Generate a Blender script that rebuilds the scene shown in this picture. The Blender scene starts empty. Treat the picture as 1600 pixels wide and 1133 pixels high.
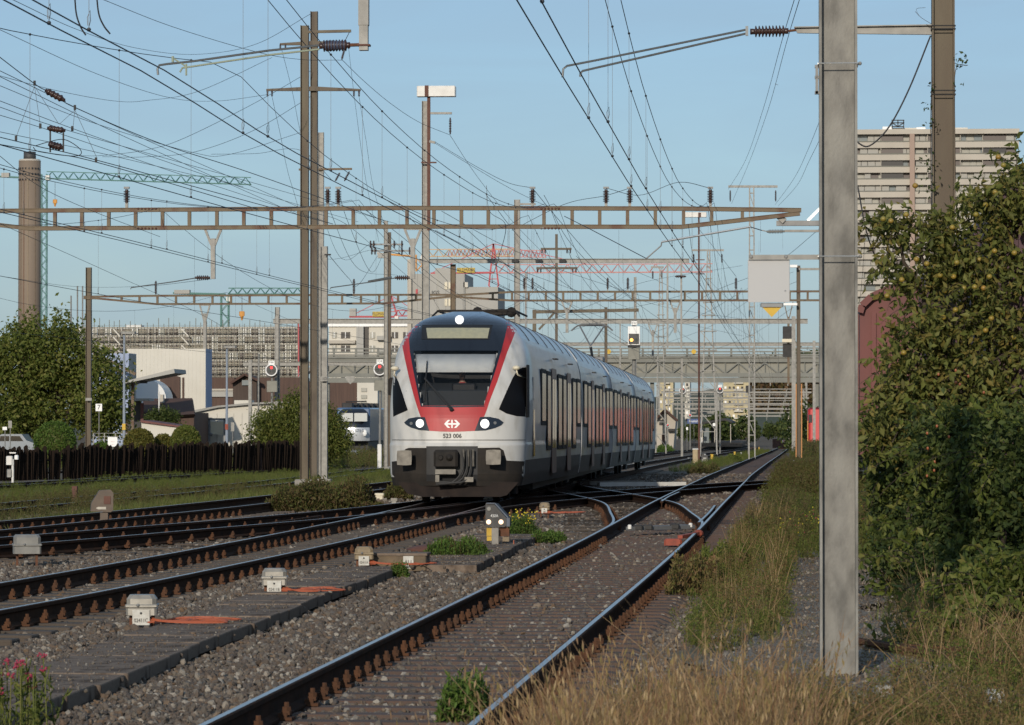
import bpy, bmesh, math, random
import numpy as np
from mathutils import Vector, Matrix

random.seed(7)
RNG = np.random.default_rng(7)
SC = bpy.context.scene
COL = SC.collection

# ------------------------------------------------------------------ camera
F_PX, HZ, VPX, CAM_H = 5550.0, 657.0, 1212.0, 1.71
PITCH = math.atan((HZ - 566.5) / F_PX)
YAW = math.atan((VPX - 800) / F_PX * math.cos(PITCH))
cam_d = bpy.data.cameras.new('camera')
cam = bpy.data.objects.new('camera', cam_d)
COL.objects.link(cam)
cam.location = (0, 0, CAM_H)
cam.rotation_euler = (math.pi / 2 + PITCH, 0, YAW)
cam_d.sensor_width = 36
cam_d.lens = F_PX / 1600 * 36
cam_d.clip_start, cam_d.clip_end = 0.5, 9000
cam_d.dof.use_dof = True
cam_d.dof.focus_distance = 62
cam_d.dof.aperture_fstop = 13.0
SC.camera = cam

# ------------------------------------------------------------------ sky, sun, exposure
SUN_EL, SUN_AZ = math.radians(16), math.radians(8)      # sun low, behind the camera and to its left
world = bpy.data.worlds.new('World')
SC.world = world
world.use_nodes = True
wn = world.node_tree
sky = wn.nodes.new('ShaderNodeTexSky')
sky.sky_type = 'NISHITA'
sky.sun_disc = False
sky.sun_elevation = SUN_EL
sky.sun_rotation = math.pi + SUN_AZ
sky.altitude = 300
sky.air_density = 1.0
sky.dust_density = 1.0
sky.ozone_density = 4.0
# a thin even veil of high cirrus over the whole sky
w_tc, w_mp, w_nz, w_mr, w_mx = (wn.nodes.new('ShaderNode' + k) for k in ('TexCoord', 'Mapping', 'TexNoise', 'MapRange', 'Mix'))
w_mp.inputs['Scale'].default_value = (3, 3, 16)
w_nz.inputs['Scale'].default_value = 3.0
w_nz.inputs['Detail'].default_value = 7
w_nz.inputs['Distortion'].default_value = 0.6
w_mr.inputs[1].default_value, w_mr.inputs[2].default_value = 0.3, 0.75
w_mr.inputs[3].default_value, w_mr.inputs[4].default_value = 0.40, 0.68
w_mx.data_type = 'RGBA'
w_mx.inputs[7].default_value = (2.75, 3.8, 4.9, 1)
wn.links.new(w_tc.outputs['Generated'], w_mp.inputs[0])
wn.links.new(w_mp.outputs[0], w_nz.inputs['Vector'])
wn.links.new(w_nz.outputs[0], w_mr.inputs[0])
wn.links.new(w_mr.outputs[0], w_mx.inputs[0])
wn.links.new(sky.outputs[0], w_mx.inputs[6])
wn.links.new(w_mx.outputs[2], wn.nodes['Background'].inputs[0])
wn.nodes['Background'].inputs[1].default_value = 0.12
sun_d = bpy.data.lights.new('sun', 'SUN')
sun_d.energy = 3.1
sun_d.angle = math.radians(0.5)
sun_d.color = (1.0, 0.895, 0.755)
sun = bpy.data.objects.new('sun', sun_d)
COL.objects.link(sun)
SUNDIR = Vector((-math.sin(SUN_AZ) * math.cos(SUN_EL), -math.cos(SUN_AZ) * math.cos(SUN_EL), math.sin(SUN_EL)))
sun.rotation_euler = SUNDIR.to_track_quat('Z', 'Y').to_euler()
SC.view_settings.view_transform = 'Standard'
SC.view_settings.look = 'None'
SC.view_settings.exposure = 0.0
SC.view_settings.gamma = 1.0
SC.view_settings.use_curve_mapping = False
SC.render.engine = 'CYCLES'
SC.cycles.max_bounces = 6
SC.cycles.transparent_max_bounces = 12
SC.cycles.use_denoising = True
SC.cycles.caustics_reflective = False
SC.cycles.caustics_refractive = False

# ------------------------------------------------------------------ pixel <-> place
CAM_R = (Matrix.Rotation(YAW, 3, 'Z') @ Matrix.Rotation(math.pi / 2 + PITCH, 3, 'X'))
EYE = Vector((0, 0, CAM_H))

def ray(px, py):
    return CAM_R @ Vector(((px - 800) / F_PX, (566.5 - py) / F_PX, -1))

def P(px, py, Y):
    d = ray(px, py)
    return EYE + d * (Y / d.y)

def sc_at(Y):
    return F_PX / Y

def smooth(a, b, x):
    t = min(1, max(0, (x - a) / (b - a)))
    return t * t * (3 - 2 * t)

def tz(x, y):
    """height of the rail level"""
    d = max(0.0, y - 70.0)
    g = -0.0052 * d * d / (d + 14.0)
    if y > 520:
        dd = 450.0
        g = -0.0052 * dd * dd / (dd + 14.0)
    return g - 0.3 * smooth(-13.5, -21, x) * smooth(40, 110, y)

def GT(px, py, off=-0.2):
    """where the ray through a pixel meets the terrain (off = height above rail level)"""
    d = ray(px, py)
    lo, hi = 3.0, 1500.0
    for _ in range(60):
        m = (lo + hi) / 2
        p = EYE + d * (m / d.y)
        if p.z > tz(p.x, p.y) + off:
            lo = m
        else:
            hi = m
    return EYE + d * (lo / d.y)

# ------------------------------------------------------------------ materials
MATS = {}

def mat(name, c1, c2=None, scale=8.0, rough=0.7, metal=0.0, bump=0.0, bscale=None, coat=0.0, spec=0.5, emit=None, estr=0.0,
        rnd=None, detail=6.0, stretch=None, trans=0.0, alpha=1.0, c3=None, ramp=(0.35, 0.65), island=False):
    if name in MATS:
        return MATS[name]
    m = bpy.data.materials.new(name)
    m.use_nodes = True
    nt = m.node_tree
    N, L = nt.nodes, nt.links
    b = N['Principled BSDF']
    b.inputs['Roughness'].default_value = rough
    b.inputs['Metallic'].default_value = metal
    b.inputs['Specular IOR Level'].default_value = spec
    b.inputs['Coat Weight'].default_value = coat
    b.inputs['Coat Roughness'].default_value = 0.06
    b.inputs['Base Color'].default_value = (*c1, 1)
    tc = N.new('ShaderNodeTexCoord')
    vec = tc.outputs['Object']
    if stretch:
        mp = N.new('ShaderNodeMapping')
        mp.inputs['Scale'].default_value = stretch
        L.new(vec, mp.inputs[0])
        vec = mp.outputs[0]
    col = None
    if c2 is not None:
        nz = N.new('ShaderNodeTexNoise')
        nz.inputs['Scale'].default_value = scale
        nz.inputs['Detail'].default_value = detail
        L.new(vec, nz.inputs['Vector'])
        rp = N.new('ShaderNodeValToRGB')
        rp.color_ramp.elements[0].position = ramp[0]
        rp.color_ramp.elements[1].position = ramp[1]
        rp.color_ramp.elements[0].color = (*c1, 1)
        rp.color_ramp.elements[1].color = (*c2, 1)
        if c3 is not None:
            e = rp.color_ramp.elements.new((ramp[0] + ramp[1]) / 2)
            e.color = (*c3, 1)
        L.new(nz.outputs[0], rp.inputs[0])
        col = rp.outputs[0]
    if rnd is not None:
        if island:
            g = N.new('ShaderNodeNewGeometry')
            r = g.outputs['Random Per Island']
        else:
            g = N.new('ShaderNodeObjectInfo')
            r = g.outputs['Random']
        rp2 = N.new('ShaderNodeValToRGB')
        els = rp2.color_ramp.elements
        n = len(rnd)
        els[0].position, els[0].color = 0, (*rnd[0], 1)
        els[1].position, els[1].color = 1, (*rnd[-1], 1)
        for i in range(1, n - 1):
            e = els.new(i / (n - 1))
            e.color = (*rnd[i], 1)
        L.new(r, rp2.inputs[0])
        if col is None:
            col = rp2.outputs[0]
        else:
            mx = N.new('ShaderNodeMix')
            mx.data_type = 'RGBA'
            mx.inputs[0].default_value = 0.5
            L.new(col, mx.inputs[6])
            L.new(rp2.outputs[0], mx.inputs[7])
            col = mx.outputs[2]
    if col is not None:
        L.new(col, b.inputs['Base Color'])
    if bump:
        nb = N.new('ShaderNodeTexNoise')
        nb.inputs['Scale'].default_value = bscale or scale * 3
        nb.inputs['Detail'].default_value = 5
        L.new(vec, nb.inputs['Vector'])
        bp = N.new('ShaderNodeBump')
        bp.inputs['Strength'].default_value = bump
        bp.inputs['Distance'].default_value = 0.02
        L.new(nb.outputs[0], bp.inputs['Height'])
        L.new(bp.outputs[0], b.inputs['Normal'])
    if emit:
        b.inputs['Emission Color'].default_value = (*emit, 1)
        b.inputs['Emission Strength'].default_value = estr
    if trans:
        tr = N.new('ShaderNodeBsdfTranslucent')
        if col is not None:
            L.new(col, tr.inputs[0])
        else:
            tr.inputs[0].default_value = (*c1, 1)
        ms = N.new('ShaderNodeMixShader')
        ms.inputs[0].default_value = trans
        L.new(b.outputs[0], ms.inputs[1])
        L.new(tr.outputs[0], ms.inputs[2])
        L.new(ms.outputs[0], N['Material Output'].inputs[0])
    if alpha < 1:
        b.inputs['Alpha'].default_value = alpha
    MATS[name] = m
    return m

mat('steel_brown', (0.095, 0.072, 0.048), (0.07, 0.05, 0.034), 3, 0.65, bump=0.1, c3=(0.105, 0.082, 0.055), stretch=(1, 1, 0.2))
mat('steel_olive', (0.125, 0.102, 0.064), (0.088, 0.064, 0.04), 2.5, 0.65, bump=0.1, stretch=(1, 1, 0.25))
mat('steel_rustbeam', (0.145, 0.1, 0.06), (0.11, 0.052, 0.03), 1.6, 0.7, c3=(0.15, 0.115, 0.072))
mat('rust_pole', (0.12, 0.05, 0.032), (0.09, 0.035, 0.025), 3, 0.75)
mat('galv', (0.25, 0.245, 0.225), (0.18, 0.176, 0.163), 6, 0.55, metal=0.25, bump=0.05, c3=(0.215, 0.21, 0.195))
mat('galv_near', (0.215, 0.21, 0.19), (0.1, 0.097, 0.088), 7, 0.6, metal=0.15, bump=0.15, bscale=60, c3=(0.17, 0.165, 0.15), detail=12, stretch=(1, 1, 0.45))
mat('galv_dark', (0.2, 0.205, 0.205), (0.15, 0.15, 0.15), 4, 0.55, metal=0.3)
mat('concrete', (0.33, 0.31, 0.27), (0.24, 0.225, 0.2), 5, 0.9, bump=0.2)
mat('concrete_dark', (0.165, 0.125, 0.095), (0.09, 0.066, 0.05), 5, 0.95, bump=0.35, bscale=40, c3=(0.2, 0.155, 0.12), detail=12, spec=0.1)
mat('wire', (0.018, 0.018, 0.022), rough=0.55, metal=0.3)
mat('wire_light', (0.06, 0.06, 0.062), rough=0.5, metal=0.5)
mat('insulator', (0.055, 0.028, 0.022), (0.035, 0.02, 0.018), 10, 0.3)
mat('insul_blue', (0.06, 0.075, 0.12), rough=0.35)
mat('tube_grey', (0.13, 0.14, 0.145), rough=0.5, metal=0.5)
mat('tube_alu', (0.55, 0.56, 0.55), rough=0.35, metal=0.7)
mat('tube_green', (0.28, 0.32, 0.24), rough=0.6)
mat('black', (0.012, 0.012, 0.013), rough=0.6)
mat('dark', (0.03, 0.029, 0.028), (0.018, 0.017, 0.017), 4, 0.7)
mat('white', (0.72, 0.71, 0.67), (0.62, 0.6, 0.56), 3, 0.55)
mat('white_clean', (0.8, 0.8, 0.78), rough=0.5)
mat('yellow', (0.62, 0.40, 0.03), (0.5, 0.31, 0.03), 4, 0.6)
mat('orange_red', (0.34, 0.075, 0.042), (0.2, 0.05, 0.032), 8, 0.75)
mat('cable_orange', (0.4, 0.1, 0.045), rough=0.6)
mat('rail_top', (0.44, 0.43, 0.42), (0.34, 0.32, 0.3), 3, 0.28, metal=0.95)
mat('rail_side', (0.045, 0.027, 0.018), (0.065, 0.036, 0.022), 6, 0.95, bump=0.15, spec=0.1)
mat('rail_side_rust', (0.05, 0.025, 0.015), (0.028, 0.018, 0.013), 6, 0.95, bump=0.2, spec=0.1)
mat('clip', (0.11, 0.05, 0.026), (0.07, 0.036, 0.021), 12, 0.9, spec=0.15, rnd=[(0.1, 0.048, 0.027), (0.065, 0.036, 0.024), (0.12, 0.056, 0.03), (0.08, 0.05, 0.036)])
mat('sleeper_steel', (0.1, 0.055, 0.036), (0.07, 0.047, 0.036), 5, 0.85, bump=0.2, rnd=[(0.085, 0.048, 0.034), (0.105, 0.064, 0.046), (0.08, 0.058, 0.046), (0.065, 0.042, 0.034)])
mat('sleeper_wood', (0.09, 0.07, 0.052), (0.06, 0.045, 0.034), 5, 0.9, bump=0.3, stretch=(0.6, 6, 6), rnd=[(0.08, 0.06, 0.045), (0.11, 0.088, 0.066), (0.06, 0.046, 0.036)])
mat('glass_dark', (0.012, 0.014, 0.016), rough=0.06, spec=0.6, coat=0.3)

# ------------------------------------------------------------------ mesh helpers
class MB:
    def __init__(s):
        s.v, s.f, s.m = [], [], []

    def add(s, vs, fs, mi=0):
        o = len(s.v)
        s.v.extend([tuple(p) for p in vs])
        s.f.extend([tuple(i + o for i in f) for f in fs])
        s.m.extend([mi] * len(fs))
        return s

    def box(s, c, size, rz=0.0, mi=0, R=None):
        hx, hy, hz = size[0] / 2, size[1] / 2, size[2] / 2
        R = R or Matrix.Rotation(rz, 3, 'Z')
        c = Vector(c)
        vs = [c + R @ Vector((x * hx, y * hy, z * hz)) for z in (-1, 1) for y in (-1, 1) for x in (-1, 1)]
        return s.add(vs, [(0, 2, 3, 1), (4, 5, 7, 6), (0, 1, 5, 4), (2, 6, 7, 3), (0, 4, 6, 2), (1, 3, 7, 5)], mi)

    def bbox(s, c, size, b, rz=0.0, mi=0):
        """box with bevelled vertical and top edges"""
        hx, hy, hz = size[0] / 2, size[1] / 2, size[2] / 2
        R = Matrix.Rotation(rz, 3, 'Z')
        c = Vector(c)
        def ring(ix, z):
            x, y = hx - ix, hy - ix
            pts = [(x - b, -y), (x, -y + b), (x, y - b), (x - b, y), (-x + b, y), (-x, y - b), (-x, -y + b), (-x + b, -y)]
            return [c + R @ Vector((p[0], p[1], z)) for p in pts]
        rs = ring(0, -hz) + ring(0, hz - b) + ring(b * 0.7, hz)
        fs = [tuple(range(7, -1, -1)), tuple(range(16, 24))]
        for k in (0, 8):
            for i in range(8):
                j = (i + 1) % 8
                fs.append((k + i, k + j, k + 8 + j, k + 8 + i))
        return s.add(rs, fs, mi)

    def bar(s, p, q, w, h, up=(0, 0, 1), mi=0):
        p, q = Vector(p), Vector(q)
        d = (q - p)
        if d.length < 1e-6:
            return s
        d.normalize()
        u = Vector(up)
        side = d.cross(u)
        if side.length < 1e-4:
            side = d.cross(Vector((0, 1, 0)))
        side.normalize()
        u = side.cross(d)
        a, b = side * (w / 2), u * (h / 2)
        vs = [p - a - b, p + a - b, p + a + b, p - a + b, q - a - b, q + a - b, q + a + b, q - a + b]
        return s.add(vs, [(0, 1, 2, 3), (7, 6, 5, 4), (0, 4, 5, 1), (1, 5, 6, 2), (2, 6, 7, 3), (3, 7, 4, 0)], mi)

    def tube(s, pts, r, n=6, mi=0, caps=True):
        pts = [Vector(p) for p in pts]
        rr = r if isinstance(r, (list, tuple)) else [r] * len(pts)
        prev = None
        o = len(s.v)
        for i, p in enumerate(pts):
            d = (pts[min(i + 1, len(pts) - 1)] - pts[max(i - 1, 0)])
            if d.length < 1e-9:
                d = Vector((0, 0, 1))
            d.normalize()
            if prev is None:
                a = d.orthogonal().normalized()
            else:
                a = prev - d * prev.dot(d)
                a = a.normalized() if a.length > 1e-6 else d.orthogonal().normalized()
            prev = a
            b = d.cross(a)
            for k in range(n):
                t = 2 * math.pi * k / n
                s.v.append(tuple(p + (a * math.cos(t) + b * math.sin(t)) * rr[i]))
        for i in range(len(pts) - 1):
            for k in range(n):
                k2 = (k + 1) % n
                s.f.append((o + i * n + k, o + i * n + k2, o + (i + 1) * n + k2, o + (i + 1) * n + k))
                s.m.append(mi)
        if caps:
            s.f.append(tuple(o + k for k in range(n - 1, -1, -1)))
            s.f.append(tuple(o + (len(pts) - 1) * n + k for k in range(n)))
            s.m += [mi, mi]
        return s

    def lathe(s, p, q, prof, n=10, mi=0):
        """profile [(t along p->q 0..1, radius)]"""
        p, q = Vector(p), Vector(q)
        d = (q - p)
        dn = d.normalized()
        a = dn.orthogonal().normalized()
        b = dn.cross(a)
        o = len(s.v)
        for t, r in prof:
            for k in range(n):
                ang = 2 * math.pi * k / n
                s.v.append(tuple(p + d * t + (a * math.cos(ang) + b * math.sin(ang)) * r))
        for i in range(len(prof) - 1):
            for k in range(n):
                k2 = (k + 1) % n
                s.f.append((o + i * n + k, o + i * n + k2, o + (i + 1) * n + k2, o + (i + 1) * n + k))
                s.m.append(mi)
        s.f.append(tuple(o + k for k in range(n - 1, -1, -1)))
        s.f.append(tuple(o + (len(prof) - 1) * n + k for k in range(n)))
        s.m += [mi, mi]
        return s

    def insul(s, p, q, r, sheds=7, mi=0, n=10, core=0.45):
        prof = [(0, r * 0.5), (0.07, r * 0.5)]
        for i in range(sheds):
            t0 = 0.1 + 0.8 * i / sheds
            w = 0.8 / sheds
            prof += [(t0, r * core), (t0 + w * 0.35, r), (t0 + w * 0.6, r * 0.95), (t0 + w * 0.7, r * core)]
        prof += [(0.93, r * 0.5), (1, r * 0.5)]
        return s.lathe(p, q, prof, n, mi)

    def prism(s, pts, ext, mi=0):
        """planar polygon (3D points) pushed along ext"""
        pts = [Vector(p) for p in pts]
        e = Vector(ext)
        n = len(pts)
        vs = pts + [p + e for p in pts]
        fs = [tuple(range(n - 1, -1, -1)), tuple(range(n, 2 * n))]
        for i in range(n):
            j = (i + 1) % n
            fs.append((i, j, n + j, n + i))
        return s.add(vs, fs, mi)

    def hbeam(s, p, q, w, d, tf=0.016, tw=0.012, xdir=(1, 0, 0), mi=0):
        """H section from p to q, flanges w apart along xdir, d deep"""
        p, q = Vector(p), Vector(q)
        x = Vector(xdir).normalized()
        ax = (q - p).normalized()
        y = ax.cross(x).normalized()
        for sg in (-1, 1):
            c = x * sg * (w / 2 - tf / 2)
            s.bar(p + c, q + c, tf, d, up=y, mi=mi)
        s.bar(p, q, w - 2 * tf - 0.001, tw, up=y, mi=mi)
        return s

    def ball(s, c, r, n=8, mi=0, sq=(1, 1, 1)):
        c = Vector(c)
        o = len(s.v)
        m = max(4, n // 2 + 1)
        s.v.append(tuple(c + Vector((0, 0, -r * sq[2]))))
        for i in range(1, m):
            ph = -math.pi / 2 + math.pi * i / m
            for k in range(n):
                t = 2 * math.pi * k / n
                s.v.append(tuple(c + Vector((r * sq[0] * math.cos(ph) * math.cos(t), r * sq[1] * math.cos(ph) * math.sin(t), r * sq[2] * math.sin(ph)))))
        s.v.append(tuple(c + Vector((0, 0, r * sq[2]))))
        top = len(s.v) - 1
        for k in range(n):
            k2 = (k + 1) % n
            s.f.append((o, o + 1 + k2, o + 1 + k))
            s.f.append((top, o + 1 + (m - 2) * n + k, o + 1 + (m - 2) * n + k2))
            s.m += [mi, mi]
        for i in range(m - 2):
            for k in range(n):
                k2 = (k + 1) % n
                s.f.append((o + 1 + i * n + k, o + 1 + i * n + k2, o + 1 + (i + 1) * n + k2, o + 1 + (i + 1) * n + k))
                s.m.append(mi)
        return s

    def mesh(s, name, mats, smooth_sh=False):
        me = bpy.data.meshes.new(name)
        me.from_pydata(s.v, [], s.f)
        for m in (mats if isinstance(mats, (list, tuple)) else [mats]):
            me.materials.append(MATS[m] if isinstance(m, str) else m)
        if any(s.m):
            me.polygons.foreach_set('material_index', s.m)
        if smooth_sh:
            me.polygons.foreach_set('use_smooth', [True] * len(s.f))
        me.update()
        return me

    def build(s, name, mats, parent=None, smooth_sh=False):
        me = s.mesh(name, mats, smooth_sh)
        return link(name, me, parent)


def link(name, me, parent=None):
    o = bpy.data.objects.new(name, me)
    COL.objects.link(o)
    if parent is not None:
        o.parent = parent
        o.matrix_parent_inverse = pinv(parent)
    return o

_PINV = {}
def pinv(p):
    return Matrix.LocRotScale(p.location, p.rotation_euler, p.scale).inverted() if p.parent is None else Matrix()

def tag(o, label=None, cat=None, group=None, kind=None):
    if label:
        o['label'] = label
    if cat:
        o['category'] = cat
    if group:
        o['group'] = group
    if kind or cat:
        o['kind'] = kind or 'thing'
    return o

def thing(name, label, cat, loc=(0, 0, 0), group=None, kind=None):
    o = bpy.data.objects.new(name, None)
    COL.objects.link(o)
    o.location = loc
    o.empty_display_size = 0.1
    return tag(o, label, cat, group, kind)

def sub(name, me, parent):
    """child of a part (parts carry no transform of their own)"""
    o = bpy.data.objects.new(name, me)
    COL.objects.link(o)
    o.parent = parent
    return o

def np_mesh(name, verts, faces, mats, smooth_sh=False, mi=None):
    """verts (N,3), faces (M,k) numpy"""
    me = bpy.data.meshes.new(name)
    n, k = faces.shape
    me.vertices.add(len(verts))
    me.vertices.foreach_set('co', np.ascontiguousarray(verts, dtype=np.float32).ravel())
    me.loops.add(n * k)
    me.loops.foreach_set('vertex_index', np.ascontiguousarray(faces, dtype=np.int32).ravel())
    me.polygons.add(n)
    me.polygons.foreach_set('loop_start', np.arange(0, n * k, k, dtype=np.int32))
    me.update(calc_edges=True)
    for m in (mats if isinstance(mats, (list, tuple)) else [mats]):
        me.materials.append(MATS[m] if isinstance(m, str) else m)
    if mi is not None:
        me.polygons.foreach_set('material_index', np.ascontiguousarray(mi, dtype=np.int32))
    if smooth_sh:
        me.polygons.foreach_set('use_smooth', np.ones(n, dtype=bool))
    me.validate()
    return me

def text_mesh(body, size, matname, depth=0.002, bold=0.0):
    cu = bpy.data.curves.new('lettering', 'FONT')
    cu.body = body
    cu.size = size
    cu.align_x = 'CENTER'
    cu.align_y = 'CENTER'
    cu.extrude = depth
    cu.offset = bold
    cu.resolution_u = 3
    ob = bpy.data.objects.new('lettering', cu)
    COL.objects.link(ob)
    dg = bpy.context.evaluated_depsgraph_get()
    me = bpy.data.meshes.new_from_object(ob.evaluated_get(dg))
    bpy.data.objects.remove(ob)
    bpy.data.curves.remove(cu)
    me.materials.clear()
    me.materials.append(MATS[matname])
    return me

def put_text(body, size, matname, loc, parent, name='lettering', rz=0.0, squeeze=1.0, bold=0.0, tilt=0.0):
    """upright text facing the camera side (-y)"""
    me = text_mesh(body, size, matname, bold=bold)
    me.transform(Matrix.Translation(Vector(loc)) @ Matrix.Rotation(rz, 4, 'Z') @ Matrix.Rotation(math.pi / 2 - tilt, 4, 'X') @ Matrix.Diagonal((squeeze, 1, 1, 1)))
    return link(name, me, parent) if parent is None or parent.parent is None else sub(name, me, parent)

# scatter stuff: instances of real little meshes on points
def scatter(name, pts, protos, label, cat=None, scale=(0.7, 1.3), tilt=0.25, seed=1, full_rot=False, scales=None, kind='stuff', parent=None, lean=None):
    n = len(pts)
    rng = np.random.default_rng(seed)
    me = bpy.data.meshes.new(name)
    me.vertices.add(n)
    me.vertices.foreach_set('co', np.ascontiguousarray(pts, dtype=np.float32).ravel())
    s = rng.uniform(scale[0], scale[1], n) if scales is None else scales
    a = me.attributes.new('scl', 'FLOAT', 'POINT')
    a.data.foreach_set('value', s.astype(np.float32))
    rot = np.zeros((n, 3), np.float32)
    if full_rot:
        rot[:] = rng.uniform(0, 2 * math.pi, (n, 3))
    else:
        rot[:, 0] = rng.normal(0, tilt, n)
        rot[:, 1] = rng.normal(0, tilt, n)
        rot[:, 2] = rng.uniform(0, 2 * math.pi, n)
    a = me.attributes.new('rot', 'FLOAT_VECTOR', 'POINT')
    a.data.foreach_set('vector', rot.ravel())
    a = me.attributes.new('pick', 'INT', 'POINT')
    a.data.foreach_set('value', rng.integers(0, len(protos), n).astype(np.int32))
    o = bpy.data.objects.new(name, me)
    COL.objects.link(o)
    if parent:
        o.parent = parent
    ng = bpy.data.node_groups.new(name, 'GeometryNodeTree')
    ng.interface.new_socket('Geometry', in_out='INPUT', socket_type='NodeSocketGeometry')
    ng.interface.new_socket('Geometry', in_out='OUTPUT', socket_type='NodeSocketGeometry')
    N, L = ng.nodes, ng.links
    gi, go = N.new('NodeGroupInput'), N.new('NodeGroupOutput')
    iop = N.new('GeometryNodeInstanceOnPoints')
    jn = N.new('GeometryNodeJoinGeometry')
    for pm in reversed(protos):
        po = bpy.data.objects.new(name + '_source', pm)
        oi = N.new('GeometryNodeObjectInfo')
        oi.inputs['Object'].default_value = po
        g2 = N.new('GeometryNodeGeometryToInstance')
        L.new(oi.outputs['Geometry'], g2.inputs[0])
        L.new(g2.outputs[0], jn.inputs[0])
    def at(nm, ty):
        x = N.new('GeometryNodeInputNamedAttribute')
        x.data_type = ty
        x.inputs[0].default_value = nm
        return [q for q in x.outputs if q.enabled and q.name == 'Attribute'][0]
    L.new(gi.outputs[0], iop.inputs['Points'])
    L.new(jn.outputs[0], iop.inputs['Instance'])
    iop.inputs['Pick Instance'].default_value = True
    L.new(at('pick', 'INT'), iop.inputs['Instance Index'])
    L.new(at('rot', 'FLOAT_VECTOR'), iop.inputs['Rotation'])
    L.new(at('scl', 'FLOAT'), iop.inputs['Scale'])
    L.new(iop.outputs[0], go.inputs[0])
    md = o.modifiers.new('scatter', 'NODES')
    md.node_group = ng
    return tag(o, label, cat, None, kind)

def spline(pts, n=8):
    """Catmull-Rom through 3D points"""
    pts = [Vector(p) for p in pts]
    if len(pts) < 3:
        return pts
    ext = [pts[0] * 2 - pts[1]] + pts + [pts[-1] * 2 - pts[-2]]
    out = []
    for i in range(1, len(ext) - 2):
        p0, p1, p2, p3 = ext[i - 1:i + 3]
        for k in range(n):
            t = k / n
            out.append(0.5 * ((2 * p1) + (p2 - p0) * t + (2 * p0 - 5 * p1 + 4 * p2 - p3) * t * t + (3 * p1 - p0 - 3 * p2 + p3) * t ** 3))
    out.append(pts[-1])
    return out

def copy_tree(o, parent=None):
    c = o.copy()
    COL.objects.link(c)
    if parent is not None:
        c.parent = parent
        c.matrix_parent_inverse = o.matrix_parent_inverse
    for ch in list(o.children):
        copy_tree(ch, c)
    return c
# ------------------------------------------------------------------ ground
mat('ground_gravel', (0.19, 0.16, 0.125), (0.085, 0.068, 0.052), 14, 0.98, bump=0.9, bscale=45, c3=(0.135, 0.112, 0.088), detail=10, spec=0.1)
def gz(x, y):
    z = tz(x, y) - 0.235
    if y < 160:
        z += 0.10 * smooth(-0.55, 0.25, x - 0.006 * (y - 60)) * smooth(14, 22, y)
    return z
xs = np.concatenate([np.array([-2500, -1200, -500, -200, -100]), np.arange(-60, 20.1, 0.8), np.array([30, 60, 150, 400, 1200, 2500])])
ys = np.concatenate([np.array([-60, -20, 0, 6]), np.arange(10, 170, 1.5), np.array([180, 200, 225, 250, 300, 350, 400, 450, 520, 600, 800, 1200, 2000, 4000, 8000])])
gv = np.array([(x, y, gz(x, y) + (0.012 * math.sin(x * 2.1 + y * 0.7) + 0.012 * math.sin(y * 1.9 - x * 1.3))) for y in ys for x in xs])
nx, ny = len(xs), len(ys)
ii = (np.arange(ny - 1)[:, None] * nx + np.arange(nx - 1)[None, :]).ravel()
gf = np.stack([ii, ii + 1, ii + nx + 1, ii + nx], 1)
o = link('ground', np_mesh('ground', gv, gf, 'ground_gravel', True))
tag(o, 'brown grey ballast ground of the railway yard', None, kind='structure')

# ------------------------------------------------------------------ tracks
GAUGE = 1.505

def path(ctrl, step=1.0):
    """control points (Y, X) -> dense list of centre points at rail level"""
    pts = spline([(x, y, 0) for y, x in ctrl], 24)
    out, acc = [pts[0]], 0
    for a, b in zip(pts, pts[1:]):
        acc += (b - a).length
        if acc >= step:
            out.append(b)
            acc = 0
    out.append(pts[-1])
    return [Vector((p.x, p.y, tz(p.x, p.y))) for p in out]

RP = [(-0.021, 0.0), (0.021, 0.0), (0.036, -0.007), (0.036, -0.036), (0.010, -0.052), (0.009, -0.135), (0.075, -0.160), (0.075, -0.174),
      (-0.075, -0.174), (-0.075, -0.160), (-0.009, -0.135), (-0.010, -0.052), (-0.036, -0.036), (-0.036, -0.007)]

def offset_path(pts, off):
    out = []
    for i, p in enumerate(pts):
        d = pts[min(i + 1, len(pts) - 1)] - pts[max(i - 1, 0)]
        d.z = 0
        d.normalize()
        nrm = Vector((d.y, -d.x, 0))
        out.append(p + nrm * off)
    return out

def rail_mesh(pts, dz=0.0, top='rail_top', side='rail_side'):
    mb = MB()
    n = len(RP)
    for i, p in enumerate(pts):
        d = pts[min(i + 1, len(pts) - 1)] - pts[max(i - 1, 0)]
        d.z = 0
        d.normalize()
        nrm = Vector((d.y, -d.x, 0))
        for a, z in RP:
            mb.v.append(tuple(p + nrm * a + Vector((0, 0, z + dz))))
    for i in range(len(pts) - 1):
        for k in range(n):
            k2 = (k + 1) % n
            mb.f.append((i * n + k, (i + 1) * n + k, (i + 1) * n + k2, i * n + k2))
            mb.m.append(0 if k == 0 else 1)
    mb.f += [tuple(range(n)), tuple((len(pts) - 1) * n + k for k in range(n - 1, -1, -1))]
    mb.m += [1, 1]
    return mb.mesh('rail', [top, side])

def steel_sleeper():
    mb = MB()
    L, w, h = 1.25, 0.13, 0.09
    prof = [(-w, -h), (-w * 0.72, 0), (w * 0.72, 0), (w, -h)]
    vs = []
    for x, k in ((-L, -0.05), (-L + 0.12, 0), (L - 0.12, 0), (L, -0.05)):
        for a, z in prof:
            vs.append((x, a, z + k))
    fs = []
    for i in range(3):
        for k in range(3):
            fs.append((i * 4 + k, i * 4 + k + 1, i * 4 + k + 5, i * 4 + k + 4))
    fs += [(3, 2, 1, 0), (12, 13, 14, 15)]
    return mb.add(vs, [f[::-1] for f in fs]).mesh('sleeper', 'sleeper_steel')

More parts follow.
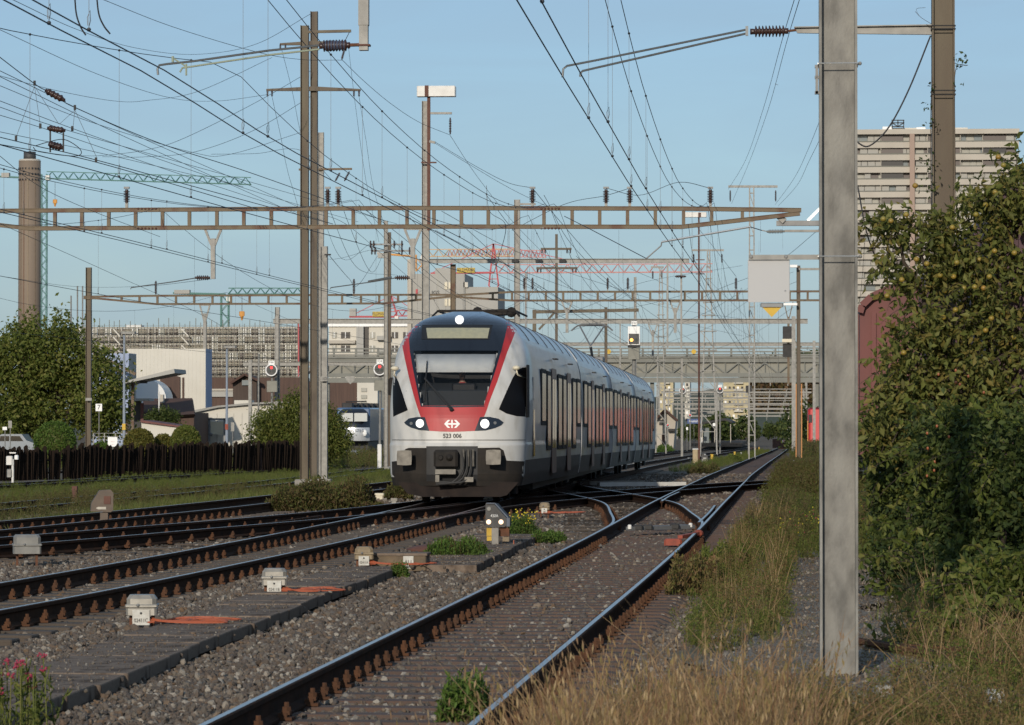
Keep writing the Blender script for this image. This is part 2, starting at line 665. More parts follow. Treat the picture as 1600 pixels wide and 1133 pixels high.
def wood_sleeper(L=1.3):
    return MB().bbox((0, 0, -0.07), (2 * L, 0.26, 0.14), 0.012).mesh('sleeper', 'sleeper_wood')

def clip_mesh():
    mb = MB()
    mb.box((0.045, 0, 0.008), (0.11, 0.13, 0.022))
    mb.box((0.03, 0, 0.032), (0.065, 0.095, 0.03))
    mb.box((0.05, 0, 0.05), (0.06, 0.07, 0.03))
    mb.lathe((0.05, 0, 0.05), (0.05, 0, 0.125), [(0, 0.034), (0.55, 0.034), (0.57, 0.02), (1, 0.018)], 6)
    return mb.mesh('clip', 'clip')

ST_ME, WD_ME, CL_ME = steel_sleeper(), wood_sleeper(), clip_mesh()
TRACKS = {}

def merged(name, me, mats_places, parent, matname):
    """many copies of a small mesh as one stuff part"""
    if not mats_places:
        return
    co = np.array([v.co[:] for v in me.vertices])
    me.calc_loop_triangles()
    tr = np.array([t.vertices[:] for t in me.loop_triangles])
    V, Fc = [], []
    for i, M in enumerate(mats_places):
        R = np.array(M.to_3x3())
        V.append(co @ R.T + np.array(M.translation))
        Fc.append(tr + i * len(co))
    o = link(name, np_mesh(name, np.concatenate(V), np.concatenate(Fc), matname), parent)
    o['kind'] = 'stuff'

def track(key, ctrl, label, sleepers='steel', spacing=0.56, part_to=110.0, y0=None, clip_to=70.0, clips=True, side='rail_side', dz=0.0, y_from=None):
    pts = path(ctrl)
    t = thing('railway_track', label, 'railway track', pts[0])
    TRACKS[key] = pts
    for sg in (-1, 1):
        link('rail', rail_mesh(offset_path(pts, sg * GAUGE / 2), dz, side=side), t)
    # sleepers
    cum, acc = [0.0], 0
    for a, b in zip(pts, pts[1:]):
        acc += (b - a).length
        cum.append(acc)
    s = 0.3
    arr = np.array([p[:] for p in pts])
    nsl = ncl = 0
    far_s, far_c = [], []
    base = ST_ME if sleepers == 'steel' else WD_ME
    while s < cum[-1] - 0.2:
        x, y, z = (np.interp(s, cum, arr[:, k]) for k in range(3))
        x2, y2 = (np.interp(s + 0.5, cum, arr[:, k]) for k in (0, 1))
        s += spacing
        if y < 12 or y > 330:
            continue
        ang = math.atan2(y2 - y, x2 - x) - math.pi / 2
        M = Matrix.Translation((x, y, z - 0.178 + dz)) @ Matrix.Rotation(ang + random.uniform(-0.006, 0.006), 4, 'Z')
        if y < part_to and nsl < 290:
            so = link('sleeper', base, t)
            so.matrix_basis = M
            nsl += 1
        else:
            far_s.append(M)
        if clips and y < clip_to:
            for sg in (-1, 1):
                for sd in (-1, 1):
                    C = M @ Matrix.Translation((sg * GAUGE / 2 + sd * 0.062, 0, 0.006)) @ Matrix.Rotation((0 if sd > 0 else math.pi) + random.uniform(-0.12, 0.12), 4, 'Z') @ Matrix.Diagonal((0.9, 0.88, random.uniform(0.78, 0.95), 1))
                    if random.random() < 0.03:
                        continue
                    if ncl < 296:
                        co = link('clip', CL_ME, t)
                        co.matrix_basis = C
                        ncl += 1
                    else:
                        far_c.append(C)
    merged('far_sleepers', base, far_s, t, 'sleeper_steel' if sleepers == 'steel' else 'sleeper_wood')
    merged('far_clips', CL_ME, far_c, t, 'clip')
    return t

CT = {
 'A': [(4, -2.70), (22, -2.43), (49, -2.03), (77, -1.82), (107, -1.69), (135, -1.58), (213, -1.03), (330, -0.15), (510, 1.1)],
 'B': [(20, -8.9), (32, -7.72), (43.5, -7.1), (56, -6.72), (69, -6.55), (80, -6.62), (110, -6.62), (150, -6.62), (220, -6.4), (330, -5.4), (520, -3.2)],
 'C': [(44, -13.9), (59, -12.45), (72, -11.35), (90, -10.95), (130, -10.9), (220, -10.8), (330, -10.2), (520, -8.6)],
}
track('A', CT['A'], 'rusty nearest track with steel sleepers running past the big grey mast', 'steel', 0.56, 120, clip_to=55, side='rail_side_rust')
track('B', CT['B'], 'track the train stands on, curving to the lower edge at the signal boxes', 'wood', 0.6, 100, clip_to=62)
track('C', CT['C'], 'second track beyond the train, behind the brown dwarf signal', 'wood', 0.6, 80, clip_to=70)
d0, d1, d2 = GT(5, 788, 0), GT(400, 754, 0), GT(610, 731, 0)
track('D', [(d0.y - 12, d0.x - 0.9), (d0.y, d0.x), (d1.y, d1.x), (d2.y, d2.x), (260, -15.2)], 'half overgrown track in the grass behind the brown dwarf signal', 'wood', 0.65, 60, clips=False, dz=-0.03)
e0, e1, e2 = GT(0, 756, 0), GT(400, 734, 0), GT(610, 722, 0)
track('E', [(e0.y - 14, e0.x - 1.6), (e0.y, e0.x), (e1.y, e1.x), (e2.y, e2.x), (280, -19.5)], 'dark track running along the foot of the wooden fence', 'wood', 0.65, 60, clips=False, dz=-0.02)

def xat(key, y):
    a = np.array([p[:] for p in TRACKS[key]])
    return float(np.interp(y, a[:, 1], a[:, 0]))

def turnout(ctrl, label, timb, name='crossover_track'):
    pts = path(ctrl, 0.8)
    t = thing(name, label, 'railway track', pts[0])
    for sg in (-1, 1):
        link('rail', rail_mesh(offset_path(pts, sg * GAUGE / 2), -0.004, side='rail_side_rust'), t)
    for y in timb:
        i = min(range(len(pts)), key=lambda k: abs(pts[k].y - y))
        o = link('sleeper', WD_ME, t)
        o.matrix_basis = Matrix.Translation((pts[i].x, pts[i].y, pts[i].z - 0.184)) @ Matrix.Diagonal((1.25, 1, 1, 1))
        if pts[i].y < 76:
            d = pts[min(i + 1, len(pts) - 1)] - pts[max(i - 1, 0)]
            ang = math.atan2(d.y, d.x) - math.pi / 2
            for sg in (-1, 1):
                for sd in (-1, 1):
                    c_ = link('clip', CL_ME, t)
                    c_.matrix_basis = Matrix.Translation((pts[i].x, pts[i].y, pts[i].z - 0.178)) @ Matrix.Rotation(ang, 4, 'Z') @ Matrix.Translation((sg * GAUGE / 2 + sd * 0.062, 0, 0.004)) @ \
                        Matrix.Rotation((0 if sd > 0 else math.pi) + random.uniform(-0.12, 0.12), 4, 'Z') @ Matrix.Diagonal((0.9, 0.88, random.uniform(0.75, 0.92), 1))
    return t
turnout([(55, xat('A', 55)), (60, xat('A', 60) - 0.06), (66, xat('A', 66) - 0.42), (75, -2.9), (84, -4.05), (93, -5.35), (101, -6.3), (108, -6.62)],
        'crossover track curving off the nearest track to pass behind the train', np.arange(60, 84, 0.62))
turnout([(60, xat('B', 60)), (66, xat('B', 66) + 0.1), (74, -5.75), (82, -4.6), (90, -3.4), (98, -2.1), (106, -0.7), (116, 1.3), (124, 2.6), (140, 3.3), (190, 3.6)],
        'crossover track leaving the train track towards the red wagons', np.arange(64, 120, 0.62))
turnout([(47, -11.7), (50.7, -10.75), (56, -9.75), (62, -8.6), (70, -7.45), (78, -6.8), (86, -6.64)],
        'diverging track leaving the train track towards the brown dwarf signal', np.arange(48, 70, 0.62))
# siding under the wagons
turnout([(20, 3.3), (60, 3.2), (110, 3.3), (260, 4.3), (420, 6.4)], 'siding track under the red wagons behind the bushes', [], 'siding_track')

# cast point-work: frogs, check rails, point bars
def rail_piece(name, pts, label, dz=-0.002):
    o = link(name, rail_mesh([Vector((p[0], p[1], tz(p[0], p[1]))) for p in spline(pts, 8)], dz, side='rail_side_rust'))
    return tag(o, label, 'rail')
rail_piece('check_rail', [(xat('A', 62) + 0.62, 60, 0), (xat('A', 66) + 0.645, 66, 0), (xat('A', 72) + 0.62, 72, 0)], 'short check rail inside the right rail at the red point lever')
rail_piece('check_rail', [(xat('A', 78) - 0.62, 76, 0), (xat('A', 82) - 0.65, 82, 0), (xat('A', 88) - 0.62, 88, 0)], 'short check rail at the crossing in front of the train flank')
# ribbed frog block by the bushes
fb = thing('switch_frog', 'ribbed cast steel switch frog beside the reddish bush', 'switch frog', P(430, 812, 61))
a, b = GT(384, 822, -0.02), GT(500, 806, -0.02)
dv = (b - a)
bm_ = MB()
bm_.bar(a + Vector((0, 0, -0.02)), b + Vector((0, 0, -0.02)), 0.07, 0.05)
bm_.bar(a + Vector((0, 0, -0.14)), b + Vector((0, 0, -0.14)), 0.16, 0.03)
bm_.build('frog_body', 'rail_side', fb)
for i in range(9):
    p = a + dv * ((i + 0.5) / 9)
    rb = MB()
    rb.prism([p + Vector((-0.09, -0.1, -0.13)), p + Vector((0.09, -0.1, -0.13)), p + Vector((0.035, -0.06, 0.0)), p + Vector((-0.035, -0.06, 0.0))], (0, 0.05, 0))
    rb.build('rib', 'clip' if i == 5 else 'rail_side_rust', fb)
# point drive bars and red lever box
pd = thing('point_drive', 'grey point drive bars lying across the nearest track', 'point drive', GT(1030, 825))
q0, q1 = GT(982, 826, -0.06), GT(1082, 823, -0.06)
MB().bar(q0, q1, 0.12, 0.06).build('drive_bar', 'galv_dark', pd)
MB().bar(q0 + Vector((0.15, 0.5, 0)), q1 + Vector((-0.1, 0.5, 0)), 0.06, 0.05).build('lock_bar', 'galv_dark', pd)
for t_ in (0.02, 0.97):
    c = q0.lerp(q1, t_)
    MB().bbox(c + Vector((0, -0.05, 0.03)), (0.06, 0.08, 0.07), 0.012).build('bracket', 'white', pd)
for t_ in (0.15, 0.3, 0.72):
    c = q0.lerp(q1, t_)
    MB().bbox(c + Vector((0, -0.07, 0.02)), (0.16, 0.14, 0.08), 0.02).build('clamp', 'dark', pd)
rl = thing('point_lever', 'red orange point lever box between the rails of the nearest track', 'point lever', GT(1060, 848))
c = GT(1052, 852, -0.16)
MB().bbox(c + Vector((0, 0, 0.05)), (0.27, 0.3, 0.1), 0.03).build('lever_box', 'orange_red', rl)
MB().bar(c + Vector((0.1, 0.1, 0.12)), c + Vector((0.36, 0.9, 0.15)), 0.08, 0.05).build('lever_arm', 'orange_red', rl)
MB().ball(c + Vector((0.36, 0.9, 0.15)), 0.075, 8, sq=(1, 1.2, 0.8)).build('lever_weight', 'orange_red', rl)
# ------------------------------------------------------------------ the train
TY, TXC = 73.0, -6.62
mat('train_white', (0.53, 0.52, 0.49), (0.38, 0.36, 0.32), 3.0, 0.45, coat=0.08, spec=0.4, detail=12, ramp=(0.48, 0.8), stretch=(1.6, 1, 0.6))
mat('train_side', (0.58, 0.575, 0.565), (0.44, 0.42, 0.395), 1.2, 0.4, coat=0.3, stretch=(1, 0.5, 2.0), detail=9)
mat('train_roof', (0.5, 0.53, 0.56), (0.38, 0.4, 0.42), 1.5, 0.3, metal=0.5, coat=0.1)
mat('train_red', (0.42, 0.032, 0.035), (0.36, 0.028, 0.03), 2, 0.45, coat=0.08, spec=0.3)
mat('train_mask', (0.008, 0.010, 0.016), rough=0.22, coat=0.5)
mat('train_skirt', (0.055, 0.05, 0.042), (0.035, 0.031, 0.027), 3, 0.55, stretch=(1, 0.5, 3))
mat('train_dark', (0.018, 0.016, 0.014), (0.028, 0.023, 0.019), 4, 0.75, spec=0.25)
mat('train_plow', (0.022, 0.015, 0.012), (0.014, 0.01, 0.009), 6, 0.75, spec=0.2)
mat('cab_black', (0.006, 0.006, 0.007), rough=0.55, spec=0.1)
mat('train_door', (0.24, 0.15, 0.14), (0.18, 0.12, 0.11), 2, 0.45, coat=0.1, spec=0.2)
mat('buffer', (0.17, 0.155, 0.13), (0.1, 0.09, 0.075), 9, 0.5, metal=0.2)
mat('blind', (0.8, 0.82, 0.8), (0.7, 0.73, 0.74), 5, 0.7)
mat('display', (0.36, 0.34, 0.22), (0.3, 0.29, 0.2), 12, 0.25, coat=0.4)
mat('windshield', (0.006, 0.009, 0.012), rough=0.03, alpha=0.18, spec=0.5)
mat('lamp_white', (1, 1, 1), emit=(1.0, 0.97, 0.92), estr=2.5)
_n = MATS['lamp_white'].node_tree
_v, _r, _t = _n.nodes.new('ShaderNodeTexVoronoi'), _n.nodes.new('ShaderNodeMapRange'), _n.nodes.new('ShaderNodeTexCoord')
_v.inputs['Scale'].default_value = 26
_r.inputs[1].default_value, _r.inputs[2].default_value, _r.inputs[3].default_value, _r.inputs[4].default_value = 0.2, 0.55, 1.6, 0.3
_n.links.new(_t.outputs['Object'], _v.inputs['Vector'])
_n.links.new(_v.outputs['Distance'], _r.inputs[0])
_n.links.new(_r.outputs[0], _n.nodes['Principled BSDF'].inputs['Emission Strength'])
mat('glass_side', (0.008, 0.009, 0.01), rough=0.1, spec=0.1)
mat('cab_inside', (0.05, 0.055, 0.06), rough=0.8)
mat('skin', (0.5, 0.3, 0.22), rough=0.55)
mat('shirt_red', (0.45, 0.03, 0.045), rough=0.8)
mat('hair_dark', (0.03, 0.02, 0.015), rough=0.7)
mat('cream', (0.62, 0.56, 0.42), rough=0.5)

_lz = [0.36, 0.60, 1.20, 1.26, 1.75, 2.10, 2.45, 2.80, 3.10, 3.40, 3.65, 3.82, 3.94, 4.02, 4.06]
_l0 = [0.06, 0.0, 0.0, 0.05, 0.10, 0.20, 0.42, 0.70, 0.96, 1.24, 1.52, 1.82, 2.20, 2.75, 3.4]
_lw = [1.34, 1.40, 1.43, 1.42, 1.44, 1.44, 1.435, 1.42, 1.39, 1.30, 1.13, 0.96, 0.76, 0.50, 0.22]
_ll = [0.75, 0.85, 0.95, 0.95, 1.00, 1.00, 0.98, 0.95, 0.92, 0.85, 0.75, 0.60, 0.5, 0.3, 0.15]
def _ip(a, z):
    return float(np.interp(z, _lz, a))
def sm_ip(a):
    zz = np.linspace(0.36, 4.06, 200)
    v = np.interp(zz, _lz, a)
    k = np.ones(9) / 9
    vv = np.convolve(np.pad(v, 4, 'edge'), k, 'valid')
    return zz, vv
_z200, _l0s = sm_ip(_l0)
_, _lws = sm_ip(_lw)
def NY0(z):
    return float(np.interp(z, _z200, _l0s)) if z > 1.5 else _ip(_l0, z)
def NW(z):
    return float(np.interp(z, _z200, _lws)) if z > 1.5 else _ip(_lw, z)
def nose_y(x, z):
    t = min(abs(x) / NW(z), 0.9995)
    return NY0(z) + _ip(_ll, z) * (1 - (1 - t ** 2.9) ** (1 / 2.1))

def TW(x, y, z):
    """train coordinates -> world"""
    return Vector((TXC + x, TY + y, z + tz(-6.6, TY + y)))

def FP(px, py):
    Y = TY
    for _ in range(12):
        p = P(px, py, Y)
        x, z = p.x - TXC, p.z
        z = min(max(z, 0.3), 4.05)
        w = NW(z)
        x = min(max(x, -w * 0.997), w * 0.997)
        Y = 0.5 * Y + 0.5 * (TY + nose_y(x, z))
    return x, z

Z1 = lambda pts: [FP(590 + a / 6.154, 460 + b / 6.154) for a, b in pts]
Z2 = lambda pts: [FP(590 + a / 6.154, 620 + b / 6.154) for a, b in pts]

train = thing('passenger_train', 'red and white four-car electric train with lit headlamps, number 523 006', 'train', (TXC, TY, 0))

def patch(name, poly, off, matname, parent, hole=None, grid=0.07, thick=0.02, smooth_sh=True):
    """panel cut to an outline in front view, laid on the nose surface"""
    bm = bmesh.new()
    vs = [bm.verts.new((x, 0, z)) for x, z in poly]
    try:
        bm.faces.new(vs)
    except ValueError:
        bm.free()
        return None
    xs_ = [p[0] for p in poly]
    zs_ = [p[1] for p in poly]
    def cut(co, no):
        bmesh.ops.bisect_plane(bm, geom=bm.verts[:] + bm.edges[:] + bm.faces[:], plane_co=co, plane_no=no, dist=1e-5)
    g = min(xs_) + grid
    while g < max(xs_):
        cut((g, 0, 0), (1, 0, 0))
        g += grid if abs(g) < 0.95 else grid * 0.5
    g = min(zs_) + grid
    while g < max(zs_):
        cut((0, 0, g), (0, 0, 1))
        g += grid
    if hole:
        n = len(hole)
        cx, cz = sum(p[0] for p in hole) / n, sum(p[1] for p in hole) / n
        pl = []
        for i in range(n):
            a, b = hole[i], hole[(i + 1) % n]
            nx_, nz_ = -(b[1] - a[1]), b[0] - a[0]
            if (cx - a[0]) * nx_ + (cz - a[1]) * nz_ < 0:
                nx_, nz_ = -nx_, -nz_
            pl.append((a, nx_, nz_))
            cut((a[0], 0, a[1]), (nx_, 0, nz_))
        dead = [f for f in bm.faces if all((f.calc_center_median().x - a[0]) * nx_ + (f.calc_center_median().z - a[1]) * nz_ > 0 for a, nx_, nz_ in pl)]
        bmesh.ops.delete(bm, geom=dead, context='FACES')
    bmesh.ops.triangulate(bm, faces=[f for f in bm.faces if len(f.verts) > 4])
    if thick:
        ret = bmesh.ops.extrude_face_region(bm, geom=bm.faces[:])
        for v in ret['geom']:
            if isinstance(v, bmesh.types.BMVert):
                v.co.y = 1.0
    for v in bm.verts:
        back = v.co.y > 0.5
        x, z = v.co.x, v.co.z
        w = TW(x, nose_y(x, min(max(z, 0.36), 4.05)) - off + (thick if back else 0), z)
        v.co = w
    bmesh.ops.recalc_face_normals(bm, faces=bm.faces[:])
    me = bpy.data.meshes.new(name)
    bm.to_mesh(me)
    bm.free()
    me.materials.append(MATS[matname])
    return link(name, me, parent) if parent.parent is None else sub(name, me, parent)

# --- nose shell with the cab behind it
WS = Z1([(345, 540), (1162, 540), (1030, 1070), (428, 1070)])
def in_poly(x, z, poly):
    c = False
    n = len(poly)
    for i in range(n):
        x1, z1 = poly[i]
        x2, z2 = poly[(i + 1) % n]
        if (z1 > z) != (z2 > z) and x < (x2 - x1) * (z - z1) / (z2 - z1) + x1:
            c = not c
    return c
CAR_Y = [0.0, 21.95, 40.2, 59.2, 81.0]
lev = sorted(set(list(np.linspace(0.36, 4.06, 64)) + [1.2, 1.26]))
ts = [math.sin(a) for a in np.linspace(-math.pi / 2, math.pi / 2, 73)]
ym = np.array([21.7, 16, 11, 7, 4.5, 3.2])
sv, sf, smi = [], [], []
for z in lev:
    w, y0, L = NW(z), NY0(z), _ip(_ll, z)
    row = [(-w, y, z) for y in ym if y > y0 + L + 0.05] 
    while len(row) < len(ym):
        row.append((-w, y0 + L + 0.02 + 0.001 * len(row), z))
    row += [(w * t * 0.9995, y0 + L * (1 - (1 - min(abs(t), 0.9995) ** 2.9) ** (1 / 2.1)), z) for t in ts]
    right = [(w, y, z) for y in ym[::-1] if y > y0 + L + 0.05]
    row += [(w, y0 + L + 0.02 + 0.001 * k, z) for k in range(len(ym) - len(right))] + right
    sv += row
nc = len(ym) * 2 + len(ts)
MASK_OUT = Z1([(330, 250), (262, 310), (236, 380), (234, 450), (250, 560), (280, 700), (310, 830), (350, 980), (390, 1110), (1050, 1110), (1090, 990), (1150, 840), (1200, 690), (1250, 545), (1290, 450), (1345, 345), (1290, 250)])
for i in range(len(lev) - 1):
    for k in range(nc - 1):
        a = i * nc + k
        c = [sum(sv[j][q] for j in (a, a + 1, a + nc, a + nc + 1)) / 4 for q in range(3)]
        nose = len(ym) <= k < len(ym) + len(ts) - 1
        if nose and in_poly(c[0], c[2], WS):
            continue
        sf.append((a, a + 1, a + nc + 1, a + nc))
        if c[2] > 3.70 and c[1] < 3.15:
            smi.append(1)
        elif c[2] > 3.50 and not nose:
            smi.append(3)
        elif c[2] < 0.56 and nose:
            smi.append(5)
        elif c[2] < 0.86 and not nose:
            smi.append(2)
        elif c[1] > 1.62:
            smi.append(4)
        else:
            smi.append(0)
sv = [tuple(TW(*p)) for p in sv]
mb = MB()
mb.v, mb.f, mb.m = sv, sf, smi
front_car = mb.build('front_car_body', ['train_white', 'train_mask', 'train_skirt', 'train_roof', 'train_side', 'train_dark'], train, True)
front_car['label'] = 'front car body with white nose'

RED = Z1([(330, 262), (262, 315), (236, 380), (234, 450), (250, 560), (280, 700), (310, 830), (350, 980), (390, 1110)]) + \
    Z2([(415, 195), (455, 195), (475, 260), (497, 326), (600, 333), (715, 336), (830, 333), (935, 327), (960, 260), (985, 195), (1025, 190)]) + \
    Z1([(1050, 1110), (1090, 990), (1150, 840), (1200, 690), (1250, 545), (1290, 450), (1345, 345), (1290, 262), (1000, 262), (780, 262), (560, 262)])
patch('red_panel', RED, 0.004, 'train_red', train, hole=Z1([(324, 255), (319, 540), (424, 1068), (1022, 1068), (1182, 540), (1243, 255)]))
BLK = Z1([(316, 300), (302, 420), (310, 540), (345, 740), (385, 930), (415, 1078), (720, 1086), (1028, 1078), (1065, 930), (1130, 740), (1190, 540), (1225, 410), (1255, 285), (1000, 250), (780, 246), (560, 250), (335, 270)])
patch('window_mask', BLK, 0.008, 'train_mask', train, hole=WS)
ws = patch('windscreen', WS, 0.002, 'windshield', train, thick=0.006)
dp = patch('destination_display', Z1([(430, 290), (1110, 290), (1075, 432), (422, 432)]), 0.014, 'black', train)
patch('display_screen', Z1([(468, 320), (1078, 320), (1058, 420), (482, 420)]), 0.018, 'display', dp)
# cab interior
MB().box(TW(0, 2.75, 2.85), (1.9, 0.05, 1.5)).build('cab_rear_wall', 'black', train)
dk = MB()
c = [TW(-1.05, 0.55, 2.33), TW(1.05, 0.55, 2.33), TW(1.12, 1.25, 2.5), TW(-1.12, 1.25, 2.5)]
dk.prism(c, (0, 0, -0.5))
dk.build('dashboard', 'cab_inside', train)
MB().bbox(TW(0.15, 0.72, 2.42), (0.5, 0.2, 0.14), 0.03).build('desk_display', 'black', train)
bl = MB()
B4 = Z1([(362, 574), (1148, 574), (1103, 748), (374, 748)])
n_ = 24
for i in range(n_ + 1):
    t = i / n_
    for k, (a, b) in enumerate(((0, 1), (3, 2))):
        x = B4[a][0] + (B4[b][0] - B4[a][0]) * t
        z = B4[a][1] + (B4[b][1] - B4[a][1]) * t
        bl.v.append(tuple(TW(x, nose_y(x, z) + 0.05 + 0.008 * math.sin(i * 1.7) * k, z)))
bl.f = [(2 * i, 2 * i + 2, 2 * i + 3, 2 * i + 1) for i in range(n_)]
bl.m = [0] * n_
bl_o = bl.build('sun_blind', 'blind', train, True)
sd = bl_o.modifiers.new('solid', 'SOLIDIFY')
sd.thickness = 0.004

# driver: one continuous seated figure
def skin_person(name, nodes, edges, parent, mats_fn, mats, sub_lv=1, root=0):
    me = bpy.data.meshes.new(name)
    me.from_pydata([n[0] for n in nodes], edges, [])
    ob = bpy.data.objects.new(name, me)
    COL.objects.link(ob)
    sk = ob.modifiers.new('skin', 'SKIN')
    for i, nd in enumerate(nodes):
        v = me.skin_vertices[0].data[i]
        v.radius = nd[1]
        v.use_root = (i == root)
    ss = ob.modifiers.new('sub', 'SUBSURF')
    ss.levels = ss.render_levels = sub_lv
    dg = bpy.context.evaluated_depsgraph_get()
    m2 = bpy.data.meshes.new_from_object(ob.evaluated_get(dg))
    bpy.data.objects.remove(ob)
    m2.name = name
    m2.materials.clear()
    for m in mats:
        m2.materials.append(MATS[m])
    for p in m2.polygons:
        p.material_index = mats_fn(p.center)
        p.use_smooth = True
    o2 = bpy.data.objects.new(name, m2)
    COL.objects.link(o2)
    if parent:
        o2.parent = parent
    return o2

dx, dy, dz_ = 0.06, 1.34, 1.94      # hip of the driver in train coordinates
def D(x, y, z):
    return tuple(TW(dx + x, dy + y, dz_ + z))
nodes = [(D(0, 0, 0), (0.17, 0.13)), (D(0, 0.02, 0.25), (0.16, 0.11)), (D(0, 0.0, 0.47), (0.17, 0.11)), (D(0, -0.02, 0.58), (0.06, 0.06)), (D(0, -0.04, 0.66), (0.055, 0.06)), (D(0, -0.06, 0.75), (0.078, 0.095)), (D(0, -0.05, 0.84), (0.075, 0.09)),
         (D(-0.21, 0, 0.46), (0.06, 0.06)), (D(-0.27, -0.1, 0.22), (0.047, 0.047)), (D(-0.2, -0.36, 0.2), (0.036, 0.036)), (D(-0.18, -0.45, 0.21), (0.04, 0.022)),
         (D(0.21, 0, 0.46), (0.06, 0.06)), (D(0.27, -0.1, 0.22), (0.047, 0.047)), (D(0.2, -0.36, 0.2), (0.036, 0.036)), (D(0.18, -0.45, 0.21), (0.04, 0.022)),
         (D(-0.1, -0.4, 0.0), (0.08, 0.08)), (D(0.1, -0.4, 0.0), (0.08, 0.08))]
edges = [(0, 1), (1, 2), (2, 3), (3, 4), (4, 5), (5, 6), (2, 7), (7, 8), (8, 9), (9, 10), (2, 11), (11, 12), (12, 13), (13, 14), (0, 15), (0, 16)]
zn = TW(dx, dy, dz_ + 0.57).z
za = TW(dx, dy, dz_ + 0.2).z
yh = TW(dx, dy - 0.2, 0).y
drv = skin_person('person', nodes, edges, None, lambda c: 1 if (c.z > zn or (c.y < yh and c.z > za - 0.1 and abs(c.x - TXC - dx) > 0.13 and c.z > za - 0.06)) else 0, ['shirt_red', 'skin'])
tag(drv, 'driver in a red shirt seated behind the windscreen of the train', 'person')
hr = MB()
hr.ball(D(0, -0.035, 0.83), 0.1, 10, sq=(0.88, 1.02, 0.8))
hr.build('hair', 'hair_dark', drv, True)
fc = MB()
for s_ in (-1, 1):
    fc.ball(D(s_ * 0.033, -0.145, 0.765), 0.011, 6)
fc.ball(D(0, -0.165, 0.735), 0.016, 6, sq=(0.8, 1, 1.4))
fc.bar(D(-0.025, -0.15, 0.695), D(0.025, -0.15, 0.695), 0.01, 0.008)
fc.build('facial_features', 'hair_dark', drv)

# headlights
for nm, pl, lamp, small in (('left', [(255, 245), (300, 207), (380, 193), (455, 195), (475, 260), (497, 326), (400, 318), (320, 295), (270, 265)], (407, 255, 41), (323, 255, 15)),
                            ('right', [(1213, 245), (1165, 210), (1080, 192), (985, 193), (960, 260), (935, 327), (1040, 322), (1130, 300), (1195, 270)], (1032, 258, 45), (1130, 250, 15))):
    h = patch('headlight', Z2(pl), 0.010, 'train_mask', train)
    circ = [(lamp[0] + lamp[2] * math.cos(a) * 0.95, lamp[1] + lamp[2] * math.sin(a)) for a in np.linspace(0, 2 * math.pi, 20)[:-1]]
    patch('lamp_glass', Z2(circ), 0.018, 'lamp_white', h)
    circ = [(small[0] + small[2] * math.cos(a), small[1] + small[2] * math.sin(a)) for a in np.linspace(0, 2 * math.pi, 12)[:-1]]
    patch('tail_lamp', Z2(circ), 0.018, 'galv_dark', h)
circ = [(788 + 42 * math.cos(a), 240 + 43 * math.sin(a)) for a in np.linspace(0, 2 * math.pi, 22)[:-1]]
patch('top_lamp', Z1(circ), 0.02, 'lamp_white', train)
# double arrow and cross emblem, number
lg = thing  # noqa
for nm, pl in (('emblem', [(655, 252), (655, 268), (778, 268), (778, 252)]), ('emblem', [(709, 221), (709, 299), (723, 299), (723, 221)]),
               ('emblem', [(640, 260), (676, 222), (698, 222), (664, 260), (698, 298), (676, 298)]), ('emblem', [(793, 260), (757, 222), (735, 222), (769, 260), (735, 298), (757, 298)])):
    patch('emblem', Z2(pl), 0.012, 'white_clean', train, thick=0.012)
nx_, nz_ = FP(706.7, 681.2)
put_text('523 006', 0.125, 'black', TW(nx_, nose_y(nx_, nz_) - 0.012, nz_), train, 'number', squeeze=0.95, bold=0.002)
# side cab windows on the nose corners
cw = patch('cab_window', Z1([(1165, 1105), (1210, 1000), (1300, 800), (1345, 728), (1390, 702), (1438, 700)]) + Z2([(1438, 190), (1340, 185), (1240, 160), (1165, 118)]), 0.006, 'cab_black', train, grid=0.05)
MB().box(TW(1.440, 1.30, 2.33), (0.016, 0.72, 1.10)).build('cab_window', 'cab_black', train)
patch('cab_window', Z1([(150, 800), (178, 790), (205, 850), (245, 970), (290, 1110)]) + Z2([(285, 130), (205, 165), (150, 190)]), 0.006, 'cab_black', train)
# bumper apron: pale hatch, dark lower corners, coupler pocket
patch('coupler_hatch', Z2([(470, 418), (965, 418), (965, 474), (466, 474)]), 0.02, 'train_white', train)
patch('apron', Z2([(136, 622), (207, 612), (215, 560), (270, 500), (300, 490), (470, 490), (470, 800), (190, 800), (140, 745)]), 0.008, 'train_dark', train)
patch('apron', Z2([(962, 490), (1170, 487), (1212, 515), (1240, 612), (1478, 618), (1478, 760), (1420, 800), (962, 800)]), 0.008, 'train_dark', train)
patch('coupler_pocket', Z2([(468, 476), (964, 476), (962, 812), (470, 812)]), 0.004, 'black', train)
cp = MB()
c0 = TW(*[FP(698, 717)[0], -0.12, FP(698, 717)[1]])
cp.bbox(c0 + Vector((0, 0.0, 0.02)), (0.5, 0.3, 0.34), 0.05)
cp.lathe(c0 + Vector((-0.1, -0.2, 0.03)), c0 + Vector((-0.1, -0.14, 0.03)), [(0, 0.045), (1, 0.06)], 10)
cp.lathe(c0 + Vector((0.08, -0.24, 0.03)), c0 + Vector((0.08, -0.14, 0.03)), [(0, 0.02), (0.6, 0.07), (1, 0.08)], 10)
cp_o = cp.build('coupler', 'train_dark', train)
tb = MB()
tb.box(c0 + Vector((0, -0.08, -0.26)), (0.42, 0.2, 0.1))
tb.box(c0 + Vector((-0.17, -0.1, -0.4)), (0.08, 0.1, 0.14))
tb.box(c0 + Vector((0.48, -0.06, -0.42)), (0.18, 0.1, 0.1))
sub('contact_box', tb.mesh('contact_box', 'buffer'), cp_o)
hs = MB()
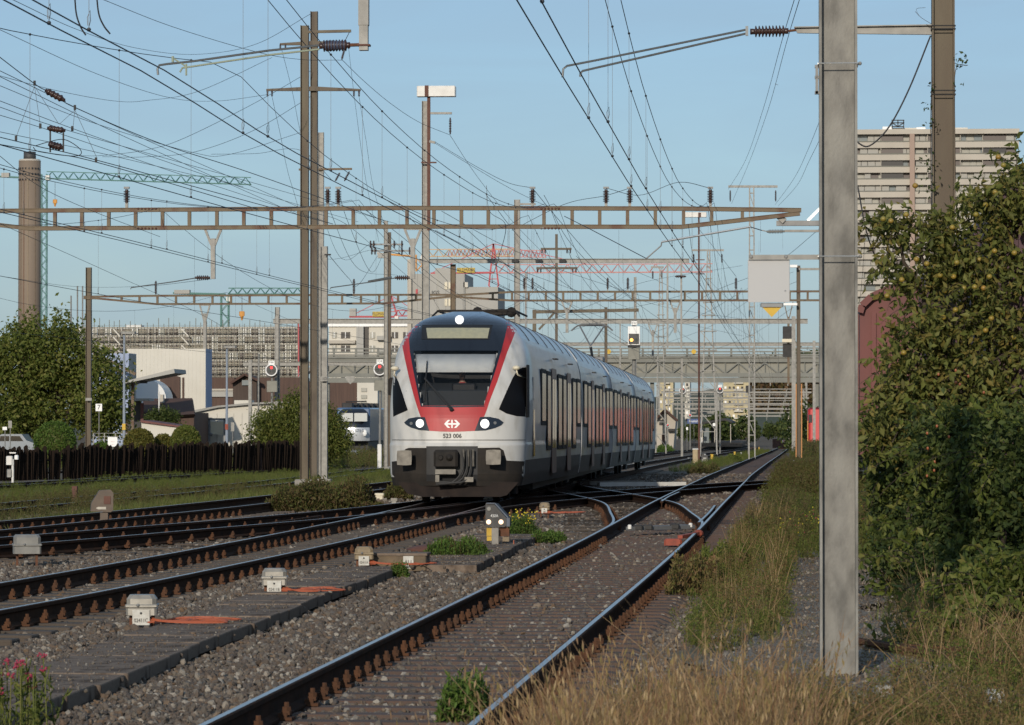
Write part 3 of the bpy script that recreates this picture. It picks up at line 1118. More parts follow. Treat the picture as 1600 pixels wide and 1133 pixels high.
for k in range(3):
    hs.tube(spline([c0 + Vector((0.33 + 0.09 * k, -0.02, 0.18)), c0 + Vector((0.35 + 0.08 * k, -0.06, -0.2)), c0 + Vector((0.15 + 0.1 * k, -0.1, -0.47)), c0 + Vector((-0.2, -0.1, -0.52 + 0.03 * k))], 6), 0.022, 6)
sub('hose', hs.mesh('hose', 'dark'), cp_o)
for k in (0, 1, 2):
    sub('pipe', MB().tube([c0 + Vector((0.36 + 0.1 * k, -0.02, 0.2)), c0 + Vector((0.36 + 0.1 * k, -0.02, -0.15))], 0.025, 8).mesh('pipe', 'buffer'), cp_o)
for z_ in ((207, 350, 510, 657), (1055, 1200, 505, 652)):
    x, z = FP(590 + (z_[0] + z_[1]) / 2 / 6.154, 620 + (z_[2] + z_[3]) / 2 / 6.154)
    b_ = MB()
    sz = 0.31
    R_ = Matrix.Rotation(0, 3, 'Z')
    pl = []
    for k in range(16):
        a = 2 * math.pi * k / 16
        cx_, cz_ = math.cos(a), math.sin(a)
        q = max(abs(cx_), abs(cz_))
        r_ = sz / 2 / (q ** 0.82)
        pl.append(TW(x + cx_ * r_, -0.30, z + cz_ * r_))
    b_.prism(pl, (0, 0.04, 0))
    b_.lathe(TW(x, -0.26, z), TW(x, 0.25, z), [(0, 0.1), (0.5, 0.1), (0.52, 0.13), (1, 0.13)], 12)
    b_.build('buffer', 'buffer', train)
pw = MB()
pz = [(190, 822), (1350, 822), (1240, 945), (1180, 962), (430, 962), (280, 932)]
top = [TW(P(590 + a / 6.154, 620 + b / 6.154, TY).x - TXC, 0.12, P(590 + a / 6.154, 620 + b / 6.154, TY).z) for a, b in pz]
pw.prism(top, (0, 0.06, 0.0))
pw.build('snow_plough', 'train_plow', train)
# camera pods and mirrors
for (a, b), s_ in (((165, 712), -1), ((1335, 706), 1)):
    p = P(590 + a / 6.154, 460 + b / 6.154, TY + 0.9)
    m_ = MB()
    m_.ball(p, 0.085, 10, sq=(1.05, 1.0, 0.62))
    m_.tube([p + Vector((0, 0, -0.05)), p + Vector((0.02 * s_, 0.02, -0.14)), p + Vector((0.16 * (1 if s_ > 0 else 0.1), 0.3, -0.22))], 0.018, 6)
    m_.build('camera_pod', 'cream', train, True)
for (x0, x1, y0, y1), yy in (((106, 190, 800, 970), 1.35), ((1352, 1455, 705, 960), 1.5)):
    p, q = P(590 + x0 / 6.154, 460 + y0 / 6.154, TY + yy), P(590 + x1 / 6.154, 460 + y1 / 6.154, TY + yy)
    MB().bbox((p + q) / 2, (abs(q.x - p.x), 0.16, abs(p.z - q.z)), 0.04).build('wing_mirror', 'train_dark', train)
# wiper
def onglass(a, b, off=0.05):
    x, z = FP(590 + a / 6.154, 460 + b / 6.154)
    return TW(x, nose_y(x, z) - off, z)
wp = MB()
wp.tube([onglass(715, 1112, 0.04), onglass(455, 805, 0.07)], 0.022, 6)
wp.tube([onglass(735, 1112, 0.04), onglass(475, 830, 0.07)], 0.014, 6)
wp.ball(onglass(712, 1105, 0.04), 0.045, 8)
wp.tube([onglass(477, 640, 0.03), onglass(464, 830, 0.03), onglass(453, 1030, 0.03)], 0.013, 6)
wp.build('wiper', 'black', train)
# seam line of the bumper
patch('bumper_seam', Z2([(140, 410), (1480, 410), (1480, 416), (140, 416)]), 0.006, 'black', train, grid=0.05)

# --- side details
def side_box(name, y0, y1, z0, z1, matname, x=1.441, t=0.012, parent=None):
    m_ = MB()
    b_ = min(0.05, (y1 - y0) * 0.2)
    pl = [(y0, z0 + b_), (y0 + b_, z0), (y1 - b_, z0), (y1, z0 + b_), (y1, z1 - b_), (y1 - b_, z1), (y0 + b_, z1), (y0, z1 - b_)]
    m_.prism([TW(x, a, b) for a, b in pl], (t, 0, 0))
    me = m_.mesh(name, matname)
    return link(name, me, parent or train) if (parent is None or parent.parent is None) else sub(name, me, parent)
YP = lambda zz: 28749 / (1212 - (820 + zz / 7.264)) - TY        # picture column -> distance along the flank
SH, LG = (1.62, 2.88), (1.06, 2.86)
cols = [(185, 245, SH), (250, 300, LG), (375, 425, LG), (430, 475, LG), (540, 585, LG), (590, 635, SH),
        (670, 712, SH), (715, 755, LG), (805, 840, LG), (845, 880, LG), (925, 958, LG), (960, 1000, SH),
        (1015, 1048, SH), (1050, 1085, LG), (1115, 1140, LG), (1145, 1170, LG), (1205, 1235, LG), (1238, 1262, SH),
        (1275, 1300, SH), (1303, 1330, LG), (1355, 1378, LG), (1380, 1405, LG), (1430, 1452, LG), (1456, 1472, SH)]
for a, b, (z0, z1) in cols:
    y0, y1 = YP(a), YP(b)
    fr = side_box('window', y0, y1, z0, z1, 'cab_black', 1.437, 0.012)
    side_box('pane', y0 + 0.27, y1 - 0.27, z0 + 0.1, z1 - 0.1, 'glass_side', 1.449, 0.006, fr)
for a, b in ((310, 360), (485, 525), (765, 790), (890, 912), (1090, 1106), (1180, 1196), (1340, 1352), (1410, 1424)):
    y0, y1 = YP(a), YP(b)
    d_ = side_box('door', y0, y1, 0.52, 2.95, 'train_door', 1.434, 0.012)
    ymid = (y0 + y1) / 2
    side_box('door_window', y0 + 0.12, ymid - 0.05, 1.1, 2.7, 'glass_dark', 1.446, 0.006, d_)
    side_box('door_window', ymid + 0.05, y1 - 0.12, 1.1, 2.7, 'glass_dark', 1.446, 0.006, d_)
    MB().box(TW(1.47, ymid, 3.18), (0.1, 0.7, 0.03)).build('rain_gutter', 'dark', train)
for y_, z_ in ((2.9, 2.4), (2.9, 1.7), (2.95, 1.2)):
    side_box('service_hatch', y_, y_ + 0.5, z_ - 0.25, z_ + 0.25, 'glass_dark' if z_ < 2 else 'train_side', 1.440, 0.008)

# --- other cars
bz = [0.40, 0.86, 1.2, 2.2, 2.6, 2.9, 3.12, 3.28, 3.42, 3.54, 3.66, 3.78, 3.88, 3.96, 4.02, 4.06]
prof = [(NW(z), z) for z in bz]
ring = [(w, z) for w, z in prof] + [(-w, z) for w, z in reversed(prof)]
for i in range(1, 4):
    ya, yb = CAR_Y[i] + 0.3, CAR_Y[i + 1] - 0.3
    seg = 6
    m_ = MB()
    n_ = len(ring)
    for s_ in range(seg + 1):
        y = ya + (yb - ya) * s_ / seg
        w_ = 1.0
        m_.v += [tuple(TW(x * w_, y, z)) for x, z in ring]
    for s_ in range(seg):
        for k in range(n_ - 1):
            m_.f.append((s_ * n_ + k, (s_ + 1) * n_ + k, (s_ + 1) * n_ + k + 1, s_ * n_ + k + 1))
            zc = (ring[k][1] + ring[k + 1][1]) / 2
            m_.m.append(1 if zc < 0.86 else (2 if zc > 3.3 else 0))
    m_.f += [tuple(range(n_ - 1, -1, -1)), tuple(seg * n_ + k for k in range(n_))]
    m_.m += [0, 0]
    b_ = m_.build('middle_car_body' if i < 3 else 'rear_car_body', ['train_side', 'train_skirt', 'train_roof'], train, False)
    for p in b_.data.polygons:
        p.use_smooth = len(p.vertices) == 4
for i in (1, 2, 3):
    m_ = MB()
    m_.prism([TW(x * 0.93, CAR_Y[i] - 0.32, z if z > 0.6 else 0.6) for x, z in ring], (0, 0.64, 0))
    m_.build('gangway_bellows', 'black', train)
# roof ribs and equipment
yy = 4.2
while yy < 80:
    if min(abs(yy - c) for c in CAR_Y) > 0.8:
        m_ = MB()
        pr = [(NW(z), z) for z in (3.45, 3.6, 3.72, 3.82, 3.9, 3.97, 4.03)]
        for (w1, z1), (w2, z2) in zip(pr, pr[1:]):
            m_.bar(TW(w1 + 0.005, yy, z1 + 0.01), TW(w2 + 0.005, yy, z2 + 0.01), 0.05, 0.012, up=(0.7, 0, 0.7))
        m_.build('roof_rib', 'train_dark', train)
    yy += 3.1
rf = MB()
for x_ in (-0.85, 1.05):
    rf.tube([TW(x_, 4.2, 4.0), TW(x_ * 0.9, 4.5, 4.12), TW(x_ * 0.9, 8, 4.12)], 0.025, 6)
rf.tube([TW(-0.77, 4.5, 4.12), TW(0.95, 4.5, 4.12)], 0.03, 6)
rf.bar(TW(-0.05, 6.5, 4.14), TW(0.75, 6.5, 4.16), 0.9, 0.12)
rf.ball(TW(0.0, 5.8, 4.14), 0.12, 8)
rf.ball(TW(0.75, 5.9, 4.14), 0.12, 8)
rf.build('roof_frame', 'train_dark', train)
# pantograph
pg = MB()
yp = 128 - TY
pg.bbox(TW(0, yp, 4.16), (0.9, 1.2, 0.16), 0.03)
pg.tube([TW(0.0, yp + 0.5, 4.25), TW(0, yp - 0.75, 4.62)], 0.05, 8)
pg.tube([TW(0.0, yp - 0.75, 4.62), TW(-0.45, yp + 0.3, 5.38)], 0.03, 6)
pg.tube([TW(0.0, yp - 0.75, 4.62), TW(0.45, yp + 0.3, 5.38)], 0.03, 6)
pg.tube(spline([TW(-0.75, yp + 0.3, 5.2), TW(-0.55, yp + 0.3, 5.36), TW(-0.3, yp + 0.3, 5.43), TW(0.3, yp + 0.3, 5.43), TW(0.55, yp + 0.3, 5.36), TW(0.75, yp + 0.3, 5.2)], 4), 0.03, 6)
pg.tube([TW(-0.5, yp + 0.55, 5.4), TW(0.5, yp + 0.55, 5.4)], 0.03, 6)
pg.build('pantograph', 'galv_dark', train)
# bogies
for yb in (3.1, CAR_Y[1], CAR_Y[2], CAR_Y[3], 78):
    m_ = MB()
    for sg in (-1, 1):
        m_.bbox(TW(sg * 1.0, yb, 0.52), (0.14, 3.3, 0.26), 0.04)
        m_.bbox(TW(sg * 1.02, yb, 0.30), (0.12, 0.8, 0.3), 0.04)
    m_.box(TW(0, yb, 0.5), (1.9, 0.5, 0.25))
    bo = m_.build('bogie', 'black', train)
    for sg in (-1, 1):
        for dy_ in (-1.3, 1.3):
            w_ = MB()
            w_.lathe(TW(sg * 0.69, yb + dy_, 0.40), TW(sg * 0.82, yb + dy_, 0.40), [(0, 0.43), (0.25, 0.43), (0.27, 0.40), (1, 0.395)], 20)
            sub('wheel', w_.mesh('wheel', 'train_dark'), bo)
MB().box(TW(0, 40, 0.5), (2.3, 66, 0.35)).build('underframe', 'black', train)
# ------------------------------------------------------------------ cable walkway slabs
def slab_row(x0, x1, y0, y1, label):
    t = thing('cable_walkway', label, 'walkway', ((x0 + x1) / 2, y0, -0.2))
    y = y0
    k = 0
    while y < y1:
        L = random.choice((0.95, 1.0, 1.0, 0.6))
        me = MB().bbox((0, 0, 0), (x1 - x0, L - 0.018, 0.10), 0.008).mesh('slab', 'concrete_dark')
        o = link('slab', me, t)
        xo = 0.03 * math.sin(y * 0.8)
        o.matrix_basis = Matrix.Translation(((x0 + x1) / 2 + xo + random.uniform(-0.012, 0.012), y + L / 2, -0.165 + random.uniform(-0.008, 0.008))) @ \
            Matrix.Rotation(random.uniform(-0.012, 0.012), 4, 'Z') @ Matrix.Rotation(random.uniform(-0.01, 0.01), 4, 'Y')
        y += L
    return t
slab_row(-5.52, -4.70, 20.5, 43.9, 'dark concrete slab walkway along the three signal boxes')
slab_row(-4.85, -3.76, 44.9, 56.5, 'dark concrete slab walkway at the small black dwarf signal')

# ------------------------------------------------------------------ signal junction boxes
mat('box_alu', (0.32, 0.30, 0.26), (0.24, 0.225, 0.195), 8, 0.45, metal=0.3, bump=0.05)
mat('box_brown', (0.26, 0.2, 0.12), (0.2, 0.15, 0.09), 8, 0.6)
mat('plate_white', (0.55, 0.54, 0.49), (0.45, 0.43, 0.38), 20, 0.6)
mat('ink', (0.06, 0.06, 0.06), rough=0.7)
mat('steel_rusty', (0.15, 0.06, 0.03), (0.1, 0.045, 0.025), 10, 0.85)

def junction_box(px, pyb, w, hb, text, label, housing='box_alu', rz=0.12, cables=True, legs=True):
    b = GT(px, pyb, -0.2)
    t = thing('junction_box', label, 'junction box', b, 'signal junction boxes')
    zb = b.z + (0.15 if legs else 0.02)
    m_ = MB()
    m_.bbox(b + Vector((0, 0, zb - b.z + hb * 0.25)), (w, w * 0.8, hb * 0.42), 0.02, rz)
    m_.build('housing', housing, t)
    m_ = MB()
    m_.bbox(b + Vector((0, 0, zb - b.z + hb * 0.5)), (w * 1.06, w * 0.86, 0.025), 0.01, rz)
    m_.bbox(b + Vector((0, 0, zb - b.z + hb * 0.75)), (w * 0.97, w * 0.77, hb * 0.5), 0.035, rz)
    lid = m_.build('lid', housing, t)
    if legs:
        for s_ in (-1, 1):
            MB().box(b + Vector((s_ * w * 0.36, 0, 0.06)), (0.03, 0.05, 0.22), rz).build('leg', 'steel_rusty', t)
    R = Matrix.Rotation(rz, 3, 'Z')
    pc = b + R @ Vector((0, -w * 0.46, 0)) + Vector((0, 0, zb - b.z - 0.01))
    if text:
        m_ = MB().box(pc + Vector((0, 0, 0.0)), (w * 0.56, 0.006, w * 0.5), rz)
        pl = m_.build('number_plate', 'plate_white', t)
        m_ = MB().ball(pc + R @ Vector((0, -0.006, w * 0.14)), 0.011, 8)
        sub('badge', m_.mesh('badge', 'ink'), pl)
        put_text(text, w * 0.18, 'ink', pc + R @ Vector((0, -0.006, -w * 0.1)), pl, rz=rz, squeeze=0.8)
    MB().ball(b + R @ Vector((-w * 0.1, -w * 0.44, zb - b.z + hb * 0.52)), 0.016, 6).build('latch', 'galv_dark', t)
    if cables:
        for k in range(7):
            a0 = b + Vector((random.uniform(-0.3, 0.3) * w, 0.05, zb - b.z))
            dx = random.uniform(0.2, 0.75) * (1 if k != 1 else -0.5)
            pts = [a0, a0 + Vector((0.1, -0.12, -0.03)), b + Vector((0.2 + dx * 0.3, -0.2 + 0.05 * k, 0.1)), b + Vector((0.15 + dx, -0.1 + 0.12 * k, 0.1)), b + Vector((0.1 + dx * 0.5, 0.35 + 0.05 * k, 0.1)), b + Vector((0.0, 0.2, 0.06))]
            MB().tube(spline(pts, 6), 0.007, 5).build('cable', 'cable_orange', t)
    return t
junction_box(222, 988, 0.275, 0.19, '02411C', 'silver signal box with plate 02411C on the ballast, nearest of the row', rz=0.10)
junction_box(429, 937, 0.265, 0.185, '02411B', 'silver signal box with plate 02411B, middle of the row by the walkway', rz=0.10)
junction_box(569, 893, 0.235, 0.165, '02411A', 'brown signal box with plate 02411A beside the concrete trough', 'box_brown', rz=0.08)
junction_box(851, 809, 0.20, 0.15, '024', 'small brown signal box with white plate between the curved switch rails', 'box_brown', rz=0.0)
junction_box(42, 884, 0.36, 0.26, None, 'grey cable box with rusty lid at the left end of the ballast', 'galv', rz=0.25, cables=False)
junction_box(774 - 10, 785, 0.25, 0.12, None, 'flat pale box lying beyond the train track by the plough', 'white', cables=False, legs=False)

# concrete trough with plate 411
c0, c1 = GT(587, 893, -0.2), GT(660, 891, -0.2)
tr = thing('concrete_trough', 'long brown concrete trough with white plate 411', 'concrete trough', c0)
cc = (c0 + c1) / 2
wd = (c1 - c0).length
MB().bbox(cc + Vector((0, 0.2, 0.1)), (wd, 0.5, 0.2), 0.015).build('trough_body', mat('trough', (0.17, 0.125, 0.08), (0.12, 0.09, 0.06), 6, 0.9, bump=0.2), tr)
MB().bbox(cc + Vector((0, 0.2, 0.21)), (wd + 0.03, 0.53, 0.03), 0.008).build('trough_lid', 'concrete_dark', tr)
pc = GT(639, 892, -0.2)
pl = MB().box(Vector((pc.x, cc.y - 0.06, cc.z + 0.11)), (0.13, 0.012, 0.16)).build('number_plate', 'plate_white', tr)
put_text('411', 0.085, 'ink', Vector((pc.x, cc.y - 0.068, cc.z + 0.11)), pl, squeeze=0.8)
# round steel cover lying behind
o = MB().lathe(GT(672, 861) + Vector((0, 0, 0.0)), GT(672, 861) + Vector((0, 0, 0.1)), [(0, 0.36), (0.4, 0.34), (0.8, 0.2), (1, 0.05)], 18).build('manhole_cover', 'rust_pole', None, True)
tag(o, 'rusty domed manhole cover behind the concrete trough', 'manhole cover')

# ------------------------------------------------------------------ dwarf signals
def dwarf_front():
    b = GT(774, 859, -0.2)
    s = sc_at(b.y)
    t = thing('dwarf_signal', 'small black shunting signal 430A with two lit lamps on a grey post', 'dwarf signal', b)
    U = lambda px, py, dy=0.0: P(px, py, b.y + dy)
    q = lambda a, c: U(740 + a / 12.59, 775 + c / 12.59)
    out = [q(235, 150), (q(390, 150)), q(640, 430), q(640, 590), q(600, 612), q(235, 600)]
    m_ = MB().prism(out, (0.06, 0.16, 0.0))
    hd = m_.build('signal_head', mat('signal_black', (0.022, 0.022, 0.023), rough=0.5), t)
    hood = MB()
    for a, c in ((q(228, 145), q(395, 145)), (q(395, 145), q(655, 430)), (q(655, 430), q(655, 600))):
        hood.bar(a + Vector((0.02, -0.01, 0)), c + Vector((0.02, -0.01, 0)), 0.05, 0.016)
    hood.build('hood', mat('signal_blue', (0.03, 0.05, 0.085), rough=0.4), t)
    for a, c, lit in ((305, 255, 0), (297, 512, 1), (540, 512, 1)):
        p = q(a, c) + Vector((0, -0.004, 0))
        m_ = MB().lathe(p + Vector((0, 0.004, 0)), p + Vector((0, -0.012, 0)), [(0, 0.036), (0.6, 0.036), (1, 0.026)], 14)
        m_.build('signal_lamp', mat('lamp_warm', (1, 0.8, 0.6), emit=(1.0, 0.62, 0.38), estr=1.3) if lit else 'galv', t)
    put_text('430A', 0.062, 'white_clean', q(410, 392) + Vector((0, -0.006, 0)), t, squeeze=0.85)
    MB().bbox(Vector((b.x, b.y, b.z + 0.14)), (0.105, 0.1, 0.36), 0.01).build('post', 'concrete', t)
    for (a0, a1, c0_, c1_, m) in ((245, 350, 625, 790, 'yellow'), (495, 690, 620, 800, 'steel_rusty'), (250, 345, 800, 885, 'yellow'), (560, 690, 810, 900, 'box_brown')):
        p0, p1 = q(a0, c0_) + Vector((0, 0.14, 0)), q(a1, c1_) + Vector((0, 0.14, 0))
        MB().box((p0 + p1) / 2, (abs(p1.x - p0.x), 0.1, abs(p0.z - p1.z))).build('base_box', m, t)
    MB().tube(spline([q(790, 870), q(775, 1010), q(640, 1020), q(500, 1005)], 5), 0.008, 5).build('cable', 'cable_orange', t)
dwarf_front()
def dwarf_back():
    b = GT(161, 829, -0.2)
    t = thing('dwarf_signal', 'brown shunting signal seen from behind at the far left tracks', 'dwarf signal', b)
    q = lambda a, c: P(a / 3.99, 566 + c / 3.99, b.y)
    m_ = MB().prism([q(565, 930), q(570, 880), q(620, 800), q(690, 795), q(707, 815), q(705, 925), q(690, 935)], (-0.05, 0.2, 0))
    hd = m_.build('signal_head', mat('signal_brown', (0.1, 0.068, 0.045), (0.075, 0.052, 0.035), 8, 0.6), t)
    p0, p1 = q(648, 835), q(690, 885)
    sub('rear_door', MB().box((p0 + p1) / 2 + Vector((0, -0.006, 0)), (abs(p1.x - p0.x), 0.012, abs(p0.z - p1.z))).mesh('rear_door', 'rust_pole'), hd)
    p0, p1 = q(600, 902), q(662, 918)
    sub('arrow_plate', MB().prism([q(598, 910) + Vector((0, -0.008, 0)), q(612, 902) + Vector((0, -0.008, 0)), q(662, 902) + Vector((0, -0.008, 0)), q(662, 918) + Vector((0, -0.008, 0)), q(612, 918) + Vector((0, -0.008, 0))], (0, 0.006, 0)).mesh('arrow_plate', 'box_alu'), hd)
    p0, p1 = q(622, 938), q(670, 1045)
    MB().box(Vector(((p0.x + p1.x) / 2, b.y + 0.08, (p0.z + b.z) / 2 - 0.02)), (p1.x - p0.x, 0.1, p0.z - b.z + 0.04)).build('post', 'signal_brown', t)
dwarf_back()
o = MB().bbox(GT(117, 790) + Vector((0, 0, 0.2)), (0.13, 0.12, 0.52), 0.01).build('marker_post', 'rust_pole')
tag(o, 'short dark steel post in the grass beside the brown dwarf signal', 'post')

# far dwarf signals and markers beside the straight track (thin out with distance)
def far_dwarf(px, pyb, label, col='signal_black', foot='yellow'):
    b = GT(px, pyb, -0.2)
    t = thing('dwarf_signal', label, 'dwarf signal', b)
    MB().prism([b + Vector((-0.2, 0, 0.22)), b + Vector((0.2, 0, 0.22)), b + Vector((0.2, 0, 0.4)), b + Vector((0.02, 0, 0.58)), b + Vector((-0.1, 0, 0.58)), b + Vector((-0.2, 0, 0.45))], (0, 0.2, 0)).build('signal_head', col, t)
    MB().box(b + Vector((0, -0.005, 0.28)), (0.2, 0.01, 0.06)).build('number_strip', 'plate_white', t)
    MB().box(b + Vector((0, 0.1, 0.1)), (0.36, 0.2, 0.24)).build('foot', foot, t)
    MB().ball(b + Vector((0.02, -0.01, 0.5)), 0.035, 8).build('signal_lamp', 'white_clean', t)
far_dwarf(1239, 738, 'black dwarf signal on a yellow foot in the weeds by the far mast')
far_dwarf(1101, 723, 'black dwarf signal behind the weeds in the middle of the yard', foot='concrete')
def marker(px, pyb, h, w, m, label, name='marker_post', cat='post', cap=None):
    b = GT(px, pyb, -0.22)
    t = thing(name, label, cat, b)
    MB().bbox(b + Vector((0, 0, h / 2)), (w, w * 0.7, h), w * 0.15).build('post', m, t)
    MB().bbox(b + Vector((0, 0, h - 0.02)), (w * 1.15, w * 0.85, 0.06), w * 0.1).build('cap', cap or m, t)
    return t
marker(1086.5, 724, 0.9, 0.33, mat('beige', (0.42, 0.33, 0.2), (0.36, 0.28, 0.17), 5, 0.8), 'tall beige cabinet post behind the train flank', 'cabinet', 'cabinet', 'white')
marker(1112.5, 722, 0.5, 0.17, 'yellow', 'yellow post beside the beige cabinet')
marker(1148, 716, 0.5, 0.14, 'yellow', 'yellow post halfway to the platform')
marker(1180, 707, 0.45, 0.13, 'yellow', 'left yellow post of the distant pair near the track bend')
marker(1186, 704, 0.45, 0.13, 'yellow', 'right yellow post of the distant pair near the track bend')
marker(1077, 722, 0.3, 0.2, 'galv', 'low grey box at the foot of the beige cabinet', 'cable_box', 'box')
marker(1158, 714, 0.35, 0.12, 'galv', 'small grey post with cap beside the halfway yellow post', cap='white')
marker(616, 798, 0.26, 0.13, 'galv', 'short grey bollard in front of the plough', 'bollard', 'bollard', 'concrete')
marker(593, 784, 0.2, 0.2, 'cream', 'small cream box at the bush edge beside the train', 'cable_box', 'box')
marker(400 + 420 / 3.99, 738, 0.3, 0.5, 'concrete', 'concrete block in the grass behind the two left masts', 'concrete_block', 'block')
# white concrete beams lying at the crossing
for (a, b, y, lb) in ((935, 1070, 757, 'white concrete beam lying right of the train flank'), (898, 1005, 755, 'grey concrete beam lying beside the train wheels'), (1170, 1235, 838, 'white weathered beam in the weeds right of the point lever'), (625, 662, 790, 'white concrete beam under the train plough')):
    p0, p1 = GT(a, y, -0.1), GT(b, y - 1, -0.1)
    o = MB().bar(p0, p1, 0.16, 0.12).build('concrete_beam', 'white' if 'white' in lb else 'concrete')
    tag(o, lb, 'concrete beam')
# little white relay post far left
b = GT(14, 757, -0.2)
t = thing('relay_post', 'white relay post with lamp at the left edge by the fence', 'relay post', b)
s = 1 / sc_at(b.y)
MB().tube([b + Vector((6 * s, 0, 0)), b + Vector((6 * s, 0, 40 * s))], 0.05, 8).build('post', 'white', t)
MB().bbox(b + Vector((1 * s, 0, 38 * s)), (10 * s, 0.2, 14 * s), 0.03).build('cabinet', 'white', t)
MB().bbox(b + Vector((1 * s, 0, 18 * s)), (8 * s, 0.2, 13 * s), 0.03).build('lower_cabinet', 'galv', t)
MB().bbox(b + Vector((12 * s, 0, 43 * s)), (6 * s, 0.15, 7 * s), 0.03).build('lamp', 'white_clean', t)
MB().box(b + Vector((6 * s, 0, 50 * s)), (10 * s, 0.1, 2 * s)).build('cap', 'white', t)

# ------------------------------------------------------------------ ballast stones
def stone(seed):
    r = random.Random(seed)
    bm = bmesh.new()
    bmesh.ops.create_icosphere(bm, subdivisions=1, radius=1.0)
    sx, sy, sz_ = r.uniform(0.8, 1.25), r.uniform(0.65, 1.0), r.uniform(0.5, 0.85)
    for v in bm.verts:
        k = r.uniform(0.68, 1.12)
        v.co = Vector((v.co.x * sx * k, v.co.y * sy * k, v.co.z * sz_ * k))
    me = bpy.data.meshes.new('stone')
    bm.to_mesh(me)
    bm.free()
    me.materials.append(MATS['stone'])
    return me
mat('stone', (0.2, 0.18, 0.155), rough=0.9, bump=0.3, bscale=3, rnd=[(0.14, 0.112, 0.088), (0.085, 0.064, 0.048), (0.115, 0.095, 0.078), (0.06, 0.049, 0.041), (0.155, 0.13, 0.1), (0.09, 0.073, 0.06), (0.135, 0.085, 0.048), (0.3, 0.27, 0.225), (0.075, 0.068, 0.063), (0.1, 0.07, 0.05)])
STONES = [stone(i) for i in range(9)]
rng = np.random.default_rng(3)
cA = np.array([p[:] for p in TRACKS['A']]); cB = np.array([p[:] for p in TRACKS['B']]); cC = np.array([p[:] for p in TRACKS['C']])
def stones_in(x0, x1, y0, y1, dens, size, name, label, seed, xr=None):
    n = int((x1 - x0) * (y1 - y0) * dens)
    x = rng.uniform(x0, x1, n)
    y = rng.uniform(y0, y1, n)
    # picture frame cull with margin
    dep = y
    px = VPX + F_PX * x / dep
    keep = (px > -120) & (px < 1700)
    z = np.array([tz(a, b) for a, b in zip(x, y)]) - 0.232
    s = np.clip(rng.lognormal(math.log(size), 0.28, n), size * 0.5, size * 2)
    for c, steel in ((cA, 1), (cB, 0), (cC, 0)):
        d = x - np.interp(y, c[:, 1], c[:, 0])
        ad = np.abs(d)
        keep &= np.abs(ad - GAUGE / 2) > 0.085
        # steps over the sleepers: fewer stones there
        yy_ = (y * 1.0 - c[0, 1] - 0.3) / (0.56 if steel else 0.6)
        fr = np.abs(yy_ - np.round(yy_)) * (0.56 if steel else 0.6)
        on = (ad < 1.3) & (fr < 0.1)
        keep &= ~(on & (rng.uniform(0, 1, n) < (0.86 if steel else 0.7)))
        z += np.where(ad < 0.7, 0.02 if steel else 0.012, 0.0)
    # outside the verge the ground is earth
    verge = x > (-0.4 + 0.004 * (y - 20) + 0.25 * np.sin(y * 1.3) * 0.6)
    keep &= ~(verge & (rng.uniform(0, 1, n) < 0.8))
    sl = ((x > -5.55) & (x < -4.67) & (y < 44.2)) | ((x > -4.9) & (x < -3.74) & (y > 44.7) & (y < 56.8))
    keep &= ~(sl & (rng.uniform(0, 1, n) < 0.975))
    heap = ((x > -6.3) & (x < -5.5) & (y < 44))
    z += np.where(heap, 0.05, 0) + np.where(sl, 0.09, 0) + rng.normal(0, 0.012, n)
    pts = np.stack([x, y, z], 1)[keep]
    return scatter(name, pts, STONES, label, 'ballast', full_rot=True, scales=s[keep], seed=seed)
stones_in(-6.5, 0.3, 16, 31, 800, 0.0235, 'ballast_stones', 'grey brown ballast stones around the nearest track in the foreground', 11)
stones_in(-10.5, 0.3, 31, 50, 400, 0.028, 'ballast_stones', 'grey brown ballast stones between the tracks at the signal boxes', 12)
stones_in(-15.5, 0.5, 50, 85, 110, 0.04, 'ballast_stones', 'grey brown ballast stones around the switches before the train', 13)

stones_in(-13.5, 0.3, 85, 150, 26, 0.062, 'ballast_stones', 'distant ballast stones beside the flank of the train', 14)

n_ = 5200
gx = np.concatenate([rng.uniform(-5.5, -4.72, n_ // 2), rng.uniform(-4.8, -3.8, n_ // 2)])
gy = np.concatenate([rng.uniform(21, 43.8, n_ // 2), rng.uniform(45, 56, n_ // 2)])
scatter('slab_grit', np.stack([gx, gy, np.full(n_, -0.112)], 1), STONES, 'loose grit lying on the walkway slabs', 'grit', full_rot=True, scales=np.clip(rng.lognormal(math.log(0.007), 0.5, n_), 0.003, 0.022), seed=15)
# ------------------------------------------------------------------ masts
def ground_at(x, y, off=-0.235):
    return Vector((x, y, tz(x, y) + off))

def mast(px0, px1, ytop, Y, m, label, style='h', depth=None, found=True, name='catenary_mast', cat='mast', zb=None, group=None):
    w = (px1 - px0) / sc_at(Y)
    top = P((px0 + px1) / 2, ytop, Y)
    b = ground_at(top.x, Y) if zb is None else Vector((top.x, Y, zb))
    t = thing(name, label, cat, b, group)
    mb = MB()
    if style == 'h':
        mb.hbeam(b, top, w, depth or w, tf=max(0.016, w * 0.07), tw=0.014)
    elif style == 'side':
        mb.hbeam(b, top, depth or w, w, tf=max(0.016, w * 0.07), tw=0.014, xdir=(0, 1, 0))
    elif style == 'round':
        mb.tube([b, top], [w * 0.55, w * 0.45], 10)
    else:
        mb.bar(b, top, w, w, up=(0, 1, 0))
    mb.build('post', m, t)
    if found:
        MB().bbox(b + Vector((0, 0, 0.08)), (w * 2.2, w * 2.2, 0.3), 0.03).build('foundation', 'concrete', t)
    return t, top, b, w

def pbar(t, name, a, b, Y, w, h, m, Y2=None):
    return MB().bar(P(a[0], a[1], Y), P(b[0], b[1], Y2 or Y), w, h).build(name, m, t)

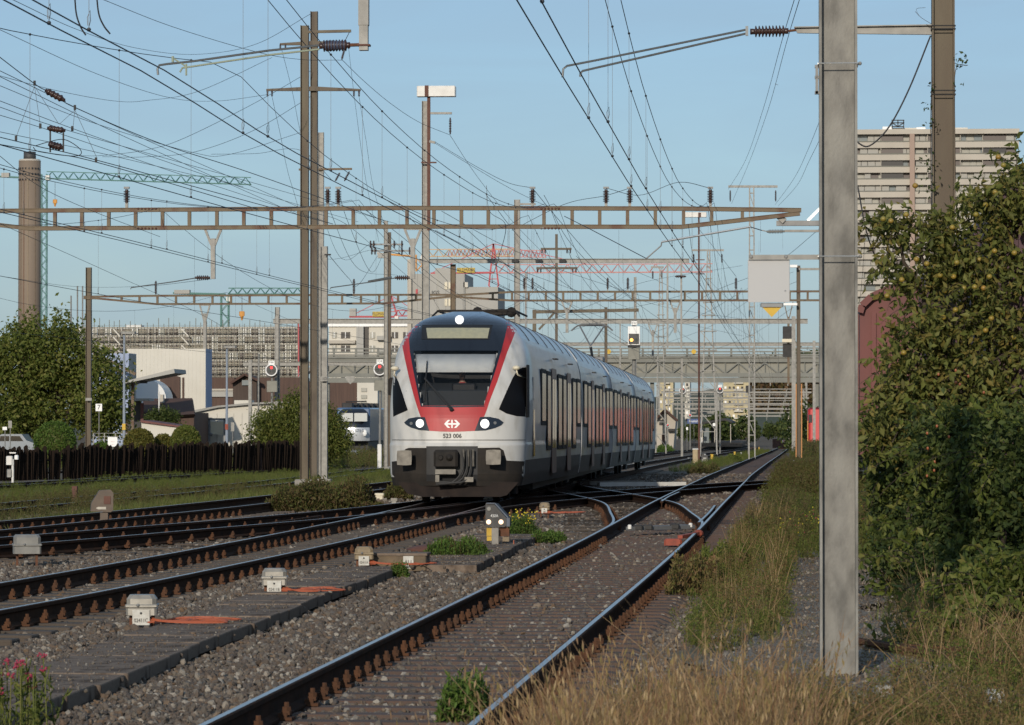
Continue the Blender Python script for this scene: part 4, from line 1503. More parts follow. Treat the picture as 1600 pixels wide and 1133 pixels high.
def ins_v(t, px, y0, y1, Y, rpx, sheds=8, m='insulator', name='insulator', y_name=None):
    return MB().insul(P(px, y0, Y), P(px, y1, Y), rpx / sc_at(Y), sheds).build(name, m, t, True)

def ins_h(t, a, b, Y, rpx, sheds=7, m='insulator', name='insulator', Y2=None):
    return MB().insul(P(a[0], a[1], Y), P(b[0], b[1], Y2 or Y), rpx / sc_at(Y), sheds).build(name, m, t, True)

# -- the big near mast with its sign arm
YM = 24.6
nm, nm_top, nm_b, nm_w = mast(1279.5, 1338.5, -60, YM, 'galv_near', 'big grey galvanised steel mast standing in the dry grass', 'h', 0.26, found=False)
MB().box(nm_b + Vector((0, 0, 0.06)), (0.6, 0.6, 0.2)).build('foundation', 'concrete', nm)
for py in (102, 402):
    z = P(1309, py, YM).z
    band = MB()
    w2, d2 = nm_w / 2 + 0.006, 0.13 + 0.006
    ptsb = [(-w2, -d2), (w2, -d2), (w2, d2), (-w2, d2), (-w2, -d2)]
    band.tube([Vector((nm_top.x + a, YM + b, z)) for a, b in ptsb], 0.005, 6)
    band.build('band', 'tube_alu', nm)
    MB().ball(Vector((nm_top.x + w2 + 0.012, YM - d2 * 0.8, z)), 0.014, 6).build('bolt', 'galv', nm)
br = MB()
p0, p1 = P(1274, 102, YM), P(1278.5, 147, YM)
br.box((p0 + p1) / 2, (0.018, 0.05, p0.z - p1.z))
for py in (104, 121, 145):
    br.box(P(1277, py, YM), (0.035, 0.05, 0.02))
br.build('bracket', 'galv_dark', nm)
YS = YM - 0.05
a0, a1 = P(1170, 402, YS), P(1281, 402, YS)
arm = MB().box((a0 + a1) / 2, (a1.x - a0.x, 0.012, 0.034)).build('sign_arm', 'galv', nm)
for px in (1173.5, 1228):
    p = P(px, 401, YS)
    sub('bolt', MB().lathe(p + Vector((0, -0.006, 0)), p + Vector((0, -0.02, 0)), [(0, 0.014), (1, 0.011)], 6).mesh('bolt', 'galv_dark'), arm)
p0, p1 = P(1168.5, 406, YS), P(1234, 472, YS)
sg = thing('sign_board', 'blank light grey square sign hanging from the big mast arm', 'sign', p0)
MB().bbox((p0 + p1) / 2 + Vector((0, 0.02, 0)), (p1.x - p0.x, 0.012, p0.z - p1.z), 0.003).build('panel', mat('sign_grey', (0.42, 0.42, 0.42), rough=0.6), sg)
MB().box(P(1227, 454.5, YS) + Vector((0, 0.012, 0)), (0.012, 0.004, 0.005)).build('sticker', 'signal_blue', sg)
p0, p1 = P(1188, 473.5, YS), P(1224, 479.5, YS)
tg = thing('triangle_sign', 'yellow triangle sign with grey top edge below the square sign', 'sign', p0)
MB().bbox((p0 + p1) / 2 + Vector((0, 0.025, 0)), (p1.x - p0.x, 0.02, p0.z - p1.z + 0.002), 0.006).build('bracket', 'galv_dark', tg)
MB().prism([P(1190, 479, YS) + Vector((0, 0.03, 0)), P(1206, 495.5, YS) + Vector((0, 0.03, 0)), P(1222, 479, YS) + Vector((0, 0.03, 0))], (0, 0.006, 0)).build('panel', 'yellow', tg)

# -- brown mast in the bushes with the long bracket
YB = 38.5
bm_t, bm_top, bm_b, bm_w = mast(1455.5, 1490.5, -140, YB, 'steel_olive', 'olive brown steel mast rising behind the apple tree', 'h', 0.24, found=True)
for py in (42, 47, 143, 149):
    z = P(1472, py, YB).z
    w2, d2 = bm_w / 2 + 0.006, 0.126
    MB().tube([Vector((bm_top.x + a, YB + b, z)) for a, b in ((-w2, -d2), (w2, -d2), (w2, d2), (-w2, d2), (-w2, -d2))], 0.007, 6).build('band', 'dark', bm_t)
wb = MB()
wb.prism([P(1241, 43, YB), P(1456, 39.5, YB), P(1456, 54, YB), P(1246, 51.5, YB)], (0, 0.05, 0))
wb.bar(P(1241, 43, YB), P(1456, 39.5, YB), 0.09, 0.012)
wb.build('bracket_arm', 'galv', bm_t)
ins_h(bm_t, (1232, 48.5), (1172, 49.5), YB, 9.5, 9, 'insulator')
MB().tube([P(1244, 47, YB), P(1232, 48.5, YB)], 0.014, 6).build('clevis', 'steel_rusty', bm_t)
st = MB()
st.tube([P(1168, 46, YB), P(930, 94.5, YB), P(886, 103, YB), P(880, 108, YB), P(879, 121, YB)], 0.012, 6)
st.tube([P(1168, 52, YB), P(940, 104, YB), P(910, 111, YB), P(907, 115, YB), P(906.5, 120, YB)], 0.012, 6)
st.bar(P(1167, 41, YB), P(1167, 56, YB), 0.03, 0.03)
st.build('steady_arm', 'tube_grey', bm_t)
MB().tube(spline([P(1454, 56, YB), P(1420, 140, YB), P(1390, 197, YB), P(1362, 226, YB), P(1345, 226, YB), P(1325, 205, YB)], 8), 0.009, 6).build('jumper_cable', 'wire', bm_t)
MB().tube(spline([P(1340, 290, YB), P(1356, 370, YB), P(1385, 440, YB + 1)], 8), 0.008, 6).build('stay_wire', 'wire', bm_t)

# -- hanging post at the top edge (carried by a beam above the picture)
YH = 40.0
zb0 = P(568, -95, YH).z
pbm = thing('overhead_portal', 'steel portal beam above the picture carrying the hanging insulator post', 'portal', P(568, -95, YH))
xl, xr = -13.5, bm_top.x - 0.2
mb = MB()
for dz in (0, 0.5):
    mb.bar(Vector((xl, YH, zb0 + dz)), Vector((xr, YH, zb0 + dz)), 0.14, 0.1)
mb.build('chord', 'steel_rustbeam', pbm)
hp = MB()
hp.bar(Vector((P(568.5, 0, YH).x, YH, zb0 + 0.3)), P(568.5, 40, YH), 0.115, 0.115, up=(0, 1, 0))
hp.bar(P(568.5, 40, YH), P(568.5, 79, YH), 0.1, 0.1, up=(0, 1, 0))
hp.build('hanging_post', 'galv', pbm)
MB().box(P(569, 71, YH), (0.14, 0.13, 0.02)).build('clamp', 'rust_pole', pbm)
ins_h(pbm, (547, 70.5), (499, 72), YH, 9.8, 8)
MB().tube([P(562, 70, YH), P(547, 70.5, YH)], 0.02, 6).build('clevis', 'steel_rusty', pbm)
MB().insul(P(545, 70.6, YH), P(503, 71.9, YH), 9.0 / sc_at(YH), 8, core=0.8).build('insulator_core', 'insul_blue', pbm, True)
st = MB()
st.tube([P(499, 71, YH), P(420, 79, YH), P(300, 96, YH), P(262, 100, YH), P(249, 102, YH), P(246, 108, YH), P(247, 117, YH)], 0.013, 6)
st.build('steady_arm', 'tube_grey', pbm)
st = MB()
st.tube([P(499, 77, YH), P(420, 86, YH), P(300, 104, YH), P(285, 106, YH), P(281, 113, YH)], 0.011, 6)
st.build('steady_arm', 'tube_green', pbm)
mb = MB().tube([P(270, 88, YH), P(270, 97, YH)], 0.016, 6)
mb.tube([P(272, 92, YH), P(291, 104, YH)], 0.01, 6)
mb.tube([P(291, 100, YH), P(291, 118, YH)], 0.012, 6)
mb.build('wire_clamp', 'tube_green', pbm)

# -- masts of the yard
m1 = mast(470, 482.5, 40, 118, 'steel_olive', 'tall olive brown mast left of the train, nearest of the tall pair', 'h')
m2 = mast(485.5, 496.5, 18, 146, 'steel_brown', 'tallest brown mast left of the train carrying two crossarms', 'h', found=False)
m3 = mast(497.5, 506, 207, 158, 'galv', 'grey mast with a thin crossarm right behind the tall brown pair', 'h')
m4 = mast(501, 512, 385, 116, 'galv', 'grey mast with plate 102 beside the tall brown mast', 'h')
b_ = P(506.5, 592, 115.8)
mp = MB().box(b_, (0.22, 0.02, 0.16)).build('number_plate', 'galv', m4[0])
put_text('102', 0.13, 'ink', b_ + Vector((0, -0.013, 0)), mp)
MB().bar(P(507, 398, 115.8), P(517, 398, 115.8), 0.05, 0.05).build('hook', 'dark', m4[0])
m5 = mast(659.5, 671, 158, 150, 'galv', 'grey floodlight mast rising behind the roof of the train', 'h')
Y5 = 149.7
pbar(m5[0], 'lamp_pole', (670, 150), (670, 360), Y5, 0.13, 0.13, 'rust_pole')
p0, p1 = P(652, 135, Y5), P(712, 151, Y5)
MB().bbox((p0 + p1) / 2 + Vector((0, 0, 0)), (p1.x - p0.x, 0.5, p0.z - p1.z), 0.03).build('floodlight_box', 'white', m5[0])
MB().box(P(667.5, 143, Y5) + Vector((0, -0.26, 0)), (0.16, 0.03, p0.z - p1.z + 0.02)).build('lamp_bracket', 'rust_pole', m5[0])
pbar(m5[0], 'arm', (671, 177), (706, 177), Y5, 0.09, 0.09, 'galv')
ins_v(m5[0], 703.5, 184, 210, Y5, 2.2, 8)
pbar(m5[0], 'arm', (658, 254), (682, 254), Y5, 0.08, 0.06, 'rust_pole')
pbar(m5[0], 'arm', (671, 221), (680, 223), Y5, 0.15, 0.1, 'galv')
m6 = mast(134.5, 143, 418, 163, 'steel_olive', 'olive mast at the wooden fence carrying the left portal end', 'h')
p = P(138.5, 624, 162.7)
MB().box(p, (0.3, 0.02, 0.13)).build('number_plate', 'galv', m6[0])
m7 = mast(704, 712, 413, 163, 'steel_rustbeam', 'brown portal mast standing right behind the train cab roof', 'h', found=False)
m8 = mast(803.5, 812.5, 312, 175, 'galv', 'pale grey mast rising above the train just right of its cab', 'h', found=False)
pbar(m8[0], 'arm', (811, 319), (837, 319), 174.8, 0.1, 0.09, 'galv')
m9 = mast(867.5, 871.5, 366, 235, 'steel_brown', 'thin dark mast with double crossarms above the middle of the train', 'box', found=False)
for (a, b, y) in ((845, 893, 389), (838, 902, 419)):
    pbar(m9[0], 'crossarm', (a, y), (b, y), 235, 0.12, 0.14, 'steel_brown')
    for px in (a + 2, a + 7, b - 7, b - 2):
        ins_v(m9[0], px, y + 1, y + 7, 234.9, 1.5, 4)
m10 = mast(1244.5, 1250.5, 415, 163, 'steel_brown', 'slim brown mast between the sign and the big grey mast', 'h')
MB().box(P(1240, 416, 162.5), (0.33, 0.3, 0.12)).build('lamp', 'white_clean', m10[0])
MB().box(P(1235, 475.5, 162.5), (0.62, 0.3, 0.11)).build('lamp', 'white_clean', m10[0])
pbar(m10[0], 'arm', (1246, 420.5), (1295, 420.5), 163, 0.1, 0.1, 'galv')
for px in (1252.5, 1244):
    pbar(m10[0], 'cable_duct', (px, 600), (px, 716), 162.8, 0.06, 0.05, mat('duct_orange', (0.45, 0.2, 0.06), rough=0.6))
m11 = mast(990.5, 994.5, 433, 240, 'galv', 'grey mast behind the yellow signal above the train', 'h', found=False)
fr = MB()
fr.bar(P(832, 487.5, 240), P(998, 484.5, 240), 0.2, 0.22)
fr.bar(P(835, 484, 240), P(835, 530, 240), 0.24, 0.24, up=(0, 1, 0))
fr.bar(P(866, 489, 240), P(842, 515, 240), 0.14, 0.14)
fr.build('cantilever_frame', 'steel_olive', m11[0])
m12 = mast(1090.5, 1093.5, 335, 230, 'rust_pole', 'dark red pole with white lamp box left of the square sign', 'round', found=False)
p0, p1 = P(1070.5, 332, 229.8), P(1104, 339.5, 229.8)
MB().bbox((p0 + p1) / 2, (p1.x - p0.x, 0.5, p0.z - p1.z), 0.02).build('floodlight_box', 'white', m12[0])
MB().box(P(1093, 336, 229.5), (0.17, 0.03, 0.3)).build('lamp_bracket', 'rust_pole', m12[0])
for y in (406, 428):
    pbar(m12[0], 'rung', (1087, y), (1101, y), 230, 0.06, 0.06, 'rust_pole')
m13 = mast(430, 437, 480, 215, 'galv', 'grey portal mast behind the left red signal', 'h')
m14 = mast(600, 606, 345, 196, 'galv', 'pale grey mast with insulator crossarms left of the train cab', 'h')
m15 = mast(606, 611, 363, 204, 'steel_brown', 'brown mast right against the pale insulator mast', 'h')
m16 = mast(402.5, 405.5, 553, 240, 'galv', 'thin grey pole beside the left red signal', 'round')
m17 = mast(1063.5, 1067, 560, 300, 'galv', 'grey mast under the footbridge left of the red signal pair', 'h', found=False)
m18 = mast(1168.5, 1171, 605, 300, 'galv', 'slim grey mast under the footbridge near the platform', 'h')
MB().box(P(1170, 608, 299.6), (0.5, 0.4, 0.6)).build('signal_back', 'dark', m18[0])
mast(944.5, 949, 480, 260, 'steel_brown', 'brown mast beside the raised pantograph', 'h', found=False)
mast(968, 970, 500, 300, 'galv', 'thin grey mast between pantograph and yellow signal', 'box', found=False)
mast(820, 823, 425, 200, 'galv_dark', 'thin dark mast just behind the train front roof', 'box', found=False)

# crossarms of the tall mast
Y2 = 145.8
def arm_taper(t, xa, xb, y, h0, h1, Y, m):
    xc = (xa + xb) / 2
    mb = MB()
    mb.prism([P(xa, y + 2 - h1 / 2, Y), P(xc, y - h0 / 2, Y), P(xb, y + 2 - h1 / 2, Y), P(xb, y + 2 + h1 / 2, Y), P(xc, y + h0 / 2, Y), P(xa, y + 2 + h1 / 2, Y)], (0, 0.16, 0))
    mb.build('crossarm', m, t)
arm_taper(m2[0], 437, 545, 67, 6.5, 3, Y2, 'steel_brown')
arm_taper(m2[0], 416, 563, 138.5, 7, 3, Y2, 'steel_brown')
pbar(m1[0], 'arm', (481, 50), (548.5, 48.5), 117.9, 0.1, 0.09, 'steel_olive')
for px in (438, 446, 540, 545):
    ins_v(m2[0], px, 69, 77, Y2 - 0.1, 1.8, 4)
for px in (418, 425, 553, 561):
    ins_v(m2[0], px, 141, 151, Y2 - 0.1, 1.9, 4)
pbar(m3[0], 'crossarm', (467, 265), (550, 264), 157.9, 0.09, 0.09, 'steel_rustbeam')
for a, b in (((531, 270), (524, 283)), ((546, 268), (538, 283))):
    ins_h(m3[0], a, b, 157.8, 2, 6)
for (a, b, y) in ((578, 630, 382), (580, 642, 392)):
    pbar(m14[0], 'crossarm', (a, y), (b, y), 195.8, 0.1, 0.09, 'galv_dark')
    for px in (a + 1, a + 6, b - 14, b - 2):
        ins_v(m14[0], px, y - 6, y + 6, 195.6, 1.8, 5)
for (a, y) in ((548, 52), (704, 177)):
    pass
ins_h(m1[0], (538, 78), (534, 93), 117.5, 2.2, 7)
MB().tube([P(546, 50, 117.8), P(540, 62, 117.7), P(538, 78, 117.5)], 0.012, 5).build('hanger', 'dark', m1[0])

# lattice towers
def lattice(px, ytop, ybot, Y, wt, wb_, label, arm, taper=True, rung=14):
    c0, c1 = P(px, ytop, Y), P(px, ybot, Y)
    base = ground_at(c1.x, Y)
    t = thing('lattice_tower', label, 'lattice tower', base)
    s = sc_at(Y)
    def hw(z):
        k = (c0.z - z) / max(0.1, (c0.z - c1.z))
        return (wt + (wb_ - wt) * min(1.3, k)) / s / 2
    for sx in (-1, 1):
        for sy in (-1, 1):
            MB().bar(Vector((c0.x + sx * hw(c0.z), Y + sy * hw(c0.z), c0.z)), Vector((c0.x + sx * hw(base.z), Y + sy * hw(base.z), base.z)), 0.09, 0.09, up=(0, 1, 0)).build('leg', 'galv', t)
    z = c0.z - 0.4
    k = 0
    while z > base.z + 1:
        h = hw(z)
        step = max(1.0, h * 2.4)
        h2 = hw(z - step)
        m_ = MB()
        for sy in (-1, 1):
            m_.bar(Vector((c0.x - h, Y + sy * h, z)), Vector((c0.x + h, Y + sy * h, z)), 0.06, 0.06)
            if k % 2 == 0:
                m_.bar(Vector((c0.x - h, Y + sy * h, z)), Vector((c0.x + h2, Y + sy * h2, z - step)), 0.05, 0.05)
        m_.build('brace', 'galv', t)
        z -= step
        k += 1
    for (a, b, y) in arm:
        pbar(t, 'crossarm', (a, y), (b, y), Y, 0.14, 0.16, 'galv')
        for q in (a + 3, b - 3):
            ins_v(t, q, y + 6, y + 26 * (250 / Y) * 0.9, Y - 0.1, 1.6, 8)
    return t
lattice(1174.5, 293, 400, 250, 6.5, 8.5, 'straight lattice tower rising behind the square sign', [(1138, 1215, 291.5)])
lattice(1107, 391, 495, 300, 3, 21, 'tapered lattice tower left of the square sign', [(1081, 1131, 391)])
lattice(1032.5, 418, 505, 330, 3, 13, 'smaller tapered lattice tower above the rear of the train', [(1017, 1037, 417.5)])

# ------------------------------------------------------------------ portal beams
def vier_beam(t, pts_top, pts_bot, Y, posts, m='steel_rustbeam', ch=0.1, dp=0.16):
    """top / bottom chords as pixel polylines, posts as pixel columns"""
    for nm_, pl in (('top_chord', pts_top), ('bottom_chord', pts_bot)):
        mb = MB()
        for a, b in zip(pl, pl[1:]):
            mb.bar(P(a[0], a[1], Y), P(b[0], b[1], Y), dp, ch)
            mb.bar(P(a[0], a[1], Y) + Vector((0, 0, ch / 2 + 0.008)), P(b[0], b[1], Y) + Vector((0, 0, ch / 2 + 0.008)), dp + 0.05, 0.014)
        mb.build(nm_, m, t)
    tx, ty = [p[0] for p in pts_top], [p[1] for p in pts_top]
    bx, by = [p[0] for p in pts_bot], [p[1] for p in pts_bot]
    for px in posts:
        a, b = P(px, np.interp(px, tx, ty), Y), P(px, np.interp(px, bx, by), Y)
        mb = MB()
        mb.bar(a - Vector((0, 0, ch / 2)), b + Vector((0, 0, ch / 2 + 0.015)), dp - 0.04, 0.1, up=(1, 0, 0))
        mb.build('batten', m, t)

def hanger(t, px, y0, y1, Y, wpx, m='galv'):
    s = sc_at(Y)
    mb = MB()
    mid = y0 + (y1 - y0) * 0.38
    for sg in (-1, 1):
        mb.bar(P(px + sg * wpx, y0, Y), P(px + sg * 1.0, mid, Y), 0.07, 0.07)
    mb.bar(P(px - wpx, y0 + 1, Y), P(px + wpx, y0 + 1, Y), 0.09, 0.05)
    mb.build('hanger_fork', m, t)
    MB().bar(P(px, y0 + (y1 - y0) * 0.2, Y), P(px, y1, Y), 0.13, 0.13, up=(0, 1, 0)).build('hanger_post', m, t)

Y1 = 105.0
po1 = thing('overhead_portal', 'long brown steel portal beam crossing the whole picture above the train', 'portal', P(600, 340, Y1))
vier_beam(po1, [(-140, 331), (0, 330), (640, 325.5), (1065, 326.5), (1252, 329)], [(-140, 336), (45, 357.5), (640, 354.5), (1065, 355), (1250, 334)],
          Y1, [86, 128, 170, 212, 254, 296, 339, 381, 424, 467, 509.5, 552, 593, 636, 678, 721, 763, 806, 850, 894, 937, 980.5, 1024, 1068, 1112, 1160], ch=0.11)
for px in (198, 512, 528.5, 832, 947, 984, 1110):
    ins_v(po1, px, 296, 318, Y1, 5.2, 7)
    MB().bar(P(px, 317, Y1), P(px, 326, Y1), 0.08, 0.08, up=(0, 1, 0)).build('insulator_foot', 'galv', po1)
    MB().box(P(px, 293.5, Y1), (0.16, 0.12, 0.06)).build('insulator_cap', 'galv_dark', po1)
for px in (212 + 18, 860):
    mb = MB()
    for k in range(6):
        for y in (326, 357):
            mb.ball(P(px - 14 + k * 5.5, y, Y1 - 0.09), 0.035, 6)
    mb.build('rivets', 'rust_pole', po1)
for px in (333, 645):
    hanger(po1, px, 357, 436, Y1, 13, 'galv')
    ins_h(po1, (px - 5, 434), (px - 28, 434), Y1, 4, 6)
    MB().tube([P(px - 28, 434.5, Y1), P(px - 60, 440, Y1), P(px - 128, 449.5, Y1), P(px - 129, 452, Y1)], 0.016, 6).build('steady_arm', 'tube_grey', po1)
MB().tube([P(575, 440, Y1), P(612, 433, Y1)], 0.03, 6).build('steady_arm', 'tube_grey', po1)
# right end: channel on the neighbouring mast
pbar(po1, 'end_bracket', (1213, 349), (1320, 349), Y1 + 0.2, 0.18, 0.15, 'galv_dark')
pbar(po1, 'end_shoe', (1217, 338), (1226, 346), Y1 + 0.1, 0.14, 0.18, 'galv')
pbar(po1, 'end_strut', (1262, 345), (1282, 325), Y1 + 0.2, 0.08, 0.08, 'tube_alu')
mast(1304, 1318, 250, Y1 + 0.45, 'galv', 'grey portal mast hidden behind the big near mast', 'h')
mast(-150, -137, 250, Y1 + 0.3, 'steel_olive', 'olive portal mast just outside the left picture edge', 'h')
# registration arm of the nearest track below the portal
ra = thing('steady_bracket', 'bright silver registration tube reaching left from the lattice tower', 'bracket', P(1100, 365, 76))
MB().tube([P(1172, 354.5, 76), P(1034, 378, 76)], 0.022, 8).build('tube', 'tube_alu', ra)
MB().tube([P(1034, 378, 76), P(1033, 384, 76), P(1010, 404, 76)], 0.015, 6).build('hook', 'galv_dark', ra)
MB().tube([P(1010, 404, 76), P(920, 357, 80), P(882, 338, 84)], 0.009, 6).build('pull_wire', 'wire', ra)
MB().tube([P(1172, 354.5, 76), P(1190, 360, 78), P(1200, 362, 78)], 0.012, 6).build('link', 'galv', ra)
MB().insul(P(1198, 362, 78), P(1226, 361.5, 78), 0.05, 9).build('insulator', 'galv', ra, True)
pbar(ra, 'cantilever', (1226, 361), (1320, 361), 78, 0.1, 0.05, 'galv')

Y3 = 163.0
po2 = thing('overhead_portal', 'second brown portal beam from the fence mast to the train roof', 'portal', P(400, 468, Y3))
vier_beam(po2, [(131, 464), (244, 462.5), (600, 461), (706, 461)], [(131, 466.5), (150, 466.5), (244, 475.5), (600, 474.5), (706, 463.5)], Y3,
          [190, 218, 246, 275, 303.5, 332, 361, 390, 419.5, 448, 477, 506, 534.5, 564, 592.5, 622, 650], ch=0.075, dp=0.14)
ins_v(po2, 243.5, 439, 460, Y3, 2.3, 9)
ins_v(po2, 553, 436, 460, Y3, 2.5, 9)
hanger(po2, 320, 476, 545, Y3, 8, 'galv')
po3 = thing('overhead_portal', 'third brown portal beam from the train roof to the slim brown mast', 'portal', P(1000, 462, Y3))
vier_beam(po3, [(708, 462), (800, 456.5), (1340, 455.5)], [(708, 464), (800, 470), (1340, 469.5)], Y3,
          [770, 800, 826, 853, 880, 907, 934, 961, 988.5, 1016, 1043, 1070, 1097, 1125, 1152, 1179, 1206, 1234, 1262, 1289], ch=0.075, dp=0.14)
for px in (819, 832, 949.5, 981, 1150):
    ins_v(po3, px, 434, 452, Y3, 2.4, 7)
    MB().bar(P(px, 452, Y3), P(px, 457, Y3), 0.05, 0.05, up=(0, 1, 0)).build('insulator_foot', 'galv', po3)
hanger(po3, 886, 471, 520, Y3, 8, 'galv')
hanger(po3, 1055, 471, 520, Y3, 8, 'galv')
pbar(po3, 'hanging_insulator', (847, 356), (847, 357), Y1 - 0.1, 0.1, 0.1, 'galv')
# upper grey beam
po4 = thing('overhead_beam', 'long pale grey beam resting on the brown mast behind the cab roof', 'portal', P(860, 408, 163))
MB().hbeam(P(655, 408, 162.6), P(1077, 407.5, 162.6), 0.2, 0.18, xdir=(0, 0, 1)).build('beam', 'galv', po4)
for px in (1043, 1064.5):
    pbar(po4, 'drop_post', (px, 411), (px, 545), 162.4, 0.1, 0.08, 'galv')
for px in (805, 842, 879):
    MB().box(P(px, 408, 162.4), (0.3, 0.2, 0.14)).build('clamp', 'dark', po4)
ins_h(po4, (1055, 432), (1072, 432), 162.2, 2.5, 5)
# simple grey I beams further out
def ibeam(xa, xb, y, Y, h, label, posts=(), m='galv'):
    t = thing('overhead_beam', label, 'portal', P(xa, y, Y))
    MB().hbeam(P(xa, y, Y), P(xb, y, Y), h, 0.22, tf=0.03, xdir=(0, 0, 1)).build('beam', m, t)
    for px in posts:
        top = P(px, y, Y)
        MB().bar(Vector((top.x, Y + 0.02, top.z + 0.3)), ground_at(top.x, Y), 0.24, 0.24, up=(0, 1, 0)).build('post', m, t)
    return t
g1 = ibeam(427, 1262, 502, 215, 0.30, 'pale grey signal beam crossing low behind the train cab', (432.5, 1240))
hanger(g1, 1020, 506, 556, 214.8, 7)
ibeam(380, 645, 568.5, 260, 0.28, 'pale grey beam crossing left behind both red signals', (391,))
ibeam(800, 1300, 538, 300, 0.32, 'pale grey beam running just above the footbridge railing', (1272,))
far = [(596, 480, 0.3), (613, 560, 0.32), (622, 650, 0.32), (631, 750, 0.35), (638.5, 860, 0.4), (645, 980, 0.4), (650, 1150, 0.45)]
for k, (y, Y, h) in enumerate(far):
    xa, xb = 1026 + k * 7, 1272 - k * 4
    px_ = [xa + 4, xb - 12, (xa * 0.62 + xb * 0.38)]
    ft = ibeam(xa, xb, y, Y, h, f'distant catenary portal under the footbridge, number {["one", "two", "three", "four", "five", "six", "seven"][k]} counted from the bridge', px_)
    mb = MB()
    for i in range(9):
        q = xa + (xb - xa) * (i + 0.5) / 9
        mb.bar(P(q, y - 6, Y), P(q, y + 7, Y), 0.12, 0.12, up=(0, 1, 0))
    mb.bar(P(xa, y - 5, Y), P(xb, y - 5, Y), 0.12, 0.12)
    mb.build('wire_supports', 'galv', ft)
# ------------------------------------------------------------------ catenaries
def catenary(label, xf, sup, y0, y1, hc=5.5, hm=8.3, low=6.75, pair=0.0, drop=6.5, r=0.0075, stag=0.12, insul_at=None):
    """contact wire(s) + sagging messenger(s) + droppers above a track"""
    t = thing('catenary', label, 'overhead line', (xf(y0), y0, hc))
    def mess(y):
        for a, b in zip(sup, sup[1:]):
            if a <= y <= b:
                u = (y - a) / (b - a)
                return hm - (hm - low) * 4 * u * (1 - u)
        return hm
    def st(y):
        i = sum(1 for s_ in sup if s_ <= y)
        a, b = (sup[i - 1], sup[i]) if 0 < i < len(sup) else (y0, y1)
        u = (y - a) / max(1, b - a)
        return stag * (1 - 2 * u) * (1 if i % 2 else -1)
    offs = (-pair / 2, pair / 2) if pair else (0.0,)
    for o_ in offs:
        ys_ = np.arange(y0, y1 + 0.1, 4.0)
        MB().tube([Vector((xf(y) + st(y) + o_, y, hc + tz(xf(y), y))) for y in ys_], r, 5).build('contact_wire', 'wire', t)
        ys_ = np.arange(y0, y1 + 0.1, 2.5)
        MB().tube([Vector((xf(y) + st(y) + o_, y, mess(y) + tz(xf(y), y))) for y in ys_], r * 0.85, 5).build('messenger_wire', 'wire', t)
        y = y0 + 1.0 + (0.6 if o_ > 0 else 0)
        while y < min(y1, 190):
            if abs(y - min(sup, key=lambda q: abs(q - y))) > 2.0:
                x = xf(y) + st(y) + o_
                zc = hc + tz(xf(y), y)
                d = MB().tube([Vector((x, y, mess(y) + tz(xf(y), y))), Vector((x, y, zc))], 0.0032, 4)
                if y < 110:
                    d.ball(Vector((x, y, zc + 0.012)), 0.022, 6)
                    d.tube([Vector((x - 0.012, y, zc + 0.05)), Vector((x - 0.016, y, zc + 0.13)), Vector((x + 0.012, y, zc + 0.2)), Vector((x + 0.016, y, zc + 0.1)), Vector((x, y, zc + 0.04))], 0.004, 4)
                    d.ball(Vector((x, y, mess(y) + tz(xf(y), y))), 0.02, 6)
                d.build('dropper', 'wire_light' if y < 110 else 'wire', t)
            y += drop
    return t
XA = lambda y: float(np.interp(y, [20, 32, 39, 56, 74, 100, 127, 230, 400], [-2.15, -2.2, -2.21, -2.22, -2.16, -1.93, -1.86, -1.2, 0.2]))
XB = lambda y: float(np.interp(y, [20, 32, 39, 48, 60, 75, 150, 330, 520], [-6.75, -6.8, -6.68, -6.9, -6.8, -6.62, -6.62, -5.4, -3.2]))
XC = lambda y: float(np.interp(y, [20, 48, 52, 70, 90, 330], [-12.0, -10.4, -10.1, -9.0, -7.6, -5.4]))
XD = lambda y: float(np.interp(y, [40, 64, 91, 130, 330], [-14.6, -13.95, -13.0, -11.2, -10.2]))
XE = lambda y: float(np.interp(y, [60, 87, 120, 160, 330], [-19.8, -19.0, -17.6, -16.2, -15.0]))
XF = lambda y: float(np.interp(y, [90, 130, 200, 330], [-29.5, -28, -22.5, -18]))
catenary('double overhead line above the nearest track, entering at the top centre', XA, [-25, 39, 105, 163, 215, 300, 400], 24, 400, pair=0.215, stag=0.02)
catenary('double overhead line above the train track, entering at the top left', XB, [-25, 40, 105, 163, 215, 300, 400], 26, 400, pair=0.26, stag=0.03)
catenary('overhead line with section insulator crossing the upper left picture corner', XC, [-10, 62, 105, 163], 38, 130, hc=5.45, hm=8.0, low=6.5, drop=5)
catenary('overhead line above the track behind the brown dwarf signal', XD, [20, 105, 163, 215, 300], 50, 300, hm=8.4, low=6.3, pair=0.22)
catenary('overhead line above the half overgrown track', XE, [40, 105, 163, 215, 300], 70, 300, hm=8.4, low=6.4)
catenary('overhead line above the track along the fence', XF, [60, 105, 163, 260], 100, 260, hm=8.4, low=6.6)
XG = lambda y: float(np.interp(y, [90, 160, 300, 500], [2.6, 3.5, 4.8, 7.4]))
catenary('overhead line above the wagon siding beyond the slim brown mast', XG, [60, 105, 163, 215, 300, 400], 110, 400, hm=8.2, low=6.6)

